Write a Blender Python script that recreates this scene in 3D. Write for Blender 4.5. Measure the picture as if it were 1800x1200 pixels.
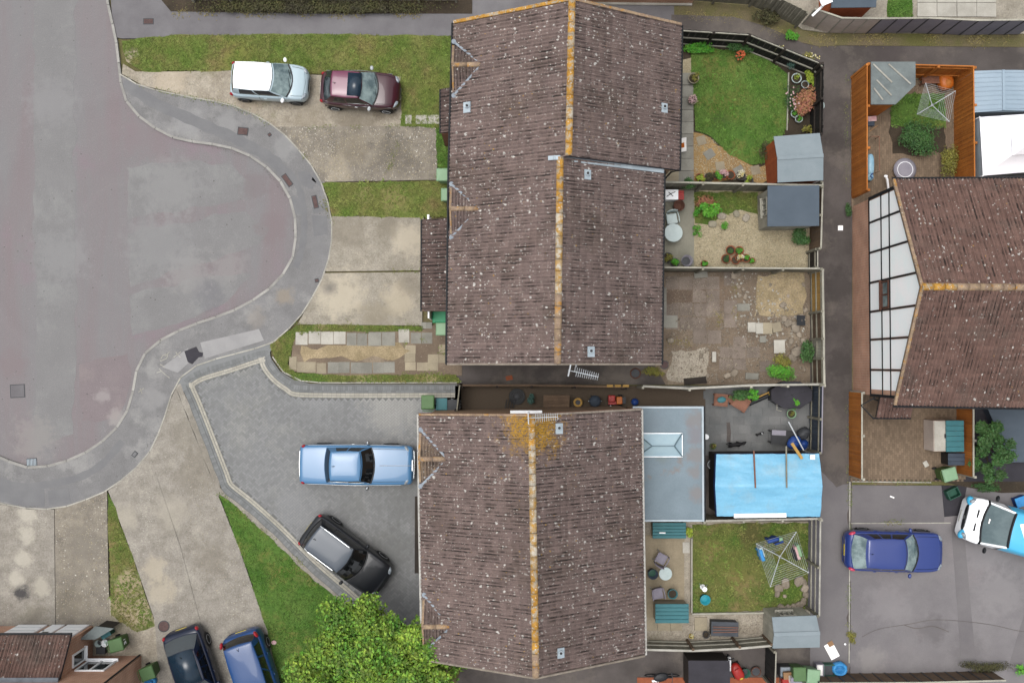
import bpy, bmesh, math, random
from mathutils import Vector, Matrix, Quaternion, noise as mnoise
random.seed(7)
PI = math.pi
for o in list(bpy.data.objects): bpy.data.objects.remove(o, do_unlink=True)
SC = bpy.context.scene
COL = SC.collection

# ---------------------------------------------------------------- camera
CAMH, FPX = 42.0, 1638.0            # drone height in metres, focal length in photo pixels
NADIR = (890.0, 640.0)              # photo pixel straight below the drone
cam_d = bpy.data.cameras.new('camera'); cam = bpy.data.objects.new('camera', cam_d); COL.objects.link(cam)
cam_d.sensor_width = 36.0; cam_d.lens = 36.0 * FPX / 1800.0; cam_d.clip_end = 2000.0
_q = Vector(((NADIR[0]-900)/FPX, (600-NADIR[1])/FPX, -1)).rotation_difference(Vector((0, 0, -1)))
cam.location = (0, 0, CAMH); cam.rotation_mode = 'QUATERNION'; cam.rotation_quaternion = _q
SC.camera = cam
SC.render.resolution_x, SC.render.resolution_y = 1024, 682

# ---------------------------------------------------------------- sky, sun, exposure (bright overcast day)
world = bpy.data.worlds.new('World'); SC.world = world; world.use_nodes = True
nt = world.node_tree; bg = nt.nodes['Background']
sky = nt.nodes.new('ShaderNodeTexSky'); sky.sky_type = 'NISHITA'; sky.sun_disc = False
SUN_EL, SUN_AZ = math.radians(78), math.radians(-75)
sky.sun_elevation = SUN_EL; sky.sun_rotation = SUN_AZ
sky.air_density = 1.0; sky.dust_density = 6.0; sky.ozone_density = 1.0
hs = nt.nodes.new('ShaderNodeHueSaturation'); hs.inputs['Saturation'].default_value = 0.22
nt.links.new(sky.outputs[0], hs.inputs['Color']); nt.links.new(hs.outputs[0], bg.inputs['Color'])
bg.inputs['Strength'].default_value = 0.15
sl = bpy.data.lights.new('sun', 'SUN'); sl.energy = 0.8; sl.angle = math.radians(40); sl.color = (1.0, 0.97, 0.93)
sun = bpy.data.objects.new('sun', sl); COL.objects.link(sun); sun.location = (20, 20, 60)
_sd = Vector((math.sin(SUN_AZ)*math.cos(SUN_EL), math.cos(SUN_AZ)*math.cos(SUN_EL), math.sin(SUN_EL)))
sun.rotation_euler = (-_sd).to_track_quat('-Z', 'Y').to_euler()
SC.view_settings.view_transform = 'Standard'; SC.view_settings.look = 'None'
SC.view_settings.gamma = 1.0; SC.view_settings.use_curve_mapping = False
SC.view_settings.exposure = 0.60

# ---------------------------------------------------------------- helpers
def W(px, py, z=0.0):
    """photo pixel -> the point of that viewing ray at height z"""
    d = _q @ Vector(((px-900)/FPX, (600-py)/FPX, -1))
    t = (z-CAMH)/d.z
    return Vector((d.x*t, d.y*t, z))

def lin(c):
    if isinstance(c, str):
        c = [int(c[i:i+2], 16)/255 for i in (0, 2, 4)]
    else:
        c = [v/255 for v in c]
    return tuple((v/12.92 if v <= .04045 else ((v+.055)/1.055)**2.4) for v in c) + (1.0,)

ALB = 0.56                           # photo brightness -> base colour
KALB = [1.0]
def alb(c):
    l = lin(c); k = ALB*KALB[0]; return (min(.9, l[0]*k), min(.9, l[1]*k), min(.9, l[2]*k), 1)

MATS = {}
def M(name, c1, c2=None, s1=0.6, fine=0.18, sf=14.0, rough=0.9, bump=0.15, bs=40.0, rnd=0.0, speck=None,
      c3=None, s3=0.25, t3=(0.52, 0.66), metal=0.0, spec=0.3, coat=0.0, stretch=None, t12=(0.38, 0.62), rot=0.0, hue=0.0, k=1.0, crack=None):
    """procedural surface: two blotch colours + optional third patch colour, fine grain, specks, per-piece variation, relief"""
    m = bpy.data.materials.new(name); m.use_nodes = True; MATS[name] = m; KALB[0] = k
    T = m.node_tree; N = T.nodes; L = T.links; P = N['Principled BSDF']
    geo = N.new('ShaderNodeNewGeometry'); vec = geo.outputs['Position']
    if stretch or rot:
        mp = N.new('ShaderNodeMapping'); L.new(vec, mp.inputs[0]); mp.inputs['Scale'].default_value = stretch or (1, 1, 1)
        mp.inputs['Rotation'].default_value = (0, 0, rot); svec = mp.outputs[0]
    else: svec = vec
    def noi(scale, det=5, ro=.6, v=None):
        n = N.new('ShaderNodeTexNoise'); n.inputs['Scale'].default_value = scale; n.inputs['Detail'].default_value = det
        n.inputs['Roughness'].default_value = ro; L.new(v if v is not None else vec, n.inputs['Vector']); return n.outputs['Fac']
    def rng(f, a, b, lo=0., hi=1.):
        r = N.new('ShaderNodeMapRange'); L.new(f, r.inputs[0]); r.inputs[1].default_value = a; r.inputs[2].default_value = b
        r.inputs[3].default_value = lo; r.inputs[4].default_value = hi; return r.outputs[0]
    def mix(f, a, b, mode='MIX'):
        x = N.new('ShaderNodeMix'); x.data_type = 'RGBA'; x.blend_type = mode
        if isinstance(f, float): x.inputs[0].default_value = f
        else: L.new(f, x.inputs[0])
        for s, v in ((6, a), (7, b)):
            if isinstance(v, tuple): x.inputs[s].default_value = v
            else: L.new(v, x.inputs[s])
        return x.outputs[2]
    col = alb(c1)
    if c2 is not None: col = mix(rng(noi(s1, 6, .65, svec), *t12), alb(c1), alb(c2))
    if c3 is not None: col = mix(rng(noi(s3, 6, .7), *t3), col, alb(c3))
    if fine:
        g = rng(noi(sf, 4, .7), .2, .8, 1-fine*1.6, 1+fine*1.6)
        hsv = N.new('ShaderNodeHueSaturation'); L.new(g, hsv.inputs['Value'])
        if isinstance(col, tuple): hsv.inputs['Color'].default_value = col
        else: L.new(col, hsv.inputs['Color'])
        col = hsv.outputs[0]
    if rnd:
        oi = N.new('ShaderNodeObjectInfo'); at = N.new('ShaderNodeAttribute'); at.attribute_name = 'rnd'
        ad = N.new('ShaderNodeMath'); ad.operation = 'ADD'; L.new(oi.outputs['Random'], ad.inputs[0]); L.new(at.outputs['Fac'], ad.inputs[1])
        fr = N.new('ShaderNodeMath'); fr.operation = 'FRACT'; L.new(ad.outputs[0], fr.inputs[0])
        hsv = N.new('ShaderNodeHueSaturation'); L.new(rng(fr.outputs[0], 0, 1, 1-rnd, 1+rnd), hsv.inputs['Value'])
        if hue: 
            f2 = N.new('ShaderNodeMath'); f2.operation = 'MULTIPLY'; f2.inputs[1].default_value = 7.31; L.new(fr.outputs[0], f2.inputs[0])
            f3 = N.new('ShaderNodeMath'); f3.operation = 'FRACT'; L.new(f2.outputs[0], f3.inputs[0])
            L.new(rng(f3.outputs[0], 0, 1, .5-hue, .5+hue), hsv.inputs['Hue'])
        if isinstance(col, tuple): hsv.inputs['Color'].default_value = col
        else: L.new(col, hsv.inputs['Color'])
        col = hsv.outputs[0]
    for sp in (speck or []):
        sc, scale, dens, rad = sp[:4]
        v = N.new('ShaderNodeTexVoronoi'); v.inputs['Scale'].default_value = scale; v.inputs['Randomness'].default_value = 1.0
        L.new(vec, v.inputs['Vector'])
        sx = N.new('ShaderNodeSeparateXYZ'); L.new(v.outputs['Color'], sx.inputs[0])
        gt = N.new('ShaderNodeMath'); gt.operation = 'GREATER_THAN'; L.new(sx.outputs[0], gt.inputs[0]); gt.inputs[1].default_value = 1-dens
        dist = v.outputs['Distance']
        nn = noi(scale*1.7, 2, .5); ad = N.new('ShaderNodeMath'); ad.operation = 'MULTIPLY_ADD'
        L.new(nn, ad.inputs[0]); ad.inputs[1].default_value = .5; L.new(dist, ad.inputs[2])
        d = rng(ad.outputs[0], rad+.25-.05, rad+.25+.05, 1, 0)
        mu = N.new('ShaderNodeMath'); mu.operation = 'MULTIPLY'; L.new(gt.outputs[0], mu.inputs[0]); L.new(d, mu.inputs[1])
        f = mu.outputs[0]
        if len(sp) > 4:                 # clustered by a large blotch noise
            mu2 = N.new('ShaderNodeMath'); mu2.operation = 'MULTIPLY'; L.new(f, mu2.inputs[0]); L.new(rng(noi(sp[4], 3, .5), .42, .58), mu2.inputs[1]); f = mu2.outputs[0]
        col = mix(f, col, alb(sc))
    if crack:                          # hairline cracks where a broad noise allows them
        cc, cs, cw, cm = crack
        nv = N.new('ShaderNodeTexNoise'); nv.inputs['Scale'].default_value = cs*2.5; nv.inputs['Detail'].default_value = 4; L.new(vec, nv.inputs['Vector'])
        mv = N.new('ShaderNodeMix'); mv.data_type = 'VECTOR'; mv.inputs[0].default_value = .12; L.new(vec, mv.inputs[4]); L.new(nv.outputs['Color'], mv.inputs[5])
        vo = N.new('ShaderNodeTexVoronoi'); vo.feature = 'DISTANCE_TO_EDGE'; vo.inputs['Scale'].default_value = cs; L.new(mv.outputs[1], vo.inputs['Vector'])
        mu = N.new('ShaderNodeMath'); mu.operation = 'MULTIPLY'; L.new(rng(vo.outputs['Distance'], 0, cw, .8, 0), mu.inputs[0]); L.new(rng(noi(cs*.6, 3, .5), .5, .6), mu.inputs[1])
        col = mix(mu.outputs[0], col, alb(cc))
    KALB[0] = 1.0
    if isinstance(col, tuple): P.inputs['Base Color'].default_value = col
    else: L.new(col, P.inputs['Base Color'])
    P.inputs['Roughness'].default_value = rough; P.inputs['Metallic'].default_value = metal
    P.inputs['Specular IOR Level'].default_value = spec
    if coat: P.inputs['Coat Weight'].default_value = coat; P.inputs['Coat Roughness'].default_value = .04
    if bump:
        b = N.new('ShaderNodeBump'); b.inputs['Strength'].default_value = bump; b.inputs['Distance'].default_value = .02
        L.new(noi(bs, 4, .7), b.inputs['Height']); L.new(b.outputs[0], P.inputs['Normal'])
    return m

class MB:
    """collects shapes; build() links them as ONE mesh object"""
    def __init__(s): s.v = []; s.f = []; s.r = []
    def add(s, vs, fs, r=None):
        o = len(s.v); s.v.extend([tuple(p) for p in vs]); s.f.extend([tuple(i+o for i in f) for f in fs])
        rr = random.random() if r is None else r; s.r.extend([rr]*len(fs)); return s
    def box(s, c, d, rz=0.0, mat=None, taper=1.0, r=None):
        x, y, z = d[0]/2, d[1]/2, d[2]/2; vs = []
        for k, (a, b, e) in enumerate(((-1,-1,-1),(1,-1,-1),(1,1,-1),(-1,1,-1),(-1,-1,1),(1,-1,1),(1,1,1),(-1,1,1))):
            t = taper if e > 0 else 1.0
            p = Vector((a*x*t, b*y*t, e*z))
            p = (mat @ p) if mat is not None else Matrix.Rotation(rz, 3, 'Z') @ p
            vs.append(p+Vector(c))
        return s.add(vs, [(0,3,2,1),(4,5,6,7),(0,1,5,4),(1,2,6,5),(2,3,7,6),(3,0,4,7)], r)
    def bar(s, p0, p1, w, h):
        p0, p1 = Vector(p0), Vector(p1); d = p1-p0; L = d.length
        if L < 1e-6: return s
        x = d/L; up = Vector((0, 0, 1)) if abs(x.z) < .98 else Vector((0, 1, 0))
        y = up.cross(x).normalized(); z = x.cross(y); m = Matrix((x, y, z)).transposed()
        return s.box((p0+p1)/2, (L, w, h), mat=m)
    def prism(s, pts, z0, z1, r=None):
        n = len(pts); a = sum(pts[i][0]*pts[(i+1) % n][1]-pts[(i+1) % n][0]*pts[i][1] for i in range(n))
        if a < 0: pts = pts[::-1]
        vs = [(p[0], p[1], z0) for p in pts]+[(p[0], p[1], z1) for p in pts]
        fs = [tuple(range(n, 2*n)), tuple(range(n-1, -1, -1))]+[(i, (i+1) % n, n+(i+1) % n, n+i) for i in range(n)]
        return s.add(vs, fs, r)
    def tube(s, pts, r, n=6, cap=True):
        pts = [Vector(p) for p in pts]; rs = r if isinstance(r, (list, tuple)) else [r]*len(pts); vs = []; fs = []
        for i, p in enumerate(pts):
            d = (pts[min(i+1, len(pts)-1)]-pts[max(i-1, 0)]).normalized()
            up = Vector((0, 0, 1)) if abs(d.z) < .95 else Vector((1, 0, 0))
            a = d.cross(up).normalized(); b = d.cross(a)
            for k in range(n):
                t = 2*PI*k/n; vs.append(p+(a*math.cos(t)+b*math.sin(t))*rs[i])
        for i in range(len(pts)-1):
            for k in range(n):
                k2 = (k+1) % n; fs.append((i*n+k, i*n+k2, (i+1)*n+k2, (i+1)*n+k))
        if cap: fs.append(tuple(range(n-1, -1, -1))); fs.append(tuple((len(pts)-1)*n+k for k in range(n)))
        return s.add(vs, fs)
    def lathe(s, c, prof, n=16, sx=1.0, sy=1.0, mat=None):
        vs = []; fs = []; c = Vector(c)
        for r, z in prof:
            for k in range(n):
                t = 2*PI*k/n; p = Vector((r*math.cos(t)*sx, r*math.sin(t)*sy, z))
                vs.append(c+((mat @ p) if mat is not None else p))
        for i in range(len(prof)-1):
            for k in range(n):
                k2 = (k+1) % n; fs.append((i*n+k, i*n+k2, (i+1)*n+k2, (i+1)*n+k))
        fs.append(tuple(range(n-1, -1, -1))); fs.append(tuple((len(prof)-1)*n+k for k in range(n)))
        return s.add(vs, fs)
    def ell(s, c, rad, rz=0.0, n=12, m=7, p=2.0):
        vs = []; fs = []; R = Matrix.Rotation(rz, 3, 'Z'); e = 2.0/p
        sg = lambda v: math.copysign(abs(v)**e, v)
        for i in range(m+1):
            th = -PI/2+PI*i/m
            for k in range(n):
                t = 2*PI*k/n
                vs.append(Vector(c)+R @ Vector((rad[0]*sg(math.cos(th))*sg(math.cos(t)), rad[1]*sg(math.cos(th))*sg(math.sin(t)), rad[2]*sg(math.sin(th)))))
        for i in range(m):
            for k in range(n):
                k2 = (k+1) % n; fs.append((i*n+k, i*n+k2, (i+1)*n+k2, (i+1)*n+k))
        return s.add(vs, fs)
    def mesh(s, name, mat, smooth=False):
        me = bpy.data.meshes.new(name); me.from_pydata(s.v, [], s.f)
        at = me.attributes.new('rnd', 'FLOAT', 'FACE'); at.data.foreach_set('value', s.r)
        if mat is not None: me.materials.append(MATS[mat] if isinstance(mat, str) else mat)
        if smooth: me.polygons.foreach_set('use_smooth', [True]*len(me.polygons))
        me.update(); return me
    def build(s, name, mat, parent=None, smooth=False, bevel=0.0, loc=None):
        o = bpy.data.objects.new(name, s.mesh(name, mat, smooth)); COL.objects.link(o)
        if parent is not None: o.parent = parent
        if loc is not None: o.location = loc
        if bevel:
            b = o.modifiers.new('bevel', 'BEVEL'); b.width = bevel; b.segments = 2; b.limit_method = 'ANGLE'; b.angle_limit = math.radians(40)
        return o

def inst(name, mesh, parent, loc, rot=None, scale=None):
    o = bpy.data.objects.new(name, mesh); COL.objects.link(o); o.parent = parent; o.location = loc
    if rot is not None:
        if isinstance(rot, Matrix): o.rotation_euler = rot.to_euler()
        elif isinstance(rot, (int, float)): o.rotation_euler = (0, 0, rot)
        else: o.rotation_euler = rot
    if scale is not None: o.scale = scale
    return o
def tag(o, label, cat, group=None):
    o['label'] = label; o['category'] = cat
    if group: o['group'] = group
    return o
def thing(name, label, cat, loc=(0, 0, 0), rz=0.0, group=None):
    o = bpy.data.objects.new(name, None); COL.objects.link(o); o.location = loc; o.rotation_euler = (0, 0, rz); o.empty_display_size = .2
    return tag(o, label, cat, group)
def poly(px, z=0.0): return [W(x, y, z) for x, y in px]
def struct(name, px, z, mat, depth=0.12, parent=None):
    o = MB().prism([(p.x, p.y) for p in poly(px, z)], z-depth, z).build(name, mat, parent)
    if parent is None: o['kind'] = 'structure'
    return o
def ragged(P, amp, step=.22):
    out = []
    for i in range(len(P)):
        a = Vector(P[i]); b = Vector(P[(i+1) % len(P)]); k = max(1, int((b-a).length/step)); nn = Vector((-(b-a).y, (b-a).x)).normalized()
        for j in range(k):
            q = a+(b-a)*(j/k); out.append(tuple(q+nn*(amp*2.2*mnoise.noise(Vector((q.x*1.1, q.y*1.1, 5)))+random.uniform(-.3, .3)*amp)))
    return out
def rstruct(name, px, z, mat, amp=.15, depth=.1):
    o = MB().prism(ragged([(p.x, p.y) for p in poly(px, z)], amp), z-depth, z).build(name, mat); o['kind'] = 'structure'; return o
def inpoly(x, y, P):
    c = False; j = len(P)-1
    for i in range(len(P)):
        if (P[i][1] > y) != (P[j][1] > y) and x < (P[j][0]-P[i][0])*(y-P[i][1])/(P[j][1]-P[i][1])+P[i][0]: c = not c
        j = i
    return c
def catmull(pts, n=6, closed=False):
    out = []; N = len(pts); pts = [Vector(p) for p in pts]
    for i in range(N if closed else N-1):
        g = (lambda k: pts[k % N]) if closed else (lambda k: pts[max(0, min(N-1, k))])
        a, b, c, d = g(i-1), g(i), g(i+1), g(i+2)
        for k in range(n):
            t = k/n; out.append(.5*((2*b)+(c-a)*t+(2*a-5*b+4*c-d)*t*t+(-a+3*b-3*c+d)*t**3))
    if not closed: out.append(pts[-1])
    return out
def resample(pts, step):
    out = [pts[0].copy()]; acc = 0.0
    for a, b in zip(pts, pts[1:]):
        L = (b-a).length
        while acc+L >= step:
            t = (step-acc)/L; a = a+(b-a)*t; out.append(a.copy()); L = (b-a).length; acc = 0.0
        acc += L
    return out
# ---------------------------------------------------------------- materials
M('earth', '7d7058', '6b6a3c', s1=.5, fine=.3, sf=20)
M('road', '8b898a', '8c8284', s1=.6, fine=.17, sf=26, speck=[('6f6b6a', 5, .12, .12), ('a9a6a4', 13, .18, .14)], stretch=(1.0, .12, 1), c3='92838a', s3=.16, t3=(.56, .7), bump=.2, bs=120, t12=(.4, .65))
M('road_grey', '8d8c8c', '888787', s1=.8, fine=.17, sf=26, speck=[('6f6b6a', 5, .12, .12), ('a9a6a4', 13, .18, .14)], c3='949493', s3=.5, bump=.2, bs=120)
M('road_pink', '8d8385', '897f81', s1=.8, fine=.17, sf=26, speck=[('6f6b6a', 5, .12, .12), ('a9a6a4', 13, .18, .14)], c3='948a8a', s3=.5, bump=.2, bs=120)
M('pavement', '8f8e8e', '828181', s1=.9, fine=.17, sf=24, c3='9f9e9c', s3=.6, speck=[('737171', 5, .1, .12)], bump=.2, bs=120)
M('patch', '7f7f81', '878788', s1=1.2, fine=.08, sf=50, bump=.2, bs=120)
M('patch_light', 'aeadac', 'a3a2a2', s1=1.2, fine=.07, sf=50, bump=.2, bs=120)
M('path_tarmac', '868486', '767376', s1=.5, fine=.1, sf=45, bump=.2, bs=120)
M('alley', '69625f', '56504d', s1=.45, fine=.16, sf=40, c3='7b736b', s3=.3, bump=.25, bs=110)
M('parking', '8e8a8b', '807c7e', s1=.35, fine=.12, sf=40, c3='90898a', s3=.2, bump=.2, bs=120)
M('parking_dark', '827e7f', '787476', s1=.5, fine=.08, sf=45, bump=.2, bs=120)
M('concrete', 'ada698', '989183', s1=1.8, fine=.22, sf=16, c3='b9b1a1', s3=1.3, t3=(.5, .7), bump=.3, bs=60, speck=[('d0cabb', 14, .5, .16, .5), ('7a7366', 11, .3, .15, .6)])
M('concrete_grey', 'a7a197', '938d83', s1=1.8, fine=.22, sf=16, c3='b3ada1', s3=1.2, t3=(.5, .7), bump=.3, bs=60, speck=[('d6d2c7', 13, .55, .17, .45), ('77716a', 11, .3, .15, .5)])
M('concrete_pebbly', '9f9789', '857e74', s1=1.6, fine=.2, sf=26, bump=.3, bs=60, speck=[('ddd7c9', 10, .8, .2, .6), ('5f594f', 11, .6, .2, .8), ('ece8dc', 6, .4, .14, .4)])
M('sandy', 'b9b0a0', 'a09686', s1=1.8, fine=.26, sf=15, c3='8d8870', s3=.5, t3=(.55, .68), bump=.2, bs=60, speck=[('cdbfa8', 12, .3, .15)])
M('kerb', 'b3b1ab', 'a09e99', s1=2.0, fine=.12, sf=30, rnd=.12, bump=.15)
M('edging', 'c3c0b6', 'aaa79c', s1=2.0, fine=.12, sf=30, rnd=.12, bump=.15)
M('paver', '939494', '8b8c8c', s1=.25, fine=.08, sf=30, rnd=.11, bump=.1, c3='9d9d99', s3=.2, rough=.85)
M('paver_dark', '8b8d8d', '828484', s1=.5, fine=.1, sf=30, rnd=.14, bump=.1)
M('paver_light', 'bfbbaf', 'b3afa2', s1=.5, fine=.1, sf=30, rnd=.10, bump=.1)
M('paver_joint', '7d7e7d', '757674', fine=.1)
M('brick_paver', '8d7a66', '7d6c5a', s1=.5, fine=.12, sf=30, rnd=.16, bump=.1)
M('brick_paver_joint', '5d5144', fine=.1)
M('lawn_ground', '647a33', '7b7f44', s1=.9, fine=.35, sf=14, bump=.5, bs=45, c3='8d8052', s3=.5, t3=(.54, .68))
M('lawn_lush', '4b7029', '617f36', s1=.9, fine=.35, sf=14, bump=.5, bs=45, c3='757a3c', s3=.7, t3=(.50, .64))
M('lawn_mixed', '55702b', '6c7338', s1=.9, fine=.3, sf=18, bump=.5, bs=45, c3='877a4e', s3=.6, t3=(.5, .64))
M('blade', '738a3c', '888d4c', s1=.9, fine=.2, rnd=.4, rough=.7, bump=0, c3='918755', s3=.5, t3=(.52, .66))
M('blade_lush', '58822e', '6c8a3f', s1=.9, fine=.2, rnd=.4, rough=.7, bump=0)
M('blade_dry', 'a49763', '93884f', s1=.5, fine=.15, rnd=.25, rough=.8, bump=0)
M('gravel_pale', 'beb295', 'a99d80', s1=.7, fine=.3, sf=25, bump=.6, bs=50, speck=[('dcd3bd', 13, .35, .2), ('857b63', 14, .25, .18)], c3='8d8762', s3=.5, t3=(.6, .72))
M('gravel_stone', 'cbbf a3'.replace(' ', ''), 'b5a88a', s1=3, rnd=.3, fine=.1, bump=0)
M('gravel_amber', 'b2925f', '9c7e55', s1=.7, fine=.3, sf=25, bump=.6, bs=50, speck=[('d6bc8b', 13, .35, .2)])
M('dirt', '8a7a68', '78695a', s1=.6, fine=.22, sf=22, bump=.5, bs=40, c3='9f907c', s3=.4, t3=(.52, .66), speck=[('b3a896', 10, .15, .15)])
M('dirt_red', '82705f', '706053', s1=.8, fine=.2, sf=22, bump=.4, bs=40)
M('straw', 'b5a382', '9a8a6b', s1=1.4, fine=.35, sf=18, bump=.5, bs=40)
M('soil', '4d4235', '3d352a', s1=1.0, fine=.3, sf=20, bump=.6, bs=40)
M('slab_grey', '9c9a90', '8b8980', s1=1.5, fine=.12, sf=25, rnd=.10, bump=.2)
M('slab_buff', 'b3a88f', 'a09580', s1=1.2, fine=.12, sf=25, rnd=.10, bump=.2)
M('slab_dark', '80807f', '717373', s1=1.0, fine=.1, sf=25, rnd=.12, bump=.2)
M('slab_pink', '92857a', '7e7268', s1=1.6, fine=.25, sf=25, rnd=.14, bump=.3)
M('slab_white', 'cbc7bc', 'b8b4a9', s1=1.5, fine=.1, sf=25, rnd=.08, bump=.2)
M('patio_concrete', 'a09d8e', '8d8b7d', s1=.9, fine=.12, sf=25, bump=.2, c3='7f8064', s3=.6, t3=(.58, .7))
M('patio_buff', 'ad9f86', '9b8f78', s1=.9, fine=.12, sf=25, bump=.2)
M('wood_orange', 'cc8038', 'ba702e', s1=1.2, fine=.12, sf=20, rnd=.16, rough=.75, bump=.15)
M('wood_grey', '8a8678', '777466', s1=1.5, fine=.18, sf=20, rnd=.16, bump=.25, k=1.3)
M('wood_pale', 'aaa799', '98958a', s1=1.5, fine=.15, sf=20, rnd=.12, bump=.2, k=1.3)
M('wood_yellow', 'b08d4e', '9f7e45', s1=1.2, fine=.15, sf=20, rnd=.14, bump=.2, k=1.3)
M('wood_brown', '6e5b49', '5d4c3e', s1=1.2, fine=.18, sf=20, rnd=.18, bump=.2, k=1.3)
M('wood_dark', '3d3630', '312b27', s1=1.2, fine=.18, sf=20, rnd=.18, bump=.2)
M('wood_black', '2b2a29', '222120', s1=1.2, fine=.15, sf=20, rnd=.18, bump=.2)
M('wood_red', 'c4683c', 'b25a34', s1=1.2, fine=.12, sf=20, rnd=.12, bump=.15)
M('wood_bench', '9c6f5b', '8a604e', s1=2, fine=.15, sf=20, rnd=.12, bump=.15)
M('concrete_panel', 'c3b6ab', 'b3a79d', s1=1.0, fine=.1, sf=25, rnd=.07, bump=.2, k=1.3)
M('concrete_panel_grey', '8f8c94', '83808a', s1=1.0, fine=.1, sf=25, rnd=.07, bump=.2, k=1.3)
M('felt_grey', '99a5ab', '8e9ba1', s1=.8, fine=.06, sf=50, bump=.15, bs=120)
M('felt_slate', '5f6b77', '586470', s1=.8, fine=.06, sf=50, bump=.15, bs=120)
M('felt_green', '858e8d', '747c7c', s1=1.2, fine=.1, sf=40, bump=.15, bs=120, c3='6d7576', s3=.6)
M('felt_dark', '45434a', '3a383e', s1=.8, fine=.1, sf=50, bump=.15, bs=120)
M('flat_roof', '8798a2', '7c8d97', s1=.7, fine=.08, sf=20, rough=.6, bump=.05, c3='8b8785', s3=.4, t3=(.56, .62))
M('metal_blue', 'a9bccb', '9fb3c3', s1=.5, fine=.03, rough=.5, bump=0)
M('tarp', '8acdee', '7cc2e6', s1=1.2, fine=.06, sf=10, rough=.45, bump=.8, bs=4.0, spec=.5, stretch=(.4, 2.5, 1), c3='93c4dc', s3=.8, k=1.02)
M('tarp_white', 'f0f0f4', 'e4e5ec', s1=.5, fine=.02, rough=.6, bump=.3, bs=2.5, k=1.6)
M('white_paint', 'eef0f2', 'e6e9ec', s1=1, fine=.02, rough=.5, bump=0, k=1.6)
M('render_white', 'eef3f7', 'e6edf3', s1=1, fine=.02, rough=.8, bump=.05, k=1.9)
M('black_timber', '25282c', '1e2125', s1=1, fine=.1, rough=.7, bump=.1)
M('black_plastic', '24262a', '1c1e22', s1=2, fine=.1, rough=.5, bump=0)
M('dark_grey', '4a4c50', '404246', s1=2, fine=.1, rough=.6, bump=0)
M('lead', 'a9b3bd', '8f99a3', s1=2.5, fine=.15, sf=20, rough=.55, bump=.2)
M('zinc', 'c5d2da', 'b4c2cb', s1=2.5, fine=.08, sf=20, rough=.5, bump=.1)
M('mortar', 'a3988b', '8d8377', s1=2.0, fine=.2, sf=20, bump=.3)
M('white_upvc', 'eceef0', None, fine=.02, rough=.4, bump=0, k=1.6)
M('gutter_white', 'd6d4ce', 'b9b6ae', s1=3, fine=.15, rough=.5, bump=0, speck=[('6d6a64', 9, .2, .2)])
M('aluminium', 'd2d8dc', 'c4cace', s1=2, fine=.05, rough=.4, bump=0)
M('glass', '2a3235', '343d40', s1=.6, fine=0, rough=.06, spec=.9, bump=0)
M('glass_pale', 'a2b6b6', '5f7377', s1=1.8, fine=0, rough=.15, spec=.5, bump=0)
M('glass_van', '5d7075', '6f8286', s1=1.2, fine=0, rough=.25, spec=.35, bump=0)
M('glass_dark', '17191b', None, fine=0, rough=.06, spec=.8, bump=0)
M('glass_roof', '1c3040', '22384a', s1=.6, fine=0, rough=.25, spec=.5, bump=0)
M('skylight', 'c9e4ef', 'bfdcea', s1=1.5, fine=.02, rough=.12, spec=.6, bump=0)
M('skylight_frame', '6f8791', None, fine=.05, rough=.5, bump=0)
M('bin_green', '5d8050', '567848', s1=2, fine=.06, rough=.55, bump=0)
M('bin_olive', '4f7038', '476632', s1=2, fine=.08, rough=.55, bump=0)
M('bin_mint', '94b893', '8bb08a', s1=2, fine=.05, rough=.5, bump=0)
M('bin_emerald', '34a271', '2f9868', s1=2, fine=.05, rough=.5, bump=0)
M('box_green', '2e6350', '285848', s1=2, fine=.08, rough=.55, bump=0)
M('teal', '3f7f86', '397880', s1=2, fine=.06, rough=.55, bump=.05)
M('teal_bright', '2ea5b5', '279dae', s1=2, fine=.05, rough=.45, bump=0)
M('bag_blue', '3a93d8', '4aa6e6', s1=6, fine=.1, rough=.5, bump=.5, bs=10)
M('plastic_blue', '2b4f9a', '24468c', s1=3, fine=.1, rough=.45, bump=0)
M('plastic_red', 'b8312c', 'a82822', s1=3, fine=.1, rough=.45, bump=0)
M('plastic_orange', 'd2742a', 'c76a22', s1=3, fine=.1, rough=.45, bump=0)
M('plastic_pale', 'cfdedd', 'c3d4d3', s1=3, fine=.04, rough=.4, bump=0)
M('plastic_lilac', '9892a0', '8b8594', s1=3, fine=.06, rough=.5, bump=0)
M('plastic_yellow', 'd9b93a', None, fine=.05, rough=.45, bump=0)
M('paper_white', 'f1f0ee', 'e6e4e0', s1=2, fine=.03, rough=.8, bump=0, k=1.6)
M('cardboard', 'b08a66', 'a07c5a', s1=3, fine=.08, rough=.85, bump=0)
M('terracotta', 'a9603f', '985436', s1=3, fine=.12, rough=.8, bump=.1)
M('pool_blue', 'a9d3e8', '98c6de', s1=2, fine=.03, rough=.35, bump=0)
M('rust', '6e4a3c', '5e3f34', s1=4, fine=.2, rough=.85, bump=.2)
M('iron', '6d5653', '5f4b49', s1=5, fine=.2, sf=30, rough=.8, bump=.3)
M('stone', 'aaa38f', '938c79', s1=2, fine=.18, sf=12, rnd=.14, bump=.4, bs=15)
M('rubble', 'a89c8c', '8f8475', s1=2, fine=.2, sf=12, rnd=.2, bump=.4, bs=15)
M('trampoline', '5b636a', '525a61', s1=2, fine=.05, rough=.7, bump=0)
M('sofa_grey', '5b5f66', '50545b', s1=2, fine=.1, rough=.9, bump=.1)
M('navy_fence', '4a5563', '414c5a', s1=1.2, fine=.1, rnd=.1, rough=.8, bump=.1)
M('bark', '5b4d3d', '4a3f32', s1=4, fine=.25, sf=15, bump=.6, bs=18)
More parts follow.
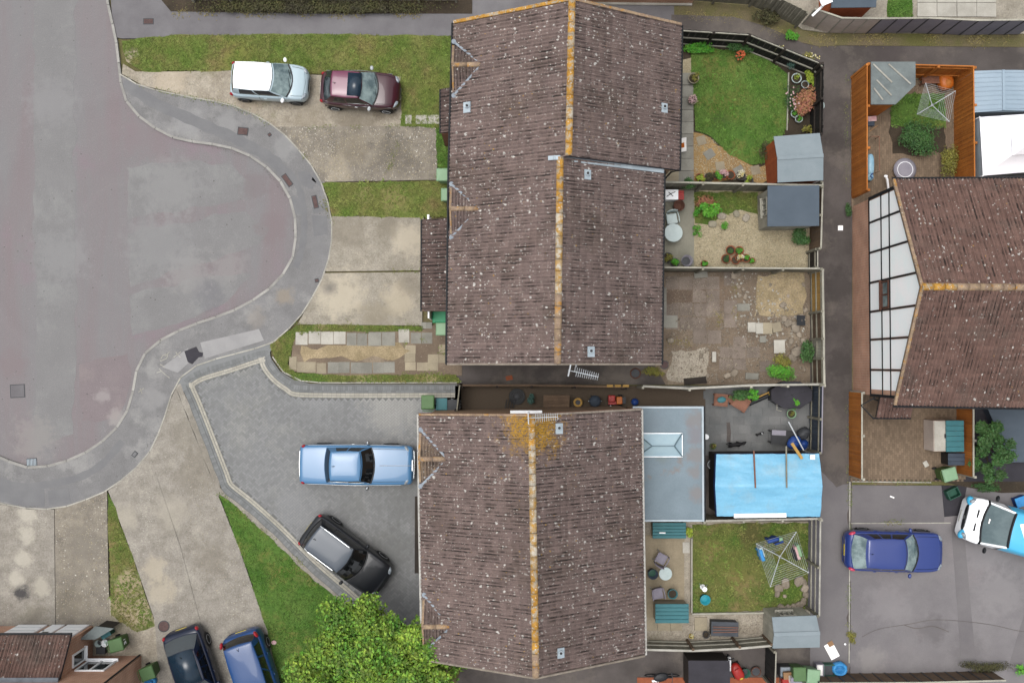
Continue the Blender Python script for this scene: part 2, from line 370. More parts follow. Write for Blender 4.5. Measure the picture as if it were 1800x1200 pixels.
M('leaf_tree', '8fb03e', '5a8a2a', s1=1.1, fine=.1, rnd=.5, rough=.6, bump=0, spec=.3, hue=.02)
M('leaf_dark', '3c6230', '4a7338', s1=1.0, fine=.1, rnd=.42, rough=.6, bump=0, hue=.02)
M('leaf_fresh', '4f9a2a', '66ad33', s1=1.0, fine=.1, rnd=.35, rough=.6, bump=0, hue=.015)
M('leaf_lime', '93ab35', 'a6b83e', s1=1.0, fine=.1, rnd=.3, rough=.6, bump=0, hue=.015)
M('leaf_olive', '7b7a34', '8f8a3c', s1=1.0, fine=.1, rnd=.35, rough=.6, bump=0, hue=.02)
M('leaf_acer', 'b5805a', 'a06f55', s1=1.2, fine=.1, rnd=.3, rough=.6, bump=0, hue=.03)
M('leaf_hedge', '4b4834', '5a5a34', s1=1.2, fine=.15, rnd=.45, rough=.8, bump=0, hue=.03)
M('leaf_blue', '40605a', '4a6b60', s1=1.2, fine=.15, rnd=.3, rough=.7, bump=0)
M('petal_orange', 'd9764a', 'c75a3a', s1=4, rnd=.25, fine=0, bump=0)
M('petal_pink', 'd9a8ac', 'e3c6c4', s1=4, rnd=.15, fine=0, bump=0)
M('petal_white', 'ece6d2', 'e2d27a', s1=5, rnd=.1, fine=0, bump=0)
M('tyre', '26272a', '1f2022', s1=4, fine=.1, rough=.85, bump=0)
M('alloy', 'd3d5d8', 'bfc2c6', s1=4, fine=.03, rough=.35, metal=.4, bump=0)
M('chrome', 'd9dde0', None, fine=0, rough=.15, metal=.9, bump=0)
M('lamp_red', 'b02430', None, fine=0, rough=.15, coat=.5, bump=0)
M('lamp_pink', 'dd4a6a', None, fine=0, rough=.15, coat=.5, bump=0)
M('lamp_clear', 'aab4bc', '7c868e', s1=9, fine=0, rough=.12, coat=.5, bump=0)
M('plate_white', 'e6e6e0', None, fine=0, rough=.5, bump=0)
M('plate_yellow', 'd9c446', None, fine=0, rough=.5, bump=0)
def paint(name, c, rough=.45, metal=.0, coat=.85, k=1.3): M(name, c, None, fine=0, rough=rough, metal=metal, coat=coat, spec=.25, bump=0, k=k)
paint('paint_silver', 'b9cdd6', k=1.2); paint('paint_maroon', '3a0c1c'); paint('paint_sky', '4576a0'); paint('paint_charcoal', '181b20', coat=.5)
paint('paint_roofgrey', '4a525c', coat=.35); paint('paint_navy', '0a1730', coat=.5); paint('paint_royal', '113f74', coat=.6); paint('paint_blue', '25397a', coat=.85)
paint('paint_white', 'f2f5f8', k=1.7); paint('paint_cyan', '4cb6e2'); paint('paint_roofmaroon', '6a2a48')
M('skin_dog', '17161a', '100f12', s1=6, fine=.2, rough=.7, bump=.2)

def roof_material(name, c1, c2, lichen=.5, moss=.5, patch=None, gold=0.0, dark='75655d'):
    """concrete double-roll tile: brown body, grey-white lichen rosettes, black moss in runs over painted pan and lip shade, gold lichen"""
    m = M(name, c1, c2, s1=1.1, fine=.24, sf=20, rnd=.11, c3=dark, s3=.45, t3=(.5, .68), rough=.9, bump=.35, bs=60,
          speck=[('b9b2a8', 9.0, .5*lichen, .17, .6), ('e6e2da', 5.0, .52*lichen, .20, .35), ('f2efe8', 3.2, .40*lichen, .14), ('dedad2', 9.5, .34*lichen, .20), ('c9a052', 6.0, .16*lichen, .15, .5)])
    T = m.node_tree; N = T.nodes; L = T.links; P = N['Principled BSDF']
    src = P.inputs['Base Color'].links[0].from_socket
    geo = N.new('ShaderNodeNewGeometry')
    def mr(f, a, b, lo, hi):
        r = N.new('ShaderNodeMapRange'); L.new(f, r.inputs[0])
        for k, v in zip((1, 2, 3, 4), (a, b, lo, hi)): r.inputs[k].default_value = v
        return r.outputs[0]
    def mulm(a, b):
        x = N.new('ShaderNodeMath'); x.operation = 'MULTIPLY'; L.new(a, x.inputs[0])
        if isinstance(b, float): x.inputs[1].default_value = b
        else: L.new(b, x.inputs[1])
        return x.outputs[0]
    def mix(f, a, c):
        x = N.new('ShaderNodeMix'); x.data_type = 'RGBA'; L.new(f, x.inputs[0]); L.new(a, x.inputs[6]); x.inputs[7].default_value = alb(c); return x.outputs[2]
    # black moss runs plus even shade painted into pans and front lips ('trough' faces)
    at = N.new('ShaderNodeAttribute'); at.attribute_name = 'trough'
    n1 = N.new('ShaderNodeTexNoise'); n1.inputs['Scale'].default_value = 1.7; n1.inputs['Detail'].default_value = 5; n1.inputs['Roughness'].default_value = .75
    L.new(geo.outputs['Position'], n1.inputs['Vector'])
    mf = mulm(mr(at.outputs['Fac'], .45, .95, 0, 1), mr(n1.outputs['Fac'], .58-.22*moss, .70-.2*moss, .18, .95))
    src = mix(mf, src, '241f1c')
    if gold:
        n2 = N.new('ShaderNodeTexNoise'); n2.inputs['Scale'].default_value = 5; n2.inputs['Detail'].default_value = 6; n2.inputs['Roughness'].default_value = .7
        L.new(geo.outputs['Position'], n2.inputs['Vector'])
        f = mr(n2.outputs['Fac'], .66-gold*.2, .72-gold*.2, 0, .9)
        if patch:
            d = N.new('ShaderNodeVectorMath'); d.operation = 'DISTANCE'; L.new(geo.outputs['Position'], d.inputs[0]); d.inputs[1].default_value = patch[0]
            n2.inputs['Scale'].default_value = 2.2; n2.inputs['Roughness'].default_value = .85
            nn = N.new('ShaderNodeMath'); nn.operation = 'MULTIPLY_ADD'; L.new(n2.outputs['Fac'], nn.inputs[0]); nn.inputs[1].default_value = -5.0; L.new(d.outputs['Value'], nn.inputs[2])
            f = mr(nn.outputs[0], patch[1]*.4-2.5, patch[1]*.75-2.5, .95, 0)
        n3 = N.new('ShaderNodeTexNoise'); n3.inputs['Scale'].default_value = 16; n3.inputs['Detail'].default_value = 3; L.new(geo.outputs['Position'], n3.inputs['Vector']); f = mulm(f, mr(n3.outputs['Fac'], .40, .54, .15, 1.0)); src = mix(f, src, 'c8992f')
    L.new(src, P.inputs['Base Color'])
    return m
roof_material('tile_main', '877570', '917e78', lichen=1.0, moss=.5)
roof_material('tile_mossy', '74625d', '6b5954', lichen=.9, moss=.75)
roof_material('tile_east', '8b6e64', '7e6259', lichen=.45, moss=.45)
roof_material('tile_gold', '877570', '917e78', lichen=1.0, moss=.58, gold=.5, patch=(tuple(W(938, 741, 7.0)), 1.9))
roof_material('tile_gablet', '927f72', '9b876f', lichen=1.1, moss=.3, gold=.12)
M('ridge_gold', 'c08a34', 'd0a04a', s1=6, fine=.2, sf=20, rnd=.12, bump=.3, c3='b5a791', s3=5, t3=(.49, .56), speck=[('e0dbd0', 9, .5, .2), ('8a6f3c', 8, .3, .2)])
M('ridge_pale', 'c2943f', 'b9a98f', s1=5, fine=.2, sf=20, rnd=.14, bump=.3, c3='cfc6b5', s3=3.5, t3=(.5, .58), speck=[('ded9cf', 9, .3, .18)])
M('ridge_buff', '9b8473', 'b29a7c', s1=5, fine=.18, sf=20, rnd=.14, bump=.3, c3='c08c40', s3=3, t3=(.55, .63), speck=[('ded9cf', 9, .2, .16)])
def brick_material(name, c1, c2, cm, horizontal='x', scale=1.0):
    m = bpy.data.materials.new(name); m.use_nodes = True; MATS[name] = m
    T = m.node_tree; N = T.nodes; L = T.links; P = N['Principled BSDF']
    geo = N.new('ShaderNodeNewGeometry'); sx = N.new('ShaderNodeSeparateXYZ'); L.new(geo.outputs['Position'], sx.inputs[0])
    ad = N.new('ShaderNodeMath'); ad.operation = 'ADD'; L.new(sx.outputs[0], ad.inputs[0]); L.new(sx.outputs[1], ad.inputs[1])
    cb = N.new('ShaderNodeCombineXYZ'); L.new(ad.outputs[0], cb.inputs[0]); L.new(sx.outputs[2], cb.inputs[1])
    b = N.new('ShaderNodeTexBrick'); L.new(cb.outputs[0], b.inputs['Vector'])
    b.inputs['Scale'].default_value = 1.0; b.inputs['Brick Width'].default_value = .225; b.inputs['Row Height'].default_value = .075
    b.inputs['Mortar Size'].default_value = .011; b.inputs['Color1'].default_value = alb(c1); b.inputs['Color2'].default_value = alb(c2); b.inputs['Mortar'].default_value = alb(cm)
    n = N.new('ShaderNodeTexNoise'); n.inputs['Scale'].default_value = 1.2; n.inputs['Detail'].default_value = 5; L.new(geo.outputs['Position'], n.inputs['Vector'])
    r = N.new('ShaderNodeMapRange'); L.new(n.outputs[0], r.inputs[0]); r.inputs[1].default_value = .3; r.inputs[2].default_value = .7; r.inputs[3].default_value = .8; r.inputs[4].default_value = 1.15
    h = N.new('ShaderNodeHueSaturation'); L.new(b.outputs[0], h.inputs['Color']); L.new(r.outputs[0], h.inputs['Value']); L.new(h.outputs[0], P.inputs['Base Color'])
    bp = N.new('ShaderNodeBump'); bp.inputs['Strength'].default_value = .6; bp.inputs['Distance'].default_value = .01; bp.invert = True
    L.new(b.outputs['Fac'], bp.inputs['Height']); L.new(bp.outputs[0], P.inputs['Normal']); P.inputs['Roughness'].default_value = .9
    return m
brick_material('brick_red', 'e0a07c', 'd38d68', 'dccfbf')
brick_material('brick_buff', 'b5906c', 'a8825c', 'b0a08c')

def road_scuffs():
    m = MATS['road']; T = m.node_tree; N = T.nodes; L = T.links; P = N['Principled BSDF']; src = P.inputs['Base Color'].links[0].from_socket
    geo = N.new('ShaderNodeNewGeometry'); c = W(250, 420); sub = N.new('ShaderNodeVectorMath'); sub.operation = 'DISTANCE'; L.new(geo.outputs['Position'], sub.inputs[0]); sub.inputs[1].default_value = (c.x, c.y, 0)
    n0 = N.new('ShaderNodeTexNoise'); n0.inputs['Scale'].default_value = .35; n0.inputs['Detail'].default_value = 3; L.new(geo.outputs['Position'], n0.inputs['Vector'])
    ad = N.new('ShaderNodeMath'); ad.operation = 'MULTIPLY_ADD'; L.new(n0.outputs['Fac'], ad.inputs[0]); ad.inputs[1].default_value = 3.0; L.new(sub.outputs['Value'], ad.inputs[2])
    cb = N.new('ShaderNodeCombineXYZ'); L.new(ad.outputs[0], cb.inputs[0]); n1 = N.new('ShaderNodeTexNoise'); n1.inputs['Scale'].default_value = 1.3; n1.inputs['Detail'].default_value = 5; n1.inputs['Roughness'].default_value = .7; L.new(cb.outputs[0], n1.inputs['Vector'])
    r = N.new('ShaderNodeMapRange'); L.new(n1.outputs['Fac'], r.inputs[0]); r.inputs[1].default_value = .35; r.inputs[2].default_value = .68; r.inputs[3].default_value = .965; r.inputs[4].default_value = 1.03
    h = N.new('ShaderNodeHueSaturation'); L.new(src, h.inputs['Color']); L.new(r.outputs[0], h.inputs['Value']); L.new(h.outputs[0], P.inputs['Base Color'])
road_scuffs()

def stain(mat, spots, amp=.9):
    """marks with a shape of their own: (px, py, radius m, colour, strength, height)"""
    m = MATS[mat]; T = m.node_tree; N = T.nodes; L = T.links; P = N['Principled BSDF']; lk = P.inputs['Base Color'].links; geo = N.new('ShaderNodeNewGeometry')
    src = lk[0].from_socket
    n = N.new('ShaderNodeTexNoise'); n.inputs['Scale'].default_value = 2.2; n.inputs['Detail'].default_value = 7; n.inputs['Roughness'].default_value = .72; L.new(geo.outputs['Position'], n.inputs['Vector'])
    for px, py, r, c, k, z in spots:
        d = N.new('ShaderNodeVectorMath'); d.operation = 'DISTANCE'; L.new(geo.outputs['Position'], d.inputs[0]); d.inputs[1].default_value = tuple(W(px, py, z))
        a = N.new('ShaderNodeMath'); a.operation = 'MULTIPLY_ADD'; L.new(n.outputs['Fac'], a.inputs[0]); a.inputs[1].default_value = amp*r*2.4; L.new(d.outputs['Value'], a.inputs[2])
        q = N.new('ShaderNodeMapRange'); L.new(a.outputs[0], q.inputs[0]); q.inputs[1].default_value = r*.45+amp*r*1.2; q.inputs[2].default_value = r+amp*r*1.2; q.inputs[3].default_value = k; q.inputs[4].default_value = 0
        x = N.new('ShaderNodeMix'); x.data_type = 'RGBA'; L.new(q.outputs[0], x.inputs[0]); L.new(src, x.inputs[6]); x.inputs[7].default_value = alb(c); src = x.outputs[2]
    L.new(src, P.inputs['Base Color'])
stain('concrete_grey', [(50,905,.55,'cdc7b8',.7,.1),(46,940,.5,'cdc7b8',.7,.1),(40,980,.5,'cdc7b8',.7,.1),(28,1015,.5,'cdc7b8',.7,.1),(72,1030,.5,'c8c2b2',.6,.1),(40,1042,.42,'3c3c40',.85,.1),(330,760,1.2,'8d877b',.5,.1),(350,830,1.4,'867f72',.5,.1),(270,1000,.7,'c2b8a4',.7,.1),(285,1040,.8,'c2b8a4',.7,.1),(370,985,1.0,'857e72',.5,.1),(215,910,.8,'bdb6a6',.6,.1),(60,1085,.8,'7e7769',.6,.1),(300,900,1.0,'bab3a4',.5,.1)])
stain('concrete', [(715,418,.9,'c9bfab',.8,.1),(610,410,1.1,'8d8577',.6,.1),(680,395,.8,'898172',.6,.1),(600,520,1.3,'cdc3ae',.8,.1),(700,525,.9,'c8bda6',.7,.1),(722,500,.6,'8d8577',.6,.1),(580,507,.4,'6d6a68',.6,.1),(660,555,.9,'9a917e',.6,.1)])
stain('concrete_pebbly', [(690,270,1.1,'6f695f',.6,.1),(620,260,1.0,'8d8371',.5,.1),(590,300,.8,'bcb19c',.5,.1),(150,960,1.0,'8a847a',.5,.1),(120,1060,1.0,'766f62',.5,.1)])
stain('sandy', [(620,200,1.6,'847b6c',.65,.1),(540,205,.9,'9b917f',.5,.1),(300,140,1.0,'cdbfa9',.6,.1),(675,190,.8,'796f60',.6,.1),(440,170,.8,'b9a993',.5,.1)])
stain('paver', [(690,715,1.5,'b4b3ad',.55,.1),(660,690,1.0,'aeaea9',.5,.1),(560,690,1.4,'9fa0a0',.5,.1),(520,900,1.2,'9c9d9e',.5,.1),(690,960,1.3,'747573',.5,.1),(720,880,1.4,'7b7c7a',.45,.1),(620,890,.8,'7f807e',.4,.1)])
ROADM = [(365,515,.9,'75747a',.45,0),(330,480,1.2,'a19f9d',.5,0),(300,330,1.6,'9c9c9b',.5,0),(60,770,1.2,'a09c98',.5,0),(110,450,1.5,'9b9b9b',.45,0),(205,735,.5,'b0aaa6',.6,0),(180,695,.4,'b2acaa',.5,0),(450,330,.8,'857a7c',.5,0),(480,400,.9,'887c7e',.5,0),(250,240,1.2,'8d8083',.5,0),(20,640,.8,'8b7e80',.5,0),(400,470,1.0,'a09e9c',.45,0),(90,180,1.4,'989798',.5,0),(280,430,1.8,'989898',.5,0)]
for q in ('road', 'road_grey', 'road_pink'): stain(q, ROADM, 1.2)
stain('pavement', [(330,215,.9,'a3a3a3',.5,.09),(400,215,.7,'a9a9a8',.5,.09),(500,260,.7,'a5a5a4',.5,.09),(500,520,.5,'a89a85',.5,.09),(560,430,.7,'858586',.5,.09),(270,700,.7,'a5a4a3',.5,.09),(110,870,.9,'808082',.5,.09),(40,870,.8,'7c7c7f',.5,.09),(450,560,.6,'9b948c',.5,.09)])
stain('flat_roof', [(1224,735,.55,'8a8787',.85,2.7),(1222,765,.5,'87858a',.85,2.7),(1224,800,.5,'8a8787',.85,2.7),(1220,830,.35,'8a8787',.8,2.7),(1226,870,.45,'8a8787',.85,2.7),(1165,800,.4,'7f8a86',.5,2.7),(1150,740,.4,'7c8a94',.5,2.7)])
stain('parking', [(1640,1105,.8,'6f6b6c',.6,.03),(1730,970,1.2,'9a9697',.5,.03),(1760,1040,1.3,'9b9797',.5,.03),(1560,1060,1.2,'979394',.45,.03),(1530,1160,.8,'a09b98',.5,.03),(1700,1140,.9,'757172',.5,.03)])
stain('alley', [(1470,250,.8,'423d3b',.6,.02),(1475,500,1.0,'443f3d',.6,.02),(1478,640,.9,'443f3d',.6,.02),(1470,800,.9,'7d756d',.5,.02),(1460,740,.7,'6e6760',.5,.02),(1560,95,1.0,'50494a',.5,.02),(1440,140,.7,'77706a',.5,.02)])
stain('lawn_ground', [(230,95,.35,'b5a791',.8,.1),(222,110,.3,'b5a791',.8,.1),(300,75,.9,'5f7a2a',.5,.1),(420,95,1.2,'83833f',.5,.1),(640,90,1.2,'868445',.55,.1),(770,150,1.0,'75803a',.5,.1),(690,350,.8,'968a5c',.65,.1),(640,345,.5,'9b8f62',.6,.1)])
stain('lawn_mixed', [(225,1030,.9,'b3a384',.85,.1),(245,1075,1.0,'b8a98b',.9,.1),(205,1060,.7,'ab9c7a',.8,.1),(1290,1000,1.2,'7d7440',.55,.1),(1250,960,.6,'8a7d4a',.5,.1),(1320,935,.8,'5d5232',.7,.1),(560,577,.4,'b09f78',.7,.1),(640,665,.5,'b09f78',.7,.1),(760,665,.5,'b09f78',.7,.1)])
stain('lawn_lush', [(1265,180,.9,'6f7136',.55,.1),(1300,165,.7,'737338',.5,.1),(1250,130,.7,'6a6c38',.5,.1),(1330,210,.9,'64803a',.5,.1),(1265,210,.5,'2f5020',.6,.1),(540,1000,.8,'7a7846',.5,.1),(430,930,.8,'507a2a',.5,.1)])
# ---------------------------------------------------------------- ground, road, pavements
g = MB().prism([(-300, -300), (300, -300), (300, 300), (-300, 300)], -.4, -.03).build('ground', 'earth'); g['kind'] = 'structure'
ROAD_EDGE = [(180,-60),(188,0),(197,40),(205,80),(215,160),(235,195),(265,220),(300,240),(345,250),(400,258),(450,280),(490,315),(512,355),(520,400),(515,450),(495,485),(470,510),(440,530),(400,550),(340,570),(300,588),(265,610),(243,640),(235,680),(222,725),(195,762),(150,795),(100,815),(55,822),(20,812),(-10,800),(-70,770)]
OUTER = [(210,130),(250,152),(330,170),(400,183),(450,203),(490,228),(520,258),(550,295),(570,335),(583,390),(582,430),(570,480),(547,525),(522,563),(490,592),(470,606),(400,625),(350,640),(322,658),(308,678),(297,705),(285,745),(262,795),(235,825),(190,860),(150,878),(100,893),(50,893),(0,884),(-60,868)]
redge = [(p.x, p.y) for p in catmull([(x, y, 0) for x, y in ROAD_EDGE], 5)]
oedge = [(p.x, p.y) for p in catmull([(x, y, 0) for x, y in OUTER], 5)]
rd = struct('road', [(-260,-60)]+redge+[(-260, 700)], .0, 'road')
for mt, q in (('road_grey', [(222,292),(300,285),(400,287),(452,322),(440,350),(360,362),(225,386)]), ('road_grey', [(225,410),(430,372),(470,400),(455,435),(330,470),(228,505)]), ('road_grey', [(228,522),(330,492),(440,482),(400,530),(300,572),(230,592)]),
              ('road_grey', [(62,-20),(132,-20),(130,300),(134,560),(128,760),(64,780),(60,400)]), ('road_pink', [(140,640),(225,620),(232,680),(205,740),(142,740)])):
    MB().prism(ragged([(p.x, p.y) for p in poly(q, .0)], .09), -.05, .003+.0005*random.random()).build('resurfaced_patch', mt, rd)
pav = struct('pavement', redge[redge.index(min(redge, key=lambda p: abs(p[1]-128)+abs(p[0]-212))):]+oedge[::-1], .09, 'pavement')
# kerb stones along the road, edging stones along the back of the pavement
def stones(parent, px, z, w, h, step, name, mat, every=1):
    pts = resample([W(x, y, z) for x, y in px], step); cache = {}
    for i in range(len(pts)-1):
        a, b = pts[i], pts[i+1]; d = b-a; L = round(d.length-.012, 2)
        if L not in cache: cache[L] = MB().box((0, 0, 0), (L, w, h), taper=.985).mesh(name, mat)
        inst(name, cache[L], parent, (a+b)/2-Vector((0, 0, h/2-random.uniform(-.004, .004))), math.atan2(d.y, d.x)+random.uniform(-.008, .008))
stones(pav, redge, .105, .115, .16, .9, 'kerb_stone', 'kerb')
stones(pav, oedge[:-1], .115, .06, .14, .9, 'edging_stone', 'edging')
# repairs in the pavement surface
def ribbon(px, w, z, name, mat, parent):
    c = catmull([W(x, y, z) for x, y in px], 5); m = MB(); vs = []; fs = []
    for i, p in enumerate(c):
        d = (c[min(i+1, len(c)-1)]-c[max(i-1, 0)]).normalized(); n = Vector((-d.y, d.x, 0)); ww = w*(1+.12*math.sin(i*1.7)+random.uniform(-.05, .05))/2
        vs += [p+n*ww, p-n*ww]
    for i in range(len(c)-1): fs.append((2*i, 2*i+1, 2*i+3, 2*i+2))
    m.add(vs, fs); o = m.build(name, mat, parent); return o
ribbon([(219,143),(240,160),(275,183),(320,203),(370,225),(410,242),(440,258),(470,275),(492,292)], .5, .094, 'tarmac_repair', 'patch', pav)
ribbon([(492,292),(512,308),(525,330),(533,360),(535,400),(530,440),(520,470)], .28, .094, 'tarmac_repair', 'patch', pav)
ribbon([(0,845),(40,855),(90,850),(140,838),(180,815),(215,775)], .32, .094, 'tarmac_repair', 'patch', pav)
for q in ([(523,303),(541,300),(556,320),(548,333),(530,325)], [(478,290),(492,281),(504,296),(494,312)], [(553,300),(572,318),(568,332),(548,316)], [(512,345),(536,348),(540,380),(516,375)],
          [(548,378),(575,380),(576,412),(552,415)], [(548,365),(578,355),(580,366),(552,376)], [(0,848),(48,858),(78,860),(78,890),(40,888),(0,880)], [(84,862),(120,858),(125,884),(86,888)]):
    MB().prism([(p.x, p.y) for p in poly(q, .094)], .05, .0945).build('tarmac_repair', 'patch', pav)
for q in ([(352,602),(455,578),(464,598),(360,630)], [(285,645),(330,612),(338,632),(312,655)]):
    MB().prism([(p.x, p.y) for p in poly(q, .094)], .05, .0942).build('tarmac_repair', 'patch_light', pav)
# dark square repair by the corner and spray-paint survey marks
MB().prism([(p.x, p.y) for p in poly([(324,617),(345,609),(350,618),(357,620),(356,627),(349,628),(338,640),(330,636)], .096)], .05, .0965).build('tarmac_repair', 'felt_dark', pav)
def stroke(px, w=.035, z=.0985): return ribbon(px, min(w, .035), z, 'painted_mark', 'edging', pav)
stroke([(283,630),(287,624),(294,623),(293,629),(286,633),(281,634)]); stroke([(290,626),(298,618)]); stroke([(305,628),(318,618)]); stroke([(309,619),(317,628)])
stroke([(281,640),(290,645)]); stroke([(275,655),(284,652)]); stroke([(280,648),(288,656),(298,664)], .03); stroke([(243,689),(253,682)]); stroke([(246,682),(250,692)])

ribbon([(1515,1119),(1545,1105),(1600,1096),(1640,1089),(1690,1091),(1745,1098),(1790,1108),(1830,1112)], .045, .0405, 'crack', 'felt_dark', pav) if False else None
def at(px, py, z=0.0): return W(px, py, z)
def cover(label, px, py, sx, sy, rz, z, mat='iron', rnd=False, name='manhole_cover', cat='manhole cover'):
    p = at(px, py, z); t = thing(name, label, cat, p, rz)
    m = MB()
    if rnd: m.lathe((0, 0, 0), [(sx/2, -.02), (sx/2, .008), (sx/2-.03, .012)], 24)
    else: m.box((0, 0, -.004), (sx, sy, .03))
    m.build('frame', 'dark_grey', t)
    n = MB()
    if rnd: n.lathe((0, 0, .012), [(sx/2-.04, 0), (sx/2-.045, .008)], 24)
    else: n.box((0, 0, .008), (sx-.07, sy-.07, .022))
    n.build('lid', mat, t)
    r = MB()
    for k in range(-3, 4): r.box((k*sx*.11, 0, .0215), (.02, (sy if not rnd else sx)*.5, .006))
    r.build('grip_rib', mat, t)
cover('rust red rectangular cover in the tarmac path by the road', 261, 38, .48, .28, 0, .06)
cover('rust red cover in the pavement beside the pebbly drive', 427, 231, .48, .36, -.1, .094)
cover('narrow rust red cover tilted across the pavement bend', 505, 317, .62, .26, -.95, .095)
cover('narrow rust red cover upright near the grass strip', 554, 355, .6, .24, -1.35, .095)
cover('tiny stop tap cover close to the drive edging', 474, 237, .16, .16, .6, .094)
cover('tiny square stop tap cover beside the concrete drive', 557, 493, .18, .18, .2, .094)
cover('square grey cover sunk in the worn road', 31, 687, .66, .6, .05, .002, 'path_tarmac')
cover('pair of small covers by the pavement edge near the split drive', 237, 798, .26, .2, .9, .094, 'patch')
cover('round rust brown cover on the drive behind the dark navy car', 288, 1100, .52, .52, 0, .105, 'iron', True)
p = at(56, 812, .004); t = thing('drain_grate', 'iron gully grate in the road against the kerb', 'drain', p, .06)
MB().box((0, 0, -.012), (.46, .36, .05)).build('frame', 'dark_grey', t)
for k in range(7): MB().box((-.19+k*.063, 0, .018), (.03, .3, .02)).build('bar', 'zinc', t)

# ---------------------------------------------------------------- paths and alleys
struct('path', [(192,-40),(1185,-40),(1185,60),(215,68),(204,66),(197,30)], .06, 'path_tarmac')
struct('alley', [(1405,70),(1455,70),(1900,72),(1900,125),(1500,128),(1498,400),(1497,860),(1493,1260),(1415,1260),(1418,900),(1417,500),(1418,130),(1405,105)], .02, 'alley')
struct('alley', [(1180,26),(1290,30),(1345,46),(1420,80),(1440,98),(1420,96),(1424,130),(1400,118),(1310,80),(1180,78)], .068, 'alley')
rstruct('alley', [(1418,860),(1440,830),(1470,856),(1494,850),(1492,1260),(1415,1260)], .026, 'parking_dark', .12)
struct('parking_court', [(1497,852),(1920,858),(1920,1260),(1494,1260)], .03, 'parking')
pk = struct('parking_bay', [(1497,853),(1658,853),(1660,918),(1497,920)], .036, 'parking_dark')
struct('tarmac_trench', [(1672,922),(1694,925),(1716,1170),(1690,1170)], .035, 'parking_dark')
struct('tarmac_trench', [(1655,853),(1700,853),(1690,905),(1660,908)], .041, 'felt_dark')
struct('tarmac_trench', [(1800,1080),(1860,1040),(1860,1180),(1770,1180)], .0352, 'parking_dark')
ribbon([(1515,1119),(1545,1105),(1600,1096),(1640,1089),(1690,1091),(1745,1098),(1790,1108),(1830,1112)], .02, .0415, 'crack', 'alley', pk)
ribbon([(1590,1098),(1612,1104),(1640,1100),(1668,1110)], .03, .0412, 'crack', 'alley', pk)
stones(pk, [(1496,919.5),(1690,918.5)], .052, .045, .1, .9, 'edging_stone', 'edging')
stones(pk, [(1494,846),(1493.5,1000),(1492.5,1195)], .06, .05, .1, .9, 'edging_stone', 'edging')
stones(pk, [(1497,846),(1660,848)], .06, .05, .1, .9, 'edging_stone', 'edging')

# ---------------------------------------------------------------- driveways and front gardens
cp = struct('driveway', [(216,112),(238,126),(300,126),(420,124),(560,132),(705,134),(708,200),(706,222),(492,229),(452,203),(400,183),(330,169),(250,150),(214,130)], .10, 'sandy')
d1 = struct('driveway', [(484,223),(700,222),(770,222),(768,316),(566,320),(552,295),(520,257)], .104, 'concrete_pebbly')
d2 = struct('driveway', [(583,380),(745,380),(743,475),(571,477),(582,432)], .104, 'concrete')
d3 = struct('driveway', [(570,480),(743,478),(742,572),(523,570),(548,524)], .1042, 'concrete')
d4 = struct('driveway', [(262,797),(286,744),(300,702),(309,682),(345,772),(382,866),(420,962),(470,1108),(508,1260),(385,1260),(352,1090),(318,962)], .104, 'concrete_grey')
d5 = struct('driveway', [(190,862),(235,826),(262,797),(318,964),(352,1092),(384,1260),(285,1260),(272,1090),(236,985)], .1042, 'concrete_grey')
d6 = struct('driveway', [(96,894),(150,879),(188,862),(190,1000),(193,1100),(98,1098)], .104, 'concrete_pebbly')
d7 = struct('driveway', [(-40,878),(0,886),(50,895),(95,895),(97,1099),(-40,1104)], .1042, 'concrete_grey')
struct('passage', [(820,1150),(1140,1150),(1140,1260),(780,1260)], .05, 'alley')
struct('front_path', [(193,1050),(276,1090),(290,1260),(150,1260),(150,1095)], .098, 'sandy')
# lawns
LAWNS = []
def lawn(px, z, ground, blade, n, hgt=.06, name='lawn'):
    P = [(p.x, p.y) for p in poly(px, z)]
    P2 = []
    for i in range(len(P)):                               # ragged edge
        a = Vector(P[i]); b = Vector(P[(i+1) % len(P)]); k = max(1, int((b-a).length/.35)); nn = Vector((-(b-a).y, (b-a).x)).normalized()
        for j in range(k): P2.append(tuple(a+(b-a)*(j/k)+nn*(random.uniform(-.05, .05) if j else 0)))
    o = MB().prism(P2, z-.1, z).build(name, ground); o['kind'] = 'structure'
    xs = [p[0] for p in P]; ys = [p[1] for p in P]; m = MB(); k = 0
    while k < n:
        x, y = random.uniform(min(xs)-.08, max(xs)+.08), random.uniform(min(ys)-.08, max(ys)+.08)
        if not inpoly(x, y, P): continue
        k += 1
        a = random.uniform(0, 2*PI); s = random.uniform(.6, 1.5)*hgt; r = random.random()
        dens = mnoise.noise(Vector((x*.7, y*.7, 3)))
        if dens < -.25 and random.random() < .6: continue
        for q in range(3):
            b = a+q*2.1+random.uniform(-.4, .4); dx, dy = math.cos(b), math.sin(b); w = s*.22
            m.add([(x-dy*w, y+dx*w, z-.005), (x+dy*w, y-dx*w, z-.005), (x+dx*s*.9, y+dy*s*.9, z+s*.75)], [(0, 1, 2)], r)
    for k in range(n//22):                                # coarser clumps and broad-leaved weeds
        x, y = random.uniform(min(xs), max(xs)), random.uniform(min(ys), max(ys))
        if not inpoly(x, y, P): continue
        r = random.random()*.45; s0 = random.uniform(.05, .13)
        for q in range(9):
            b = random.uniform(0, 2*PI); dx, dy = math.cos(b), math.sin(b); s = s0*random.uniform(.5, 1.2); ox, oy = x+random.gauss(0, s0*.4), y+random.gauss(0, s0*.4)
            m.add([(ox-dy*s*.3, oy+dx*s*.3, z-.005), (ox+dy*s*.3, oy-dx*s*.3, z-.005), (ox+dx*s, oy+dy*s, z+s*.5)], [(0, 1, 2)], r)
    t = m.build('grass', blade, o); t['kind'] = 'stuff'
    return o
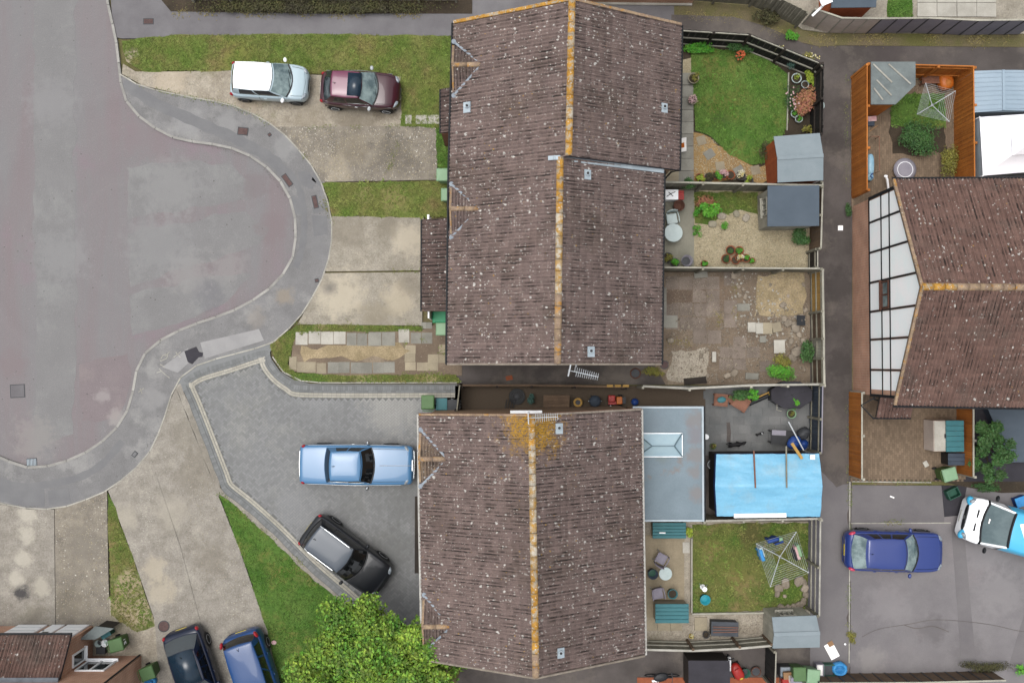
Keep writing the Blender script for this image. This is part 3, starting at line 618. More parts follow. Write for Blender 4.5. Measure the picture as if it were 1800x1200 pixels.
lawn([(214,72),(300,62),(560,60),(802,64),(806,205),(770,225),(704,222),(706,200),(704,134),(560,130),(400,124),(252,126),(222,108)], .108, 'lawn_ground', 'blade', 9000)
lawn([(566,322),(700,320),(772,318),(800,300),(800,380),(745,382),(584,380),(578,350)], .108, 'lawn_ground', 'blade', 2600)
lawn([(766,225),(790,225),(792,318),(770,318)], .109, 'lawn_lush', 'blade_lush', 500)
lawn([(384,868),(410,885),(470,940),(530,1000),(590,1050),(640,1090),(760,1110),(770,1260),(508,1260),(470,1108),(420,962)], .108, 'lawn_lush', 'blade_lush', 9000)
lawn([(189,866),(197,880),(236,985),(262,1065),(272,1100),(240,1110),(195,1080)], .107, 'lawn_mixed', 'blade', 1600)
lawn([(474,606),(494,591),(522,572),(560,570),(745,574),(742,582),(560,582),(520,590),(505,640),(520,655),(600,660),(800,658),(812,672),(560,671),(520,668),(490,645)], .106, 'lawn_mixed', 'blade', 1800)
struct('front_garden', [(516,582),(742,580),(790,560),(812,560),(812,660),(600,662),(510,652)], .098, 'dirt')

# block-paved drive: herringbone pavers with pale border courses
BP = [(322,664),(345,650),(400,634),(470,612),(478,632),(492,652),(515,666),(545,674),(600,675),(810,675),(812,722),(760,740),(760,1110),(640,1110),(600,1052),(540,1000),(480,940),(430,895),(392,866),(380,835),(350,760),(330,705)]
drv = struct('driveway', BP, .09, 'paver_joint')
MB().prism([(p.x, p.y) for p in poly([(309,684),(314,668),(324,655),(352,637),(400,622),(470,603),(482,604),(474,620),(400,642),(345,656),(332,668),(322,690)], .096)], .0, .0965).build('edge_strip', 'paver_dark', drv)
Pw = [(p.x, p.y) for p in poly(BP, .1)]
border_dark = [(800,677),(545,677),(515,670),(494,656),(478,636),(468,614),(400,634),(348,650),(326,664),(318,676),(333,712),(352,760),(382,838),(392,862),(430,893),(480,938),(540,998),(600,1050),(640,1085)]
def course(px, off, w, step, mat):
    c = resample([Vector(p) for p in catmull([W(x, y, .1) for x, y in px], 4)], .12); m = MB()
    c = [p+Vector((-(c[min(i+1, len(c)-1)]-c[max(i-1, 0)]).y, (c[min(i+1, len(c)-1)]-c[max(i-1, 0)]).x, 0)).normalized()*off for i, p in enumerate(c)]; c = resample(c, step)
    for i in range(len(c)-1):
        d = (c[i+1]-c[i]).normalized(); n = Vector((-d.y, d.x, 0)); p = (c[i]+c[i+1])/2
        m.box((p.x, p.y, .085+random.uniform(-.002, .002)), (step-.008, w-.008, .04), math.atan2(d.y, d.x))
    o = m.build('border_paver', mat, drv); o['kind'] = 'stuff'
for k, (mt, w, o0) in enumerate((('paver_dark', .2, .12), ('paver_dark', .1, .28), ('paver_light', .1, .39), ('paver_light', .1, .50))):
    course(border_dark, o0, w, .105 if k == 0 else .205, mt)
ribbon([(312,676),(328,714),(347,762),(377,840),(388,867),(426,897),(476,942),(536,1002),(596,1054),(640,1088)], .26, .099, 'concrete_haunch', 'concrete_grey', drv)
inner = [Vector((p[0], p[1], 0)) for p in Pw]
m = MB(); bw, bl = .1, .2; xs = [p[0] for p in Pw]; ys = [p[1] for p in Pw]
bline = [Vector((p.x, p.y)) for p in resample(catmull([W(x, y, .1) for x, y in border_dark], 4), .15)]
def near_border(x, y, d): 
    for q in bline:
        if abs(q.x-x) < d and abs(q.y-y) < d and (q.x-x)**2+(q.y-y)**2 < d*d: return True
    return False
ca, sa = math.cos(PI/4), math.sin(PI/4); R = 12.5; cx0, cy0 = (min(xs)+max(xs))/2, (min(ys)+max(ys))/2
n = int(R/bw)
for i in range(-n, n):
    for j in range(-n, n):
        # herringbone: cells (i,j) with (i+j) mod 4 in {0: horizontal start, 2: vertical start}
        k = (i-j) % 4
        if k == 0: ux, uy, w_, h_ = (i+1)*bw, (j+.5)*bw, bl, bw
        elif k == 3: ux, uy, w_, h_ = (i+.5)*bw, (j+1)*bw, bw, bl
        else: continue
        x, y = cx0+ux*ca-uy*sa, cy0+ux*sa+uy*ca
        if not inpoly(x, y, Pw) or near_border(x, y, .62): continue
        m.box((x, y, .082+random.uniform(-.0015, .0015)), (w_-.008, h_-.008, .04), PI/4)
o = m.build('paver', 'paver', drv); o['kind'] = 'stuff'
stones(drv, [(812,672.5),(560,672.5),(520,668),(492,650),(476,622),(469,607)], .112, .05, .12, .9, 'edging_stone', 'edging')

def slab_at(parent, px, py, sx, sy, rz, z, mat, t=.05, name='paving_slab'):
    p = at(px, py, z)
    return MB().box((0, 0, 0), (sx-.012, sy-.012, t), taper=.985).build(name, mat, parent, loc=(p.x, p.y, z-t/2)).__setattr__('rotation_euler', (0, 0, rz))
_slabcache = {}
def slab_grid(parent, x0, y0, x1, y1, nx, ny, z, mat, skip=0.0, jit=.006, t=.05, name='paving_slab', rz=0.0, bond=False):
    a = at(x0, y0, z); b = at(x1, y1, z); sx, sy = (b.x-a.x)/nx, (a.y-b.y)/ny
    key = (round(sx, 3), round(sy, 3), mat)
    if key not in _slabcache: _slabcache[key] = MB().box((0, 0, 0), (sx-.014, sy-.014, t), taper=.985).mesh(name, mat)
    for i in range(nx):
        for j in range(ny):
            if random.random() < skip: continue
            ox = sx*.5 if (bond and j % 2) else 0
            if bond and j % 2 and i == nx-1: continue
            inst(name, _slabcache[key], parent, (a.x+(i+.5)*sx+ox+random.uniform(-jit, jit), a.y-(j+.5)*sy+random.uniform(-jit, jit), z-t/2+random.uniform(-.006, .004)), (random.uniform(-.008, .008), random.uniform(-.008, .008), rz+random.uniform(-.01, .01)))
# slab paths in the front garden of the end terrace
fg = bpy.data.objects['front_garden']
slab_grid(fg, 520, 583, 608, 606, 4, 1, .108, 'slab_white', .1, .04); slab_grid(fg, 610, 584, 646, 607, 2, 1, .109, 'slab_grey', 0, .03); slab_grid(fg, 647, 583, 695, 608, 2, 1, .115, 'slab_grey')
slab_at(fg, 710, 590, .5, .62, .02, .118, 'slab_white'); slab_grid(fg, 722, 584, 760, 604, 2, 1, .113, 'slab_grey')
slab_grid(fg, 522, 636, 574, 655, 3, 1, .107, 'slab_buff', .1, .04); slab_grid(fg, 576, 636, 695, 656, 6, 1, .107, 'slab_grey', .1, .03); slab_grid(fg, 712, 606, 790, 652, 4, 3, .107, 'slab_buff', .2, .03)
slab_grid(fg, 508, 626, 522, 650, 1, 1, .112, 'slab_buff'); slab_grid(fg, 740, 566, 760, 578, 2, 1, .113, 'slab_grey')
MB().prism(ragged([(p.x, p.y) for p in poly([(530,610),(620,607),(700,606),(722,618),(690,632),(600,630),(535,636)], .104)], .12), .05, .1035).build('straw_patch', 'straw', fg)
# stepping slabs on the long lawn
ln = bpy.data.objects['lawn']
for px, sx in ((718, .3), (741, .55), (763, .55)): slab_at(ln, px, 210, sx, .42, random.uniform(-.03, .03), .118, 'slab_white')
# eastern block-paved yards (small brick pavers)
def brick_yard(name, px, z):
    o = struct(name, px, z-.012, 'brick_paver_joint'); P = [(p.x, p.y) for p in poly(px, z)]; m = MB()
    xs = [p[0] for p in P]; ys = [p[1] for p in P]; x = min(xs); i = 0
    while x < max(xs):
        y = min(ys)+(i % 2)*.1
        while y < max(ys):
            if inpoly(x+.05, y+.1, P): m.box((x+.05, y+.1, z-.02+random.uniform(-.002, .002)), (.092, .192, .04))
            y += .2
        x += .1; i += 1
    q = m.build('paver', 'brick_paver', o); q['kind'] = 'stuff'; return o
brick_yard('yard', [(1497,140),(1690,140),(1690,372),(1497,372)], .06)
brick_yard('yard', [(1496,686),(1700,686),(1698,846),(1495,845)], .06)
# ---------------------------------------------------------------- houses
TW, TG = .30, .30
def tile_mesh(mat, w, g):
    """one double-roll tile: x across the roof, y up the slope"""
    prof = [(0, .014), (.03, .004), (.20, .0), (.28, .004), (.33, .036), (.40, .05), (.47, .036), (.52, .004), (.70, .0), (.78, .004), (.83, .036), (.91, .05), (1.0, .028)]
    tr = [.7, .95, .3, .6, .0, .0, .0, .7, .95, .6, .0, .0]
    vs = []; fs = []; n = len(prof)
    for y, zz in ((0, .024), (g*1.10, .002)):
        for a, h in prof: vs.append((a*w, y, h+zz))
    for a, h in prof: vs.append((a*w, -.022, h*.9-.004))
    for i in range(n-1): fs.append((i, i+1, n+i+1, n+i))
    for i in range(n-1): fs.append((2*n+i, 2*n+i+1, i+1, i))
    return vs, fs, tr+[1.0]*len(tr)  # pan and front-lip weights for moss and painted shade
def mesh_with_trough(name, vs, fs, tr, rnd, mat):
    me = bpy.data.meshes.new(name); me.from_pydata(vs, [], fs)
    me.attributes.new('rnd', 'FLOAT', 'FACE').data.foreach_set('value', rnd)
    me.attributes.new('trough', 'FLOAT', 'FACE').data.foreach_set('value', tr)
    me.materials.append(MATS[mat]); me.polygons.foreach_set('use_smooth', [True]*len(me.polygons)); me.update(); return me
def slope_tiles(E0, E1, R0, R1):
    """tile placements over the roof slope with eave E0-E1 and ridge R0-R1"""
    u = ((E1-E0)+(R1-R0)).normalized(); v = ((R0-E0)+(R1-E1)).normalized(); n = u.cross(v).normalized(); v = n.cross(u)
    Lu = (E1-E0).length; Lv = ((R0-E0).length+(R1-E1).length)/2
    nc = max(1, round(Lu/TW)); nr = max(1, round(Lv/TG)); out = []
    for j in range(nr):
        for i in range(nc):
            a, b = i/nc, j/nr
            p = (E0.lerp(E1, a)).lerp(R0.lerp(R1, a), b)
            out.append((p, u, v, n, Lu/nc, Lv/nr, j/nr))
    return out
def tiles_build(roof, places, mat, singles=300):
    if not places: return
    places = sorted(places, key=lambda t: -t[0].z)
    w, g = places[0][4], places[0][5]; vs, fs, tr = tile_mesh(mat, w, g)
    proto = mesh_with_trough('tile', vs, fs, tr, [0.0]*len(fs), mat)
    def xf(t):
        p, u, v, n = t[:4]
        return Matrix((u, v, n)).transposed() @ Matrix.Rotation(random.uniform(-.006, .006), 3, 'Z'), p+n*(.0+random.uniform(0, .004))
    for t in places[:singles]:
        R, p = xf(t); inst('tile', proto, roof, p, R, (t[4]/w, t[5]/g, 1))
    rest = places[singles:]
    if rest:
        V = []; F = []; T_ = []; Rn = []
        for t in rest:
            R, p = xf(t); o = len(V); k = t[4]/w; q = t[5]/g
            V.extend([tuple(R @ Vector((a*k, b*q, c))+p) for a, b, c in vs]); F.extend([tuple(i+o for i in f) for f in fs]); T_.extend(tr); Rn.extend([random.random()]*len(fs))
        ob = bpy.data.objects.new('tile_field', mesh_with_trough('tile_field', V, F, T_, Rn, mat)); COL.objects.link(ob); ob.parent = roof; ob['kind'] = 'stuff'
def ridge(roof, a, b, mat, name='ridge_tile', r=.125):
    d = b-a; L = d.length; n = max(1, round(L/.45)); st = L/n; x = d/L
    y = Vector((0, 0, 1)).cross(x).normalized(); z = x.cross(y); R = Matrix((x, y, z)).transposed()
    m = MB(); vs = []; fs = []
    K = 7
    for xx in (0, st-.015):
        for rr in (r+(.006 if xx == 0 else 0), r-.018):
            for k in range(K):
                t = PI*k/(K-1); vs.append((xx, rr*math.cos(t)*1.05, rr*math.sin(t)*.8))
    for k in range(K-1): fs += [(k, k+1, 2*K+k+1, 2*K+k), (k, K+k, K+k+1, k+1), (2*K+k, 2*K+k+1, 3*K+k+1, 3*K+k)]
    m.add(vs, fs)
    meshes = [m.mesh(name, q, True) for q in (mat if isinstance(mat, list) else [mat])]
    for i in range(n):
        f = i/n; q = meshes[min(len(meshes)-1, int(f*len(meshes)+random.uniform(-.25, .25)) if len(meshes) > 1 else 0)] if True else None
        inst(name, q, roof, a+x*(i*st)+Vector((0, 0, .0+random.uniform(-.008, .008))), R)
def window(parent, c, w, h, facing, sub=1, frame='white_upvc', glass='glass'):
    """casement window on a wall; facing = outward unit vector"""
    f = Vector(facing); s = Vector((-f.y, f.x, 0)); c = Vector(c); rz = math.atan2(s.y, s.x)
    m = MB(); t = .06
    for sg in (-1, 1): m.box(c+s*sg*(w/2-t/2)+f*.02, (t, .09, h), rz)
    for sg in (-1, 1): m.box(c+Vector((0, 0, sg*(h/2-t/2)))+f*.02, (w-2*t, .088, t), rz)
    for k in range(1, sub): m.box(c+s*(-w/2+w*k/sub)+f*.02, (t, .086, h-2*t), rz)
    win = m.build('window', frame, parent)
    MB().box(c+f*.005, (w-.02, .03, h-.02), rz).build('pane', glass, win)
    MB().box(c+Vector((0, 0, -h/2-.02))+f*.06, (w+.1, .16, .04), rz).build('sill', frame, win)
    return win
def door(parent, c, w, h, facing, mat='white_upvc'):
    f = Vector(facing); s = Vector((-f.y, f.x, 0)); c = Vector(c); rz = math.atan2(s.y, s.x)
    d = MB().box(c+f*.02, (w, .07, h), rz).build('door', mat, parent, bevel=.01)
    MB().box(c+s*w*.36+f*.07, (.04, .05, .14), rz).build('handle', 'chrome', d)
    MB().box(c+Vector((0, 0, h*.22))+f*.06, (w*.5, .012, h*.3), rz).build('pane', 'glass', d)
    return d
def pitched_house(name, label, E, zr, wallmat, tilemat, ridgemat, axis='y', over=.3, gable=(True, True), ground=.0, tile_extra=None, gutter='black_plastic'):
    """E: eave corners TL, TR, BR, BL (image order). axis 'y': ridge runs up-down in plan; 'x': left-right"""
    TL, TR, BR, BL = E; ze = TL.z
    if axis == 'y': R0, R1 = (TL+TR)/2, (BL+BR)/2
    else: R0, R1 = (TL+BL)/2, (TR+BR)/2
    R0 = Vector((R0.x, R0.y, zr)); R1 = Vector((R1.x, R1.y, zr))
    base = (TL+TR+BL+BR)/4; h = thing(name, label, 'house', (0, 0, 0))
    # walls (inset under the eaves), with gable triangles
    m = MB()
    if axis == 'y':
        ux = (TR-TL).normalized(); ins = ux*over
        c = [TL+ins, TR-ins, BR-ins, BL+ins]; d = (BL-TL).normalized()
        c = [c[0]+d*(.06 if gable[0] else 0.001), c[1]+d*(.06 if gable[0] else 0.001), c[2]-d*(.06 if gable[1] else 0.001), c[3]-d*(.06 if gable[1] else 0.001)]
        g0, g1 = R0+d*.06, R1-d*.06
        zw = ze+over*(zr-ze)/((TR-TL).length/2)-.06
        low = [Vector((p.x, p.y, ground-.05)) for p in c]; up = [Vector((p.x, p.y, zw)) for p in c]
        ap = [Vector((g0.x, g0.y, zr-.08)), Vector((g1.x, g1.y, zr-.08))]
        m.add(low+up+ap, [(0,1,5,4),(1,2,6,5),(2,3,7,6),(3,0,4,7),(4,5,8),(6,7,9),(4,8,9,7),(5,6,9,8)])
    else:
        uy = (TL-BL).normalized(); ins = uy*over; d = (TR-TL).normalized()
        c = [TL-ins+d*.1, TR-ins-d*(.06 if gable[1] else .001), BR+ins-d*(.06 if gable[1] else .001), BL+ins+d*.1]
        if not gable[0]: c[0] = TL-ins+d*.001; c[3] = BL+ins+d*.001
        zw = ze+over*(zr-ze)/((TL-BL).length/2)-.06
        low = [Vector((p.x, p.y, ground-.05)) for p in c]; up = [Vector((p.x, p.y, zw)) for p in c]
        m0 = (c[0]+c[3])/2; m1 = (c[1]+c[2])/2
        ap = [Vector((m0.x, m0.y, zr-.08)), Vector((m1.x, m1.y, zr-.08))]
        m.add(low+up+ap, [(0,1,5,4),(1,2,6,5),(2,3,7,6),(3,0,4,7),(4,8,7),(5,6,9),(4,5,9,8),(7,8,9,6)])
    wall = m.build('wall', wallmat, h)
    # roof deck
    k = Vector((0, 0, -.05)); m = MB()
    q = [TL+k, TR+k, BR+k, BL+k, R0+k, R1+k]; q += [p+Vector((0, 0, -.12)) for p in q]
    if axis == 'y': fs = [(0,3,5,4),(1,4,5,2),(6,10,11,9),(7,8,11,10),(0,6,9,3),(1,2,8,7),(0,4,10,6),(4,1,7,10),(3,9,11,5),(5,11,8,2)]
    else: fs = [(0,4,5,1),(3,2,5,4),(6,7,11,10),(9,10,11,8),(0,1,7,6),(3,9,8,2),(0,6,10,4),(4,10,9,3),(1,5,11,7),(5,2,8,11)]
    roof = m.add(q, fs).build('roof', 'felt_dark', h)
    if axis == 'y': pl = slope_tiles(TL, BL, R0, R1); pl2 = slope_tiles(BR, TR, R1, R0)
    else: pl = slope_tiles(TR, TL, R1, R0); pl2 = slope_tiles(BL, BR, R0, R1)
    # E0->E1 x up-slope must give an outward normal
    both = []
    for L_ in (pl, pl2):
        if L_[0][3].z < 0: raise RuntimeError('slope orientation')
        both += L_
    return h, wall, roof, both, (R0, R1)
def orient_ok(E0, E1, R0, R1): return (E1-E0).cross(R0-E0).z > 0

ZE = 4.7
pA = [W(798,40,ZE), W(1197,44,ZE), W(1193,299,ZE), W(791,299,ZE)]
pB = [W(791,299.4,ZE), W(1166,299.4,ZE), W(1163.5,468,ZE), W(789,468,ZE)]
pC = [W(789,468.4,ZE), W(1163.5,468.4,ZE), W(1161.5,640,ZE), W(787,640,ZE)]
pD = [W(737,728,ZE), W(1126,719,ZE), W(1129,913,ZE), W(739.5,921,ZE)]
pE = [W(739.5,921.4,ZE), W(1129,913.4,ZE), W(1133,1151,ZE), W(744,1158,ZE)]
ZA, ZB, ZD, ZF = 7.22, 7.07, 7.12, 7.2
A, wA, rA, tA, kA = pitched_house('terraced_house', 'taller end terrace house with tan lichen verge and lawn behind', pA, ZA, 'brick_buff', 'tile_main', None, gable=(True, True))
B, wB, rB, tB, kB = pitched_house('terraced_house', 'middle terrace house with brown tiles and gravel garden behind', pB, ZB, 'brick_buff', 'tile_main', None, gable=(False, False))
C, wC, rC, tC, kC = pitched_house('terraced_house', 'end terrace house with brown tiles and rubble yard behind', pC, ZB, 'brick_buff', 'tile_main', None, gable=(False, True))
D, wD, rD, tD, kD = pitched_house('semi_detached_house', 'semi-detached house with gold lichen at its gable end and flat-roofed extension', pD, ZD, 'brick_buff', 'tile_gold', None, gable=(True, False))
E_, wE, rE, tE, kE = pitched_house('semi_detached_house', 'semi-detached house with brown tiled roof half under the leafy tree', pE, ZD, 'brick_buff', 'tile_main', None, gable=(False, True))
pF = [W(1570,316,ZE), W(1722,315,ZE), W(1724,714,ZE), W(1572,711,ZE)]
pG = [W(1722.4,315,ZE), W(1990,314,ZE), W(1994,718,ZE), W(1724.4,714,ZE)]
F_, wF, rF, tF, kF = pitched_house('gabled_house', 'house with black and white half-timbered gable end above red brick', pF, ZF, 'brick_red', 'tile_east', None, axis='x', gable=(True, False))
G_, wG, rG, tG, kG = pitched_house('gabled_house', 'house with red-brown tiles adjoining the half-timbered gable house', pG, ZF, 'brick_red', 'tile_east', None, axis='x', gable=(False, True))

# gablets cut the tile field of the street-side slopes
GABLETS = []
def gablet_def(house, roof, E0t, yc, half, depth, z0=ZE, rise=None):
    """yc: photo row of the small ridge; half: half width in m; depth: run back into the main slope in m"""
    GABLETS.append((house, roof, E0t, yc, half, depth))
def in_gablet(p, g):
    _, _, ex, yc, half, depth = g
    c = W(ex, yc, ZE); d = p.x-c.x
    return -.6 < d < depth and abs(p.y-c.y) < half*(1-max(d, 0)/depth)-.02
gablet_def(A, rA, 800, 122, .92, 1.05); gablet_def(B, rB, 796, 371, .90, 1.05)
gablet_def(D, rD, 742, 804, .95, 1.0); gablet_def(E_, rE, 748, 1094, .95, 1.0)
def cut(tiles, houses): 
    gs = [g for g in GABLETS if g[0] in houses]
    return [t for t in tiles if not any(in_gablet(t[0]+t[1]*.15+t[2]*.15, g) for g in gs)]
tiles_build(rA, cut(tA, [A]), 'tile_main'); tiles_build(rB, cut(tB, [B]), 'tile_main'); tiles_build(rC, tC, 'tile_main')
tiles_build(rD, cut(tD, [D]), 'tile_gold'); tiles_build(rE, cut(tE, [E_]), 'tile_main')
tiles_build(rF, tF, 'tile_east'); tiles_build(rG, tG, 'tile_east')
up = Vector((0, 0, .03))
ridge(rA, kA[0]+up, kA[1]+up, ['ridge_gold', 'ridge_gold', 'ridge_gold', 'ridge_pale', 'ridge_gold']); ridge(rB, kB[0]+up, kB[1]+up, ['ridge_gold', 'ridge_gold', 'ridge_pale', 'ridge_pale']); ridge(rC, kC[0]+up, kC[1]+up, ['ridge_pale', 'ridge_buff', 'ridge_buff'])
ridge(rD, kD[0]+up, kD[1]+up, ['ridge_gold', 'ridge_pale', 'ridge_pale']); ridge(rE, kE[0]+up, kE[1]+up, ['ridge_pale', 'ridge_gold', 'ridge_gold', 'ridge_gold', 'ridge_buff'])
ridge(rF, kF[0]+up, kF[1]+up, ['ridge_gold', 'ridge_buff', 'ridge_buff']); ridge(rG, kG[0]+up, kG[1]+up, ['ridge_buff'])
def verge(roof, pts, mat, w=.10, h=.09, name='verge'):
    m = MB()
    for a, b in zip(pts, pts[1:]):
        n = max(1, round((b-a).length/.3))
        for i in range(n):
            p, q = a.lerp(b, i/n), a.lerp(b, (i+.97)/n); m.bar(p, q, w, h+random.uniform(-.01, .015))
    m.build(name, mat, roof)
vz = Vector((0, 0, .045)); 
verge(rA, [pA[0]+vz, kA[0]+vz], 'ridge_gold', .13); verge(rA, [kA[0]+vz, pA[1]+vz], 'ridge_buff', .1)
verge(rC, [pC[3]+vz, kC[1]+vz, pC[2]+vz], 'mortar', .07); verge(rD, [pD[0]+vz, kD[0]+vz], 'ridge_buff', .08); verge(rD, [kD[0]+vz, pD[1]+vz], 'mortar', .07)
verge(rE, [pE[3]+vz, kE[1]+vz, pE[2]+vz], 'mortar', .07); verge(rF, [pF[0]+vz, kF[0]+vz, pF[3]+vz], 'ridge_buff', .11)
# bargeboards and soffits
MB().bar(pD[0]+Vector((0, .03, -.13)), kD[0]+Vector((0, .03, -.13)), .03, .2).bar(kD[0]+Vector((0, .03, -.13)), pD[1]+Vector((0, .03, -.13)), .03, .2).build('bargeboard', 'wood_bench', rD)
# lead flashing where the taller end house steps up
a0 = Vector((kB[0].x, pA[2].y-.05, ZB+.10)); a1 = Vector((pB[1].x, pB[1].y-.05, ZE+.10))
MB().bar(a0+Vector((-.25, 0, 0)), a1, .17, .05).build('lead_flashing', 'zinc', rB, bevel=.01)
MB().bar(a0+Vector((-.45, .0, -.12)), a0+Vector((0, .0, .02)), .16, .04).build('lead_flashing', 'zinc', rB)
def gutters(house, a, b, mat, side):
    o = Vector((side*.06, 0, -.07)); m = MB().tube([a+o, b+o], .055, 8)
    g_ = m.build('gutter', mat, house); 
    q = b+o; MB().tube([q, q+Vector((-side*.3, 0, -.35)), Vector((q.x-side*.3, q.y, .1))], .035, 6).build('downpipe', mat, house)
for hs_, E, mat in ((A, pA, 'black_plastic'), (B, pB, 'black_plastic'), (C, pC, 'black_plastic'), (D, pD, 'gutter_white'), (E_, pE, 'gutter_white')):
    gutters(hs_, E[0], E[3], mat, -1); gutters(hs_, E[1], E[2], mat, 1)
def gutter_x(house, a, b, s):
    o = Vector((0, s*.06, -.07)); MB().tube([a+o, b+o], .055, 8).build('gutter', 'black_plastic', house)
gutter_x(F_, pF[0], pF[1], 1); gutter_x(F_, pF[3], pF[2], -1); gutter_x(G_, pG[0], pG[1], 1); gutter_x(G_, pG[3], pG[2], -1)
# gablets: small tiled gables over the upper windows with lead valleys
for house, roof, ex, yc, half, depth in GABLETS:
    c = W(ex, yc, ZE); sl = {id(A): (ZA-ZE)/4.55, id(B): (ZB-ZE)/4.27}.get(id(house), (ZD-ZE)/4.43)
    zb = ZE+depth*sl
    f0 = Vector((c.x-.05, c.y, zb)); bk = Vector((c.x+depth, c.y, zb)); L0 = Vector((c.x-.05, c.y+half, ZE+.03)); L1 = Vector((c.x-.05, c.y-half, ZE+.03))
    gm = MB(); dz = Vector((0, 0, -.02))
    gm.add([f0+dz, bk+dz, L0+dz, L1+dz, f0+dz*6, L0+dz*6, L1+dz*6], [(0, 2, 1), (0, 1, 3), (0, 4, 5, 2), (0, 3, 6, 4)])
    gb = gm.build('gablet', 'felt_dark', house)
    pl = []
    for (e0, e1) in ((L0, f0), (f0, L1)):
        pass
    for s, Lc in ((1, L0), (-1, L1)):
        vdir = (f0-Lc).normalized(); udir = Vector((1, 0, 0)); n = udir.cross(vdir) if s < 0 else (-udir).cross(vdir)
        u = udir if s < 0 else -udir; Lv = (f0-Lc).length; nr = 4
        for j in range(nr):
            run = depth*(j+.6)/nr; nc = max(1, round((run+.05)/.25))
            for i in range(nc):
                o = Lc+vdir*(Lv*j/nr)
                st = c.x-.05+i*.25 if s < 0 else c.x-.05+(i+1)*.25
                pl.append((Vector((st, o.y, o.z+.0)), u, vdir, n, .25, Lv/nr, 0))
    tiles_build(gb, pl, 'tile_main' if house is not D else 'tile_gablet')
    ridge(gb, f0+Vector((0, 0, .02)), bk+Vector((0, 0, .02)), 'ridge_buff', r=.085)
    m = MB().bar(L0+Vector((-.02, 0, .03)), f0+Vector((-.02, 0, .03)), .09, .08).bar(f0+Vector((-.02, 0, .03)), L1+Vector((-.02, 0, .03)), .07, .06); m.build('verge', 'ridge_buff', gb)
    for Lc, s in ((L0, 1), (L1, -1)):
        a = bk+Vector((.05, 0, .06)); b = Lc+Vector((.02, s*.14, .07)); d = (b-a)
        w = MB().bar(a, b, .085, .03); w.ell(b+Vector((-.02, s*.03, .0)), (.10, .11, .03), .5*s, 10, 5); w.build('lead_valley', 'lead', gb)
    window(house, (c.x+.30-.02, c.y, ZE-.55), 1.2, 1.0, (-1, 0, 0), 2)
# lean-to tiled canopies over the front doors
def canopy(house, xpx0, ypx0, xpx1, ypx1, z0, z1, mat):
    a, b = W(xpx0, ypx0, z0), W(xpx0, ypx1, z0); xr = W(xpx1, ypx0, z1).x+.35
    BLp, TLp = Vector((a.x, b.y, z0)), Vector((a.x, a.y, z0)); R1, R0 = Vector((xr, b.y, z1)), Vector((xr, a.y, z1))
    k = Vector((0, 0, -.04)); k2 = Vector((0, 0, -.14))
    cn = MB().add([BLp+k, TLp+k, R0+k, R1+k, BLp+k2, TLp+k2, R0+k2, R1+k2], [(0,3,2,1),(4,5,6,7),(0,1,5,4),(1,2,6,5),(2,3,7,6),(3,0,4,7)]).build('porch_roof', 'wood_dark', house)
    pl = slope_tiles(TLp, BLp, R0, R1)
    tiles_build(cn, pl, mat)
    MB().tube([BLp+Vector((-.05, 0, -.06)), TLp+Vector((-.05, 0, -.06))], .05, 8).build('gutter', 'black_plastic', cn)
    return a, b
canopy(A, 776, 157, 798, 234, 2.45, 2.95, 'tile_mossy')
MB().box((W(787,234,2.2).x+.3, W(787,234,2.2).y-.03, 1.25), (1.1, .1, 2.3)).build('porch_side', 'wood_bench', A)
a, b = canopy(B, 743, 386, 790, 466, 2.4, 2.95, 'tile_mossy'); a2, b2 = canopy(C, 742.6, 466.6, 789, 547, 2.4, 2.95, 'tile_mossy')
for hs_, ya, yb in ((B, a.y, b.y-.0), (C, a2.y, b2.y)):
    MB().box(((a.x+.25+W(800,450,1).x)/2, (ya+yb)/2, 1.15), (W(800,450,1).x-a.x-.05, abs(ya-yb)-.12, 2.2)).build('porch_wall', 'brick_buff', hs_)
    door(hs_, (a.x+.25, (ya+yb)/2-.8, 1.05), .9, 2.0, (-1, 0, 0)); window(hs_, (a.x+.22, (ya+yb)/2+.7, 1.45), 1.1, 1.1, (-1, 0, 0), 2)
# more openings on street and garden walls
def wx(E, s): return (E[0].x+E[3].x)/2+.30 if s < 0 else (E[1].x+E[2].x)/2-.30
for hs_, E in ((A, pA), (B, pB), (C, pC), (D, pD), (E_, pE)):
    y0, y1 = E[0].y, E[3].y; xr = wx(E, 1)
    for f in (.3, .72): window(hs_, (xr-.03, y0+(y1-y0)*f, 3.75), 1.2, 1.1, (1, 0, 0), 2)
    if hs_ is not D: window(hs_, (xr-.03, y0+(y1-y0)*.3, 1.5), 1.2, 1.1, (1, 0, 0), 2); door(hs_, (xr-.03, y0+(y1-y0)*.72, 1.1), .9, 2.0, (1, 0, 0))
xl = wx(pA, -1); door(A, (xl+.02, W(790,200).y, 1.1), .9, 2.0, (-1, 0, 0)); window(A, (xl+.02, W(790,110).y, 1.5), 1.6, 1.2, (-1, 0, 0), 3)
for hs_, E, rows in ((D, pD, (790, 870)), (E_, pE, (1000, 1090))):
    xl = wx(E, -1); door(hs_, (xl+.02, W(745, rows[0]).y, 1.1), .9, 2.0, (-1, 0, 0)); window(hs_, (xl+.02, W(745, rows[1]).y, 1.5), 1.6, 1.2, (-1, 0, 0), 3)
# trellis board in front of the drive and the front-door clutter of the semi
MB().box((W(735,940,2.3).x+.1, W(735,940,2.3).y, 2.2), (.5, W(735,865,2.3).y-W(735,1000,2.3).y, .08)).build('window_canopy', 'wood_dark', D)
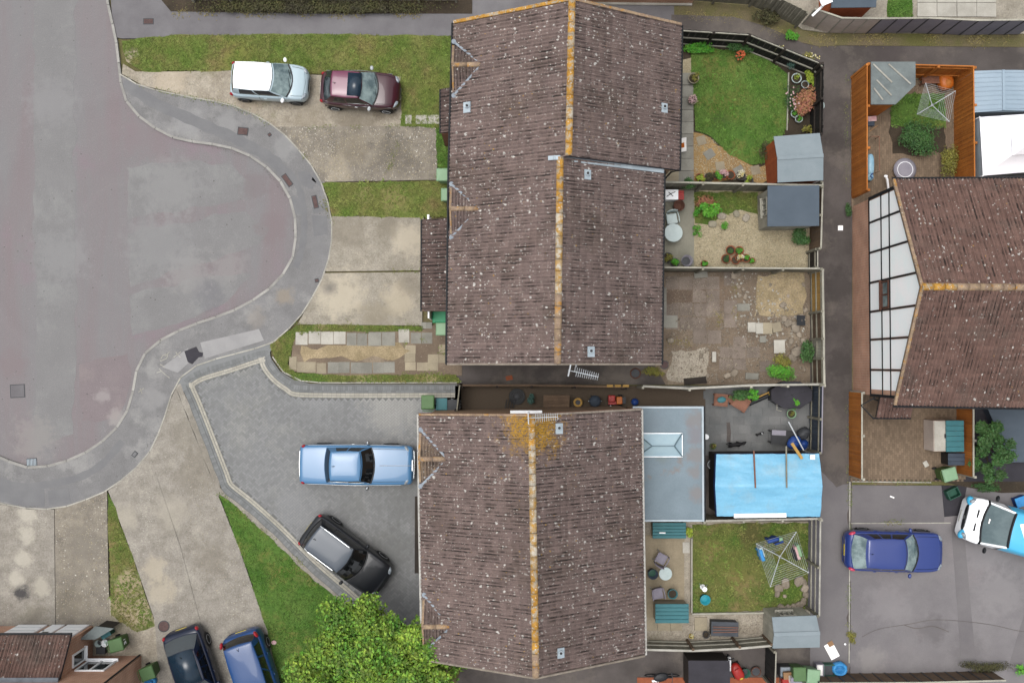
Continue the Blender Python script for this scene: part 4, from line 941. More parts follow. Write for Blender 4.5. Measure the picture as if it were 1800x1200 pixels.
# roof vents and pipes
def vent(roof, px, py, z, s=.3, name='roof_vent', hood=False, rx=0.5):
    p = W(px, py, z); tl = Matrix.Rotation(rx, 3, 'Y')
    v = MB().box(p, (s*.95, s*1.25, .05), mat=tl).build(name, 'zinc', roof)
    MB().lathe(p+Vector((0, s*.1, .02)), [(.085, 0), (.085, .14), (.06, .145), (.055, .06)], 12).build('vent_pipe', 'zinc', v)
    MB().lathe(p+Vector((0, s*.1, .10)), [(.052, 0), (.05, .02)], 12).build('vent_hole', 'black_plastic', v)
def zslope(px, py, k, zr, half):
    z = 6.0
    for _ in range(4):
        p = W(px, py, z); mid = k[0].lerp(k[1], max(0, min(1, (k[0].y-p.y)/(k[0].y-k[1].y)))); z = zr-(zr-ZE)*abs(p.x-mid.x)/half+.08
    return z
vent(rA, 1168, 190, zslope(1168,190,kA,ZA,4.55)); vent(rA, 821, 189, zslope(821,189,kA,ZA,4.55), .34, rx=-.5)
vent(rB, 1033, 307, zslope(1033,307,kB,ZB,4.27), .3); vent(rC, 1039, 618, zslope(1039,618,kC,ZB,4.27), .32)
vent(rD, 983, 753, zslope(983,753,kD,ZD,4.43), .32); vent(rE, 986, 1147, zslope(986,1147,kE,ZD,4.43), .3)
# half-timbered gable: white panels between black timbers, one two-light window
xw = (pF[0].x+pF[3].x)/2+.1; y0 = pF[0].y-.30; y1 = pF[3].y+.30; zt = ZE+.30*(ZF-ZE)/((pF[0].y-pF[3].y)/2)-.06; yc = (y0+y1)/2
def roofz(y): return min(ZF-.10, zt+(1-abs(y-yc)/((y0-y1)/2))*(ZF-.10-zt))
ys = [y0-.06]+[W(1545, py, 3.0).y for py in (386, 440, 494, 546, 596, 650)]+[y1+.06]
zl = [2.05, 3.32, 4.15]
for i in range(len(ys)-1):
    ya, yb = ys[i], ys[i+1]
    for k in range(3):
        za = zl[k]; zb = zl[k+1] if k < 2 else None
        if k < 2: pts = [(ya-.05, za+.05), (yb+.05, za+.05), (yb+.05, zb-.04), (ya-.05, zb-.04)]
        else:
            pts = [(ya-.05, za+.05), (yb+.05, za+.05), (yb+.05, roofz(yb)-.03)]+([(yc, roofz(yc)-.03)] if yb < yc < ya else [])+[(ya-.05, roofz(ya)-.03)]
        if i == 3 and k == 1: continue
        n = len(pts); vs = [(xw-.02, p[0], p[1]) for p in pts]+[(xw+.03, p[0], p[1]) for p in pts]
        MB().add(vs, [tuple(range(n)), tuple(range(2*n-1, n-1, -1))]+[(a, n+a, n+(a+1) % n, (a+1) % n) for a in range(n)]).build('render_panel', 'render_white', wF)
    if i: MB().bar((xw-.016, ya, zl[0]), (xw-.016, ya, roofz(ya)-.03), .10, .05).build('timber', 'black_timber', wF)
for k in range(3): MB().bar((xw-.018, y0-.02, zl[k]), (xw-.018, y1+.02, zl[k]), .05, .10 if k == 0 else .06).build('timber', 'black_timber', wF)
for yy in (y0, y1): MB().bar((xw-.0, yy, zl[0]), (xw-.0, yy, zt), .11, .11).build('timber', 'black_timber', wF)
window(F_, (xw-.02, (ys[3]+ys[4])/2, (zl[1]+zl[2])/2), abs(ys[3]-ys[4])-.12, zl[2]-zl[1]-.14, (-1, 0, 0), 2, 'rust', 'glass_pale')
# porch of the half-timbered house and bracket
pa = W(1545, 716, 2.5); MB().box((0, 0, 0), (.1, .1, .1)).mesh('x', 'lead')
q0, q1 = W(1540, 733, 2.3), W(1600, 733, 2.3); r0 = Vector((q0.x, y1-.05, 2.75)); r1 = Vector((q1.x, y1-.05, 2.75)); k = Vector((0, 0, -.05))
cn = MB().add([q0+k, q1+k, r1+k, r0+k, q0+2.5*k, q1+2.5*k, r1+2.5*k, r0+2.5*k], [(0,1,2,3),(4,7,6,5),(0,4,5,1),(1,5,6,2),(2,6,7,3),(3,7,4,0)]).build('porch_roof', 'wood_dark', F_)
tiles_build(cn, slope_tiles(q0, q1, r0, r1), 'tile_east'); MB().tube([q0+Vector((-.1, -.05, -.05)), q1+Vector((.05, -.05, -.05))], .04, 8).build('gutter', 'black_plastic', cn)
MB().tube([q0+Vector((-.1, -.05, -.05)), q0+Vector((-.6, .5, -.1)), Vector((xw+.05, y1-.1, 2.3))], .035, 6).build('downpipe', 'black_plastic', F_)
# television aerials
def aerial(label, base, top, boomdir, boomlen=1.1, on=None):
    t = thing('tv_aerial', label, 'aerial', base)
    b = Vector((0, 0, 0)); tp = top-base
    MB().tube([b, tp], .024, 6).build('mast', 'aluminium', t)
    MB().bar(b+Vector((0, -.12, -.02)), b+Vector((0, .12, -.02)), .05, .05).build('bracket', 'aluminium', t)
    d = Vector(boomdir).normalized(); s = Vector((-d.y, d.x, 0)); m = MB().tube([tp-d*.25, tp+d*boomlen], .016, 5); m.build('boom', 'aluminium', t)
    for k in range(11):
        p = tp+d*(.08+k*(boomlen-.1)/10); l = .17-.004*k; MB().tube([p-s*l, p+s*l], .009, 4).build('element', 'aluminium', t)
    for sg in (-1, 1):
        p = tp-d*.2; MB().bar(p+Vector((0, 0, sg*.12)) - s*.22, p+Vector((0, 0, sg*.12))+s*.22, .03, .16).build('reflector', 'aluminium', t)
aerial('silver television aerial pointing over the dark side passage', W(1013,640,6.6)+Vector((0, .02, 0)), W(1010,653,7.6), (1, -.22, 0), .9)
aerial('silver television aerial above the gold lichen gable', W(930,728,6.6), W(938,734,7.6), (1, .04, 0), .9)
t = tag(MB().box((0, 0, 0), (1.28, .16, .18)).build('floodlight_box', 'white_paint', None, bevel=.03, loc=W(925,724.5,4.9)), 'long white box fixed under the gold lichen gable', 'fixture')

# brick house at the corner with a lean-to garage extension
hx = thing('brick_house', 'red brick house with tiled lean-to and white garage front by the split drive', 'house', (0, 0, 0))
gx, gy0, gy1 = W(165,1098).x, W(165,1098).y, W(165,1151).y; mx = W(250,1151).x
MB().box(((gx-28)/2, (gy0+gy1)/2, 1.25), (gx+28, gy0-gy1-.01, 2.6)).build('extension_wall', 'brick_red', hx)
vs = [(-28, gy0, 2.55), (gx, gy0, 2.55), (gx, gy1, 2.55), (gx, gy1, 3.35), (-28, gy1, 2.55), (-28, gy1, 3.35)]
MB().add(vs, [(0, 1, 3, 5), (1, 2, 3), (0, 5, 4), (0, 4, 2, 1), (4, 5, 3, 2)]).build('extension_gable', 'brick_red', hx)
MB().box(((mx-28)/2, gy1-3.5, 2.4), (mx+28, 7.0, 5.0)).build('main_wall', 'brick_red', hx)
e0, e1 = Vector((-28, gy0+.24, 2.42)), Vector((W(125,1117,2.42).x, gy0+.24, 2.42)); r0, r1 = Vector((-28, gy1+.05, 3.42)), Vector((e1.x, gy1+.05, 3.42)); k = Vector((0, 0, -.04))
rf = MB().add([e0+k, e1+k, r1+k, r0+k, e0+3*k, e1+3*k, r1+3*k, r0+3*k], [(0,3,2,1),(4,5,6,7),(0,1,5,4),(1,2,6,5),(2,3,7,6),(3,0,4,7)]).build('extension_roof', 'felt_dark', hx)
tiles_build(rf, slope_tiles(e1, e0, r1, r0), 'tile_east', 200)
MB().bar(r0+Vector((0, .02, .1)), r1+Vector((0, .02, .1)), .22, .06).build('lead_flashing', 'lead', rf)
MB().tube([e0+Vector((0, .05, -.06)), e1+Vector((0, .05, -.06))], .05, 8).build('gutter', 'black_plastic', rf)
for x0p, x1p in ((36, 86), (122, 160)):
    xa, xb = W(x0p, 1098).x, W(x1p, 1098).x; dd = MB().box(((xa+xb)/2, gy0+.03, 1.15), (xb-xa, .08, 2.0)).build('garage_door', 'white_upvc', hx, bevel=.01)
    for q in range(3): MB().box(((xa+xb)/2, gy0+.075, .6+q*.5), (xb-xa-.1, .012, .03)).build('rib', 'aluminium', dd)
xa, xb = W(96, 1098).x, W(114, 1098).x; door(hx, ((xa+xb)/2, gy0, 1.1), abs(xb-xa)*1.2, 2.0, (0, 1, 0))
window(hx, (gx-.0, -(1143-640)*41/1638-.0, 1.5), .55, 1.15, (1, 0, 0), 1); window(hx, ((W(205,1162,.9).x+W(155,1162,.9).x)/2, gy1-.0, 1.55), 1.25, 1.3, (0, 1, 0), 2)
MB().tube([(mx-.05, gy1+.06, 4.9), (mx-.05, gy1+.06, .15)], .04, 6).build('downpipe', 'black_plastic', hx)
R0, R1 = Vector((-28, gy1-3.5, 7.2)), Vector((mx, gy1-3.5, 7.2)); y0_, y1_ = gy1+.25, gy1-7.25
MB().add([(-28, y0_, 4.75), (mx+.1, y0_, 4.75), (mx+.1, y1_, 4.75), (-28, y1_, 4.75), R0, R1+Vector((.1, 0, 0))], [(0, 4, 5, 1), (3, 2, 5, 4), (1, 5, 2), (0, 3, 4), (0, 1, 2, 3)]).build('main_roof', 'tile_east', hx)

# flat-roofed extension with roof lantern behind the semi
x0, x1 = W(1127,800,2.7).x-.35, W(1237,800,2.7).x; yt, yb = W(1237,714,2.7).y, W(1237,916,2.7).y
ex = thing('flat_roof_extension', 'grey flat-roofed rear extension with pale glass lantern', 'extension', (0, 0, 0))
MB().box(((x0+x1)/2, (yt+yb)/2, 1.25), (x1-x0-.2, yt-yb-.2, 2.6)).build('wall', 'brick_buff', ex)
fr = MB().box(((x0+x1)/2, (yt+yb)/2, 2.62), (x1-x0, yt-yb, .14)).build('roof', 'flat_roof', ex)
m = MB(); 
for a, b in (((x0, yt-.04), (x1, yt-.04)), ((x1-.04, yt-.08), (x1-.04, yb+.08)), ((x0, yb+.04), (x1, yb+.04))): m.bar((a[0], a[1], 2.71), (b[0], b[1], 2.71), .08, .05)
m.build('roof_kerb', 'zinc', fr)
MB().tube([(x1+.05, yt, 2.6), (x1+.05, yb, 2.6)], .05, 8).build('gutter', 'black_plastic', ex)
la = [W(1120,762,2.85), W(1199,761,2.85), W(1199,802,2.85), W(1120,803,2.85)]; zt2 = 3.25; yc2 = (la[0].y+la[2].y)/2; hw = (la[0].y-la[2].y)/2
la = [Vector((la[0].x, la[0].y, 2.82)), Vector((la[1].x, la[0].y, 2.82)), Vector((la[1].x, la[2].y, 2.82)), Vector((la[0].x, la[2].y, 2.82))]
k0, k1 = Vector((la[0].x+hw*.75+.2, yc2, zt2)), Vector((la[1].x-hw*.85, yc2, zt2))
ln_ = MB().box(((la[0].x+la[1].x)/2, yc2, 2.75), (la[1].x-la[0].x+.06, 2*hw+.06, .14)).build('lantern_kerb', 'white_upvc', fr)
for f in ([la[0], k0, k1, la[1]], [la[3], la[2], k1, k0], [la[1], k1, la[2]], [la[0], la[3], k0]):
    c_ = sum(f, Vector())/len(f); MB().add([p*.985+c_*.015 for p in f], [tuple(range(len(f)))]).build('lantern_pane', 'skylight', ln_)
m = MB()
for a, b in ((k0, k1), (k0, la[0]), (k0, la[3]), (k1, la[1]), (k1, la[2])): m.bar(a+Vector((0, 0, .01)), b+Vector((0, 0, .01)), .05, .05)
m.build('lantern_bar', 'skylight_frame', ln_)
# ---------------------------------------------------------------- vehicles
def lerp(a, b, t): return a+(b-a)*t
def interp(tab, x):
    if x <= tab[0][0]: return tab[0][1]
    for (x0, y0), (x1, y1) in zip(tab, tab[1:]):
        if x <= x1:
            t = (x-x0)/(x1-x0); t = t*t*(3-2*t) if False else t
            return lerp(y0, y1, t)
    return tab[-1][1]
def car(name, label, px, py, heading, L, Wd, H, body, cat='car', zc=.6, front=((.7, .985), (.86, .94), (.94, .85), (.98, .72), (1.0, .55)), rear=((.75, .99), (.88, .95), (.95, .88), (.985, .78), (1.0, .66)),
        sh=None, wsb=.42, wsr=.10, rwb=-.86, rwr=-.62, cf=.20, wbase=.90, wroof=.70, pillars=(.42, .46), cstart=.80, roofmat=None, glass='glass', wsglass=None, rwglass=None,
        wheel_r=.31, axles=(.62, -.60), lamps=True, tail='lamp_red', tail_hi=False, chrome=False, rails=False, sunroof=None, handles='paint', plate_r='plate_yellow', grille=True, mirror=None, extra=None, rim='alloy', tailpos=(.93, .80), sidestrip=None):
    """heading in degrees, 0 = nose to the right of the picture. Profile fractions run from -1 (tail) to 1 (nose)."""
    p = W(px, py, zc); t = thing(name, label, cat, (p.x, p.y, .105 if px < 1400 else .035), math.radians(heading))
    hl, hw = L/2, Wd/2
    sh = sh or [(-1, .62), (-.97, .80), (-.9, .92), (-.5, .95), (.3, .96), (wsb, .97), (.75, .88), (.92, .77), (.985, .66), (1, .58)]
    us = [-1, -.992, -.975, -.95, -.91, -.85, -.76, -.64, -.5, -.3, -.1, .1, .3, .45, .58, .7, .79, .86, .91, .95, .975, .992, 1]
    def wid(u):
        a = abs(u); tab = [(0, 1.0)]+list(front if u > 0 else rear); return hw*interp(tab, a)
    m = MB(); rows = []
    for u in us:
        w, z = wid(u), interp(sh, u); e = max(0, (abs(u)-.93)/.07); s0 = lerp(.2, .30, e)
        half = [(w*.88, s0), (w*.975, s0+.10), (w*1.0, lerp(s0, z, .55)), (w*.985, z-.12*(1-.5*e)), (w*.95, z-.045), (w*.88, z-.008), (w*.62, z+.012), (w*.30, z+.022), (0, z+.026)]
        row = [(u*hl, y, zz) for y, zz in half]+[(u*hl, -y, zz) for y, zz in half[-2::-1]]
        rows.append(row)
    n = len(rows[0]); vs = [q for r in rows for q in r]; fs = []
    for i in range(len(rows)-1):
        for k in range(n-1): fs.append((i*n+k, i*n+k+1, (i+1)*n+k+1, (i+1)*n+k))
    fs.append(tuple(range(n))); fs.append(tuple((len(rows)-1)*n+k for k in range(n-1, -1, -1)))
    m.add(vs, fs, 0); bd = m.build('body', body, t, True)
    sb = bd.modifiers.new('sub', 'SUBSURF'); sb.levels = sb.render_levels = 1
    # dark underside and arches
    MB().box((0, 0, .19), (L*.9, Wd*.84, .1)).build('underbody', 'black_plastic', t)
    # greenhouse
    zb = lambda x: interp(sh, x/hl)+.008
    rows_o = []
    def wb_at(x): return wid(x/hl)*wbase
    NF = 6
    xb0, xr0, xb1, xr1 = wsb*hl, wsr*hl, rwb*hl, rwr*hl; cr = cf*.45; zr = H-.06
    wr = hw*wroof
    for k in range(NF+1):
        f = k/NF; rows_o.append(('ws', (xb0-cf*f*f, wb_at(xb0-cf)*f), (xr0-cr*f*f, wr*.97*f)))
    gs = [.05]; 
    for pz in pillars: gs += [pz-.018, pz+.018]
    gs += [cstart, cstart+.06, .94, 1.0]; gs = sorted(set(gs))
    for g_ in gs:
        xb = lerp(xb0-cf, xb1+.10, g_); xr = lerp(xr0-cr, xr1+.05, g_)
        rows_o.append(('s', (xb, wb_at(xb)*lerp(1, .97, g_)), (xr, wr*lerp(.97, 1.0, min(1, g_*3))*(1-.06*max(0, g_-.6)/.4))))
    side_end = len(rows_o)-1; we = rows_o[-1][1][1]; wre = rows_o[-1][2][1]
    for k in range(1, NF+1):
        f = 1-k/NF; rows_o.append(('rw', (xb1+.10*f*f, we*f), (xr1+.05*f*f, wre*f)))
    lev = [0, .07, .35, .65, .92, 1.0]
    def pt(o, s, sgn):
        (bx, by), (rx, ry) = o[1], o[2]; z0 = zb(bx); bul = math.sin(PI*s)*.025
        return Vector((lerp(bx, rx, s)+(bul if o[0] == 'ws' else -bul if o[0] == 'rw' else 0), sgn*(lerp(by, ry, s)+(bul if o[0] == 's' else 0)), lerp(z0, zr, s)))
    groups = {'windscreen': MB(), 'rear_window': MB(), 'pillar': MB(), 'sl': MB(), 'sr': MB()}
    sidewins = {}
    def is_glass_side(ga, gb):
        mid = (ga+gb)/2
        if mid < .05 or mid > cstart: return None
        for i, pz in enumerate(pillars):
            if abs(mid-pz) < .018: return None
        return sum(1 for pz in pillars if mid > pz)
    for i in range(len(rows_o)-1):
        a, b = rows_o[i], rows_o[i+1]
        for sgn in (1, -1):
            for j in range(len(lev)-1):
                q = [pt(a, lev[j], sgn), pt(b, lev[j], sgn), pt(b, lev[j+1], sgn), pt(a, lev[j+1], sgn)]
                if sgn < 0: q = q[::-1]
                q = q[::-1]
                inner = 0 < j < len(lev)-2; key = 'pillar'
                if i < NF: key = 'windscreen' if (j < len(lev)-2 and i < NF) else 'pillar'
                elif i < side_end:
                    ga = 0 if i == NF else gs[i-NF-1]; w_ = is_glass_side(ga, gs[i-NF])
                    if w_ is not None and 0 < j < len(lev)-2: key = ('w', sgn, w_)
                else:
                    key = 'rear_window' if inner else 'pillar'
                if isinstance(key, tuple):
                    sidewins.setdefault(key, MB()).add(q, [(0, 1, 2, 3)], 0)
                else: groups[key].add(q, [(0, 1, 2, 3)], 0)
    groups['windscreen'].build('windscreen', wsglass or glass, t, True); groups['rear_window'].build('rear_window', rwglass or glass, t, True)
    groups['pillar'].build('pillar', body, t, True)
    for key, mb in sidewins.items(): mb.build('side_window', 'glass_dark', t, True)
    # roof skin
    ring = [(pt(o, 1, 1)) for o in rows_o]+[(pt(o, 1, -1)) for o in rows_o[-2:0:-1]]
    c = sum(ring, Vector())/len(ring); vs = []; fs = []; nn = len(ring); scs = [1.0, .96, .88, .75, .55, .3]; RX = max(abs(q.x-c.x) for q in ring)*1.01; RY = max(abs(q.y-c.y) for q in ring)*1.01
    for s in scs:
        for q in ring:
            fx, fy = (q.x-c.x)*s/RX, (q.y-c.y)*s/RY; vs.append(Vector((c.x+(q.x-c.x)*s, c.y+(q.y-c.y)*s, zr+(.0 if s == 1 else .062*(1-abs(fx)**5)*(1-abs(fy)**4)))))
    vs.append(Vector((c.x, c.y, zr+.062)))
    for i in range(len(scs)-1):
        for k in range(nn): fs.append((i*nn+k, (i+1)*nn+k, (i+1)*nn+(k+1) % nn, i*nn+(k+1) % nn))
    for k in range(nn): fs.append(((len(scs)-1)*nn+k, len(vs)-1, (len(scs)-1)*nn+(k+1) % nn))
    fs = [f[::-1] for f in fs]
    rf = MB().add(vs, fs, 0).build('roof', roofmat or body, t, True)
    if sunroof:
        a, b = sunroof; MB().box(((a+b)/2*hl, 0, H+.004), ((b-a)*hl, wr*1.72, .012)).build('sunroof', 'glass_roof', rf, True)
    if rails:
        for sg in (1, -1): MB().tube([(xr0*.7-.1, sg*wr*.93, H-.04), (xr0*.5-.2, sg*wr*.93, H+.02), (xr1*.9+.1, sg*wr*.93, H+.01), (xr1+.05, sg*wr*.9, H-.05)], .022, 6).build('roof_rail', 'chrome', rf)
    MB().tube([(xr1+.25, 0, H-.01), (xr1+.12, 0, H+.12)], .012, 5).build('antenna', 'black_plastic', rf)
    # scuttle and wipers
    MB().tube([(xb0-cf*f*f+.02, wb_at(xb0-cf)*f, zb(xb0-cf*f*f)+.02) for f in (-1, -.7, -.35, 0, .35, .7, 1)], .03, 6).build('scuttle', 'black_plastic', t)
    for f0, f1 in ((-.55, .15), (.1, .75)):
        x_ = xb0-cf*.2; MB().tube([(x_, f0*hw*.8, zb(x_)+.04), (x_-.10-cf*.15*abs(f1), f1*hw*.8, zb(x_)+.09)], .01, 4).build('wiper', 'black_plastic', t)
    # wheels
    for ax in axles:
        for sg in (1, -1):
            y = wid(ax)*1.0; R = Matrix.Rotation(-sg*PI/2, 3, 'X')
            w = MB().lathe((ax*hl, sg*(y-.17), wheel_r), [(wheel_r*.7, -.02), (wheel_r*.98, 0), (wheel_r, .04), (wheel_r, .15), (wheel_r*.97, .185), (wheel_r*.66, .19)], 20, mat=R).build('wheel', 'tyre', t, True)
            MB().lathe((ax*hl, sg*(y-.17), wheel_r), [(wheel_r*.66, .10), (wheel_r*.66, .194), (wheel_r*.60, .196), (wheel_r*.52, .16), (.05, .15), (.045, .18)], 20, mat=R).build('rim', rim, w, True)
            vs = []; arc = [PI*k/12 for k in range(13)]
            mm = MB(); r0, r1 = wheel_r*1.02, wheel_r*1.22
            for a in arc: vs += [(ax*hl+r0*math.cos(a), sg*(y+.004), wheel_r+r0*math.sin(a)), (ax*hl+r1*math.cos(a), sg*(y-.01), wheel_r+r1*math.sin(a))]
            mm.add(vs, [(2*k, 2*k+1, 2*k+3, 2*k+2) for k in range(12)]); mm.build('wheel_arch', 'black_plastic', t)
    # lamps, plates, mirrors, handles, grille
    if lamps:
        for sg in (1, -1):
            u = .90; MB().ell((u*hl, sg*wid(u)*.80, interp(sh, u)-.055), (.19, .10, .06), -sg*.85, 12, 6).build('headlight', 'lamp_clear', t, True)
            u = -tailpos[0]; MB().ell((u*hl, sg*wid(u)*.94, lerp(.3, interp(sh, u), tailpos[1])), (.10 if not tail_hi else .16, .075, .13), sg*.35, 10, 6).build('taillight', tail, t, True)
    MB().box((-hl-.005, 0, .55 if plate_r else .5), (.02, .5, .11)).build('number_plate', plate_r, t); MB().box((hl+.005, 0, .42), (.02, .5, .11)).build('number_plate', 'plate_white', t)
    if grille: MB().ell((hl*.985, 0, .52), (.05, wid(.98)*.6, .09), 0, 14, 6, 3).build('grille', 'chrome' if chrome else 'black_plastic', t)
    for sg in (1, -1):
        x_ = xb0-cf-.12; mr_ = MB().ell((x_, sg*(hw+.09), zb(x_)+.06), (.08, .11, .075), sg*.2, 10, 6).build('mirror', mirror or body, t, True)
        for q in ((.02, -.42) if len(pillars) > 1 else (-.05,)): MB().ell((q*hl, sg*(wid(q)+.004), interp(sh, q)-.14), (.09, .018, .02), 0, 8, 5).build('door_handle', handles if handles != 'paint' else body, t)
        if sidestrip: MB().tube([(-.85*hl, sg*(wid(-.85)*.985), interp(sh, -.85)-.07), (0, sg*(hw*.99), interp(sh, 0)-.07), (.8*hl, sg*wid(.8)*.985, interp(sh, .8)-.07)], .012, 5).build('trim_strip', sidestrip, t)
    # bonnet and tailgate seams
    for sg in (1, -1):
        MB().tube([(u*hl, sg*wid(u)*.80, interp(sh, u)+.006) for u in (wsb-.02, .6, .75, .88)], .007, 4).build('bonnet_seam', 'black_plastic', bd)
    for sg in (1, -1):
        for pz in (.03,)+tuple(pillars):
            x_ = lerp(xb0-cf, xb1+.10, pz); w_ = wid(x_/hl); z_ = interp(sh, x_/hl)
            MB().tube([(x_, sg*w_*.955, z_-.03), (x_, sg*w_*.99, z_-.12), (x_, sg*w_*1.004, z_*.6), (x_, sg*w_*.98, .32)], .006, 4).build('door_seam', 'black_plastic', bd)
    MB().tube([(xr0-cr*f*f, wr*.97*f, zr+.012) for f in (-1, -.6, 0, .6, 1)], .012, 5).build('roof_seam', 'black_plastic', rf)
    MB().tube([(.905*hl, -wid(.905)*.7, interp(sh, .905)+.004), (.94*hl, 0, interp(sh, .94)+.02), (.905*hl, wid(.905)*.7, interp(sh, .905)+.004)], .007, 4).build('bonnet_seam', 'black_plastic', bd)
    if extra: extra(t, hl, hw, H, sh, wid)
    return t

car('hatchback', 'pale silver three-door hatchback on the sandy drive beside the lawn', 475.5, 146, -3.5, 3.43, 1.63, 1.46, 'paint_silver', roofmat='paint_white', sh=[(-1, .62), (-.98, .82), (-.93, .92), (-.5, .96), (.3, .98), (.5, .98), (.75, .90), (.92, .78), (.985, .66), (1, .56)],
    wsb=.62, wsr=.18, rwb=-.95, rwr=-.82, cf=.22, wroof=.76, pillars=(.50,), cstart=.86, glass='glass', wsglass='glass_pale', rwglass='glass_dark', wheel_r=.28, axles=(.68, -.66), plate_r='plate_yellow', mirror='paint_white', rim='chrome')
car('hatchback', 'small rounded maroon hatchback with black sunroof beside the lawn', 634, 160.5, -3.5, 3.55, 1.63, 1.49, 'paint_maroon', sh=[(-1, .60), (-.98, .78), (-.9, .92), (-.5, .95), (.3, .96), (.5, .95), (.7, .92), (.88, .82), (.97, .68), (1, .56)],
    front=((.65, .985), (.80, .94), (.90, .86), (.96, .74), (1.0, .52)), rear=((.65, .985), (.82, .93), (.92, .82), (.975, .70), (1.0, .54)), wsb=.47, wsr=.08, rwb=-.90, rwr=-.66, wroof=.72, pillars=(.52,), cstart=.84,
    wsglass='glass_pale', rwglass='glass', wheel_r=.29, axles=(.66, -.63), roofmat='paint_roofmaroon', sunroof=(-.24, .10), handles='chrome', mirror='aluminium', sidestrip='chrome', plate_r='plate_white', rim='white_paint')
def classic(t, hl, hw, H, sh, wid):
    for u, nm in ((1.0, 1), (-1.0, -1)):
        MB().tube([(nm*(hl-.16), -wid(u*.95)*1.0, .5), (nm*(hl+.03), -wid(u)*.8, .5), (nm*(hl+.05), 0, .5), (nm*(hl+.03), wid(u)*.8, .5), (nm*(hl-.16), wid(u*.95)*1.0, .5)], .05, 8).build('bumper', 'chrome', t, True)
    MB().tube([(hl*.42, 0, interp(sh, .42)+.045), (hl*.98, 0, interp(sh, .95)+.03)], .012, 5).build('bonnet_strip', 'chrome', t)
    MB().box((hl-.01, 0, .66), (.06, .5, .34)).build('radiator_grille', 'chrome', t, bevel=.02)
car('classic_saloon', 'large sky blue classic saloon with chrome bumpers on the block paving', 627.5, 815.5, -.6, 4.98, 1.80, 1.46, 'paint_sky', sh=[(-1, .66), (-.99, .80), (-.96, .86), (-.6, .92), (.3, .94), (.42, .94), (.75, .90), (.95, .86), (.99, .80), (1, .66)],
    front=((.7, .985), (.88, .965), (.96, .94), (.985, .90), (1.0, .80)), rear=((.7, .985), (.88, .955), (.96, .93), (.985, .88), (1.0, .78)), wsb=.33, wsr=.13, rwb=-.55, rwr=-.42, cf=.16, wroof=.72, wbase=.88, pillars=(.45,), cstart=.80,
    glass='glass_dark', rwglass='glass_dark', wheel_r=.33, axles=(.60, -.60), chrome=True, handles='chrome', mirror='chrome', sidestrip='chrome', plate_r='plate_white', rim='chrome', extra=classic, grille=False)
car('suv', 'charcoal estate car with silver roof rails parked diagonally by the tree', 609, 976, -36.5, 4.2, 1.76, 1.64, 'paint_charcoal', zc=.8, wsb=.42, wsr=.10, rwb=-.92, rwr=-.80, cf=.25, wroof=.74, pillars=(.40, .66), cstart=.90, roofmat='paint_roofgrey', rails=True,
    glass='glass_dark', wheel_r=.35, axles=(.62, -.62), sh=[(-1, .70), (-.98, .92), (-.9, 1.02), (-.5, 1.04), (.3, 1.04), (.42, 1.04), (.75, .97), (.92, .84), (.985, .70), (1, .6)], plate_r='plate_yellow')
car('hatchback', 'dark navy hatchback with glass roof panel parked beside the wheelie bins', 346, 1184, -71, 4.2, 1.78, 1.48, 'paint_navy', sh=None, wsb=.42, wsr=.10, rwb=-.90, rwr=-.60, cf=.22, wroof=.70, pillars=(.40, .62), cstart=.82, glass='glass', wheel_r=.31, tail='lamp_red', tailpos=(.93, .86), sunroof=(-.62, .06))
car('people_carrier', 'royal blue people carrier with tall red tail lamps on the concrete drive', 450, 1190, -71, 4.2, 1.80, 1.60, 'paint_royal', sh=[(-1, .66), (-.98, .88), (-.93, .98), (-.5, 1.0), (.3, 1.0), (.5, 1.0), (.75, .92), (.92, .8), (.985, .68), (1, .58)], zc=.7,
    wsb=.52, wsr=.16, rwb=-.95, rwr=-.84, cf=.22, wroof=.74, pillars=(.38, .64), cstart=.88, glass='glass_dark', wheel_r=.31, tail='lamp_red', tail_hi=True, tailpos=(.90, 1.25), plate_r='plate_yellow')
car('hatchback', 'bright blue five-door hatchback on the parking court by the alley', 1570, 967.5, -1.5, 4.34, 1.80, 1.46, 'paint_blue', wsb=.42, wsr=.12, rwb=-.93, rwr=-.68, cf=.24, wroof=.72, pillars=(.36, .60), cstart=.80, glass='glass_pale', wsglass='glass_pale', rwglass='glass_pale', wheel_r=.31, tail='lamp_pink', tail_hi=True, tailpos=(.90, .95), sidestrip=None, plate_r='plate_yellow')
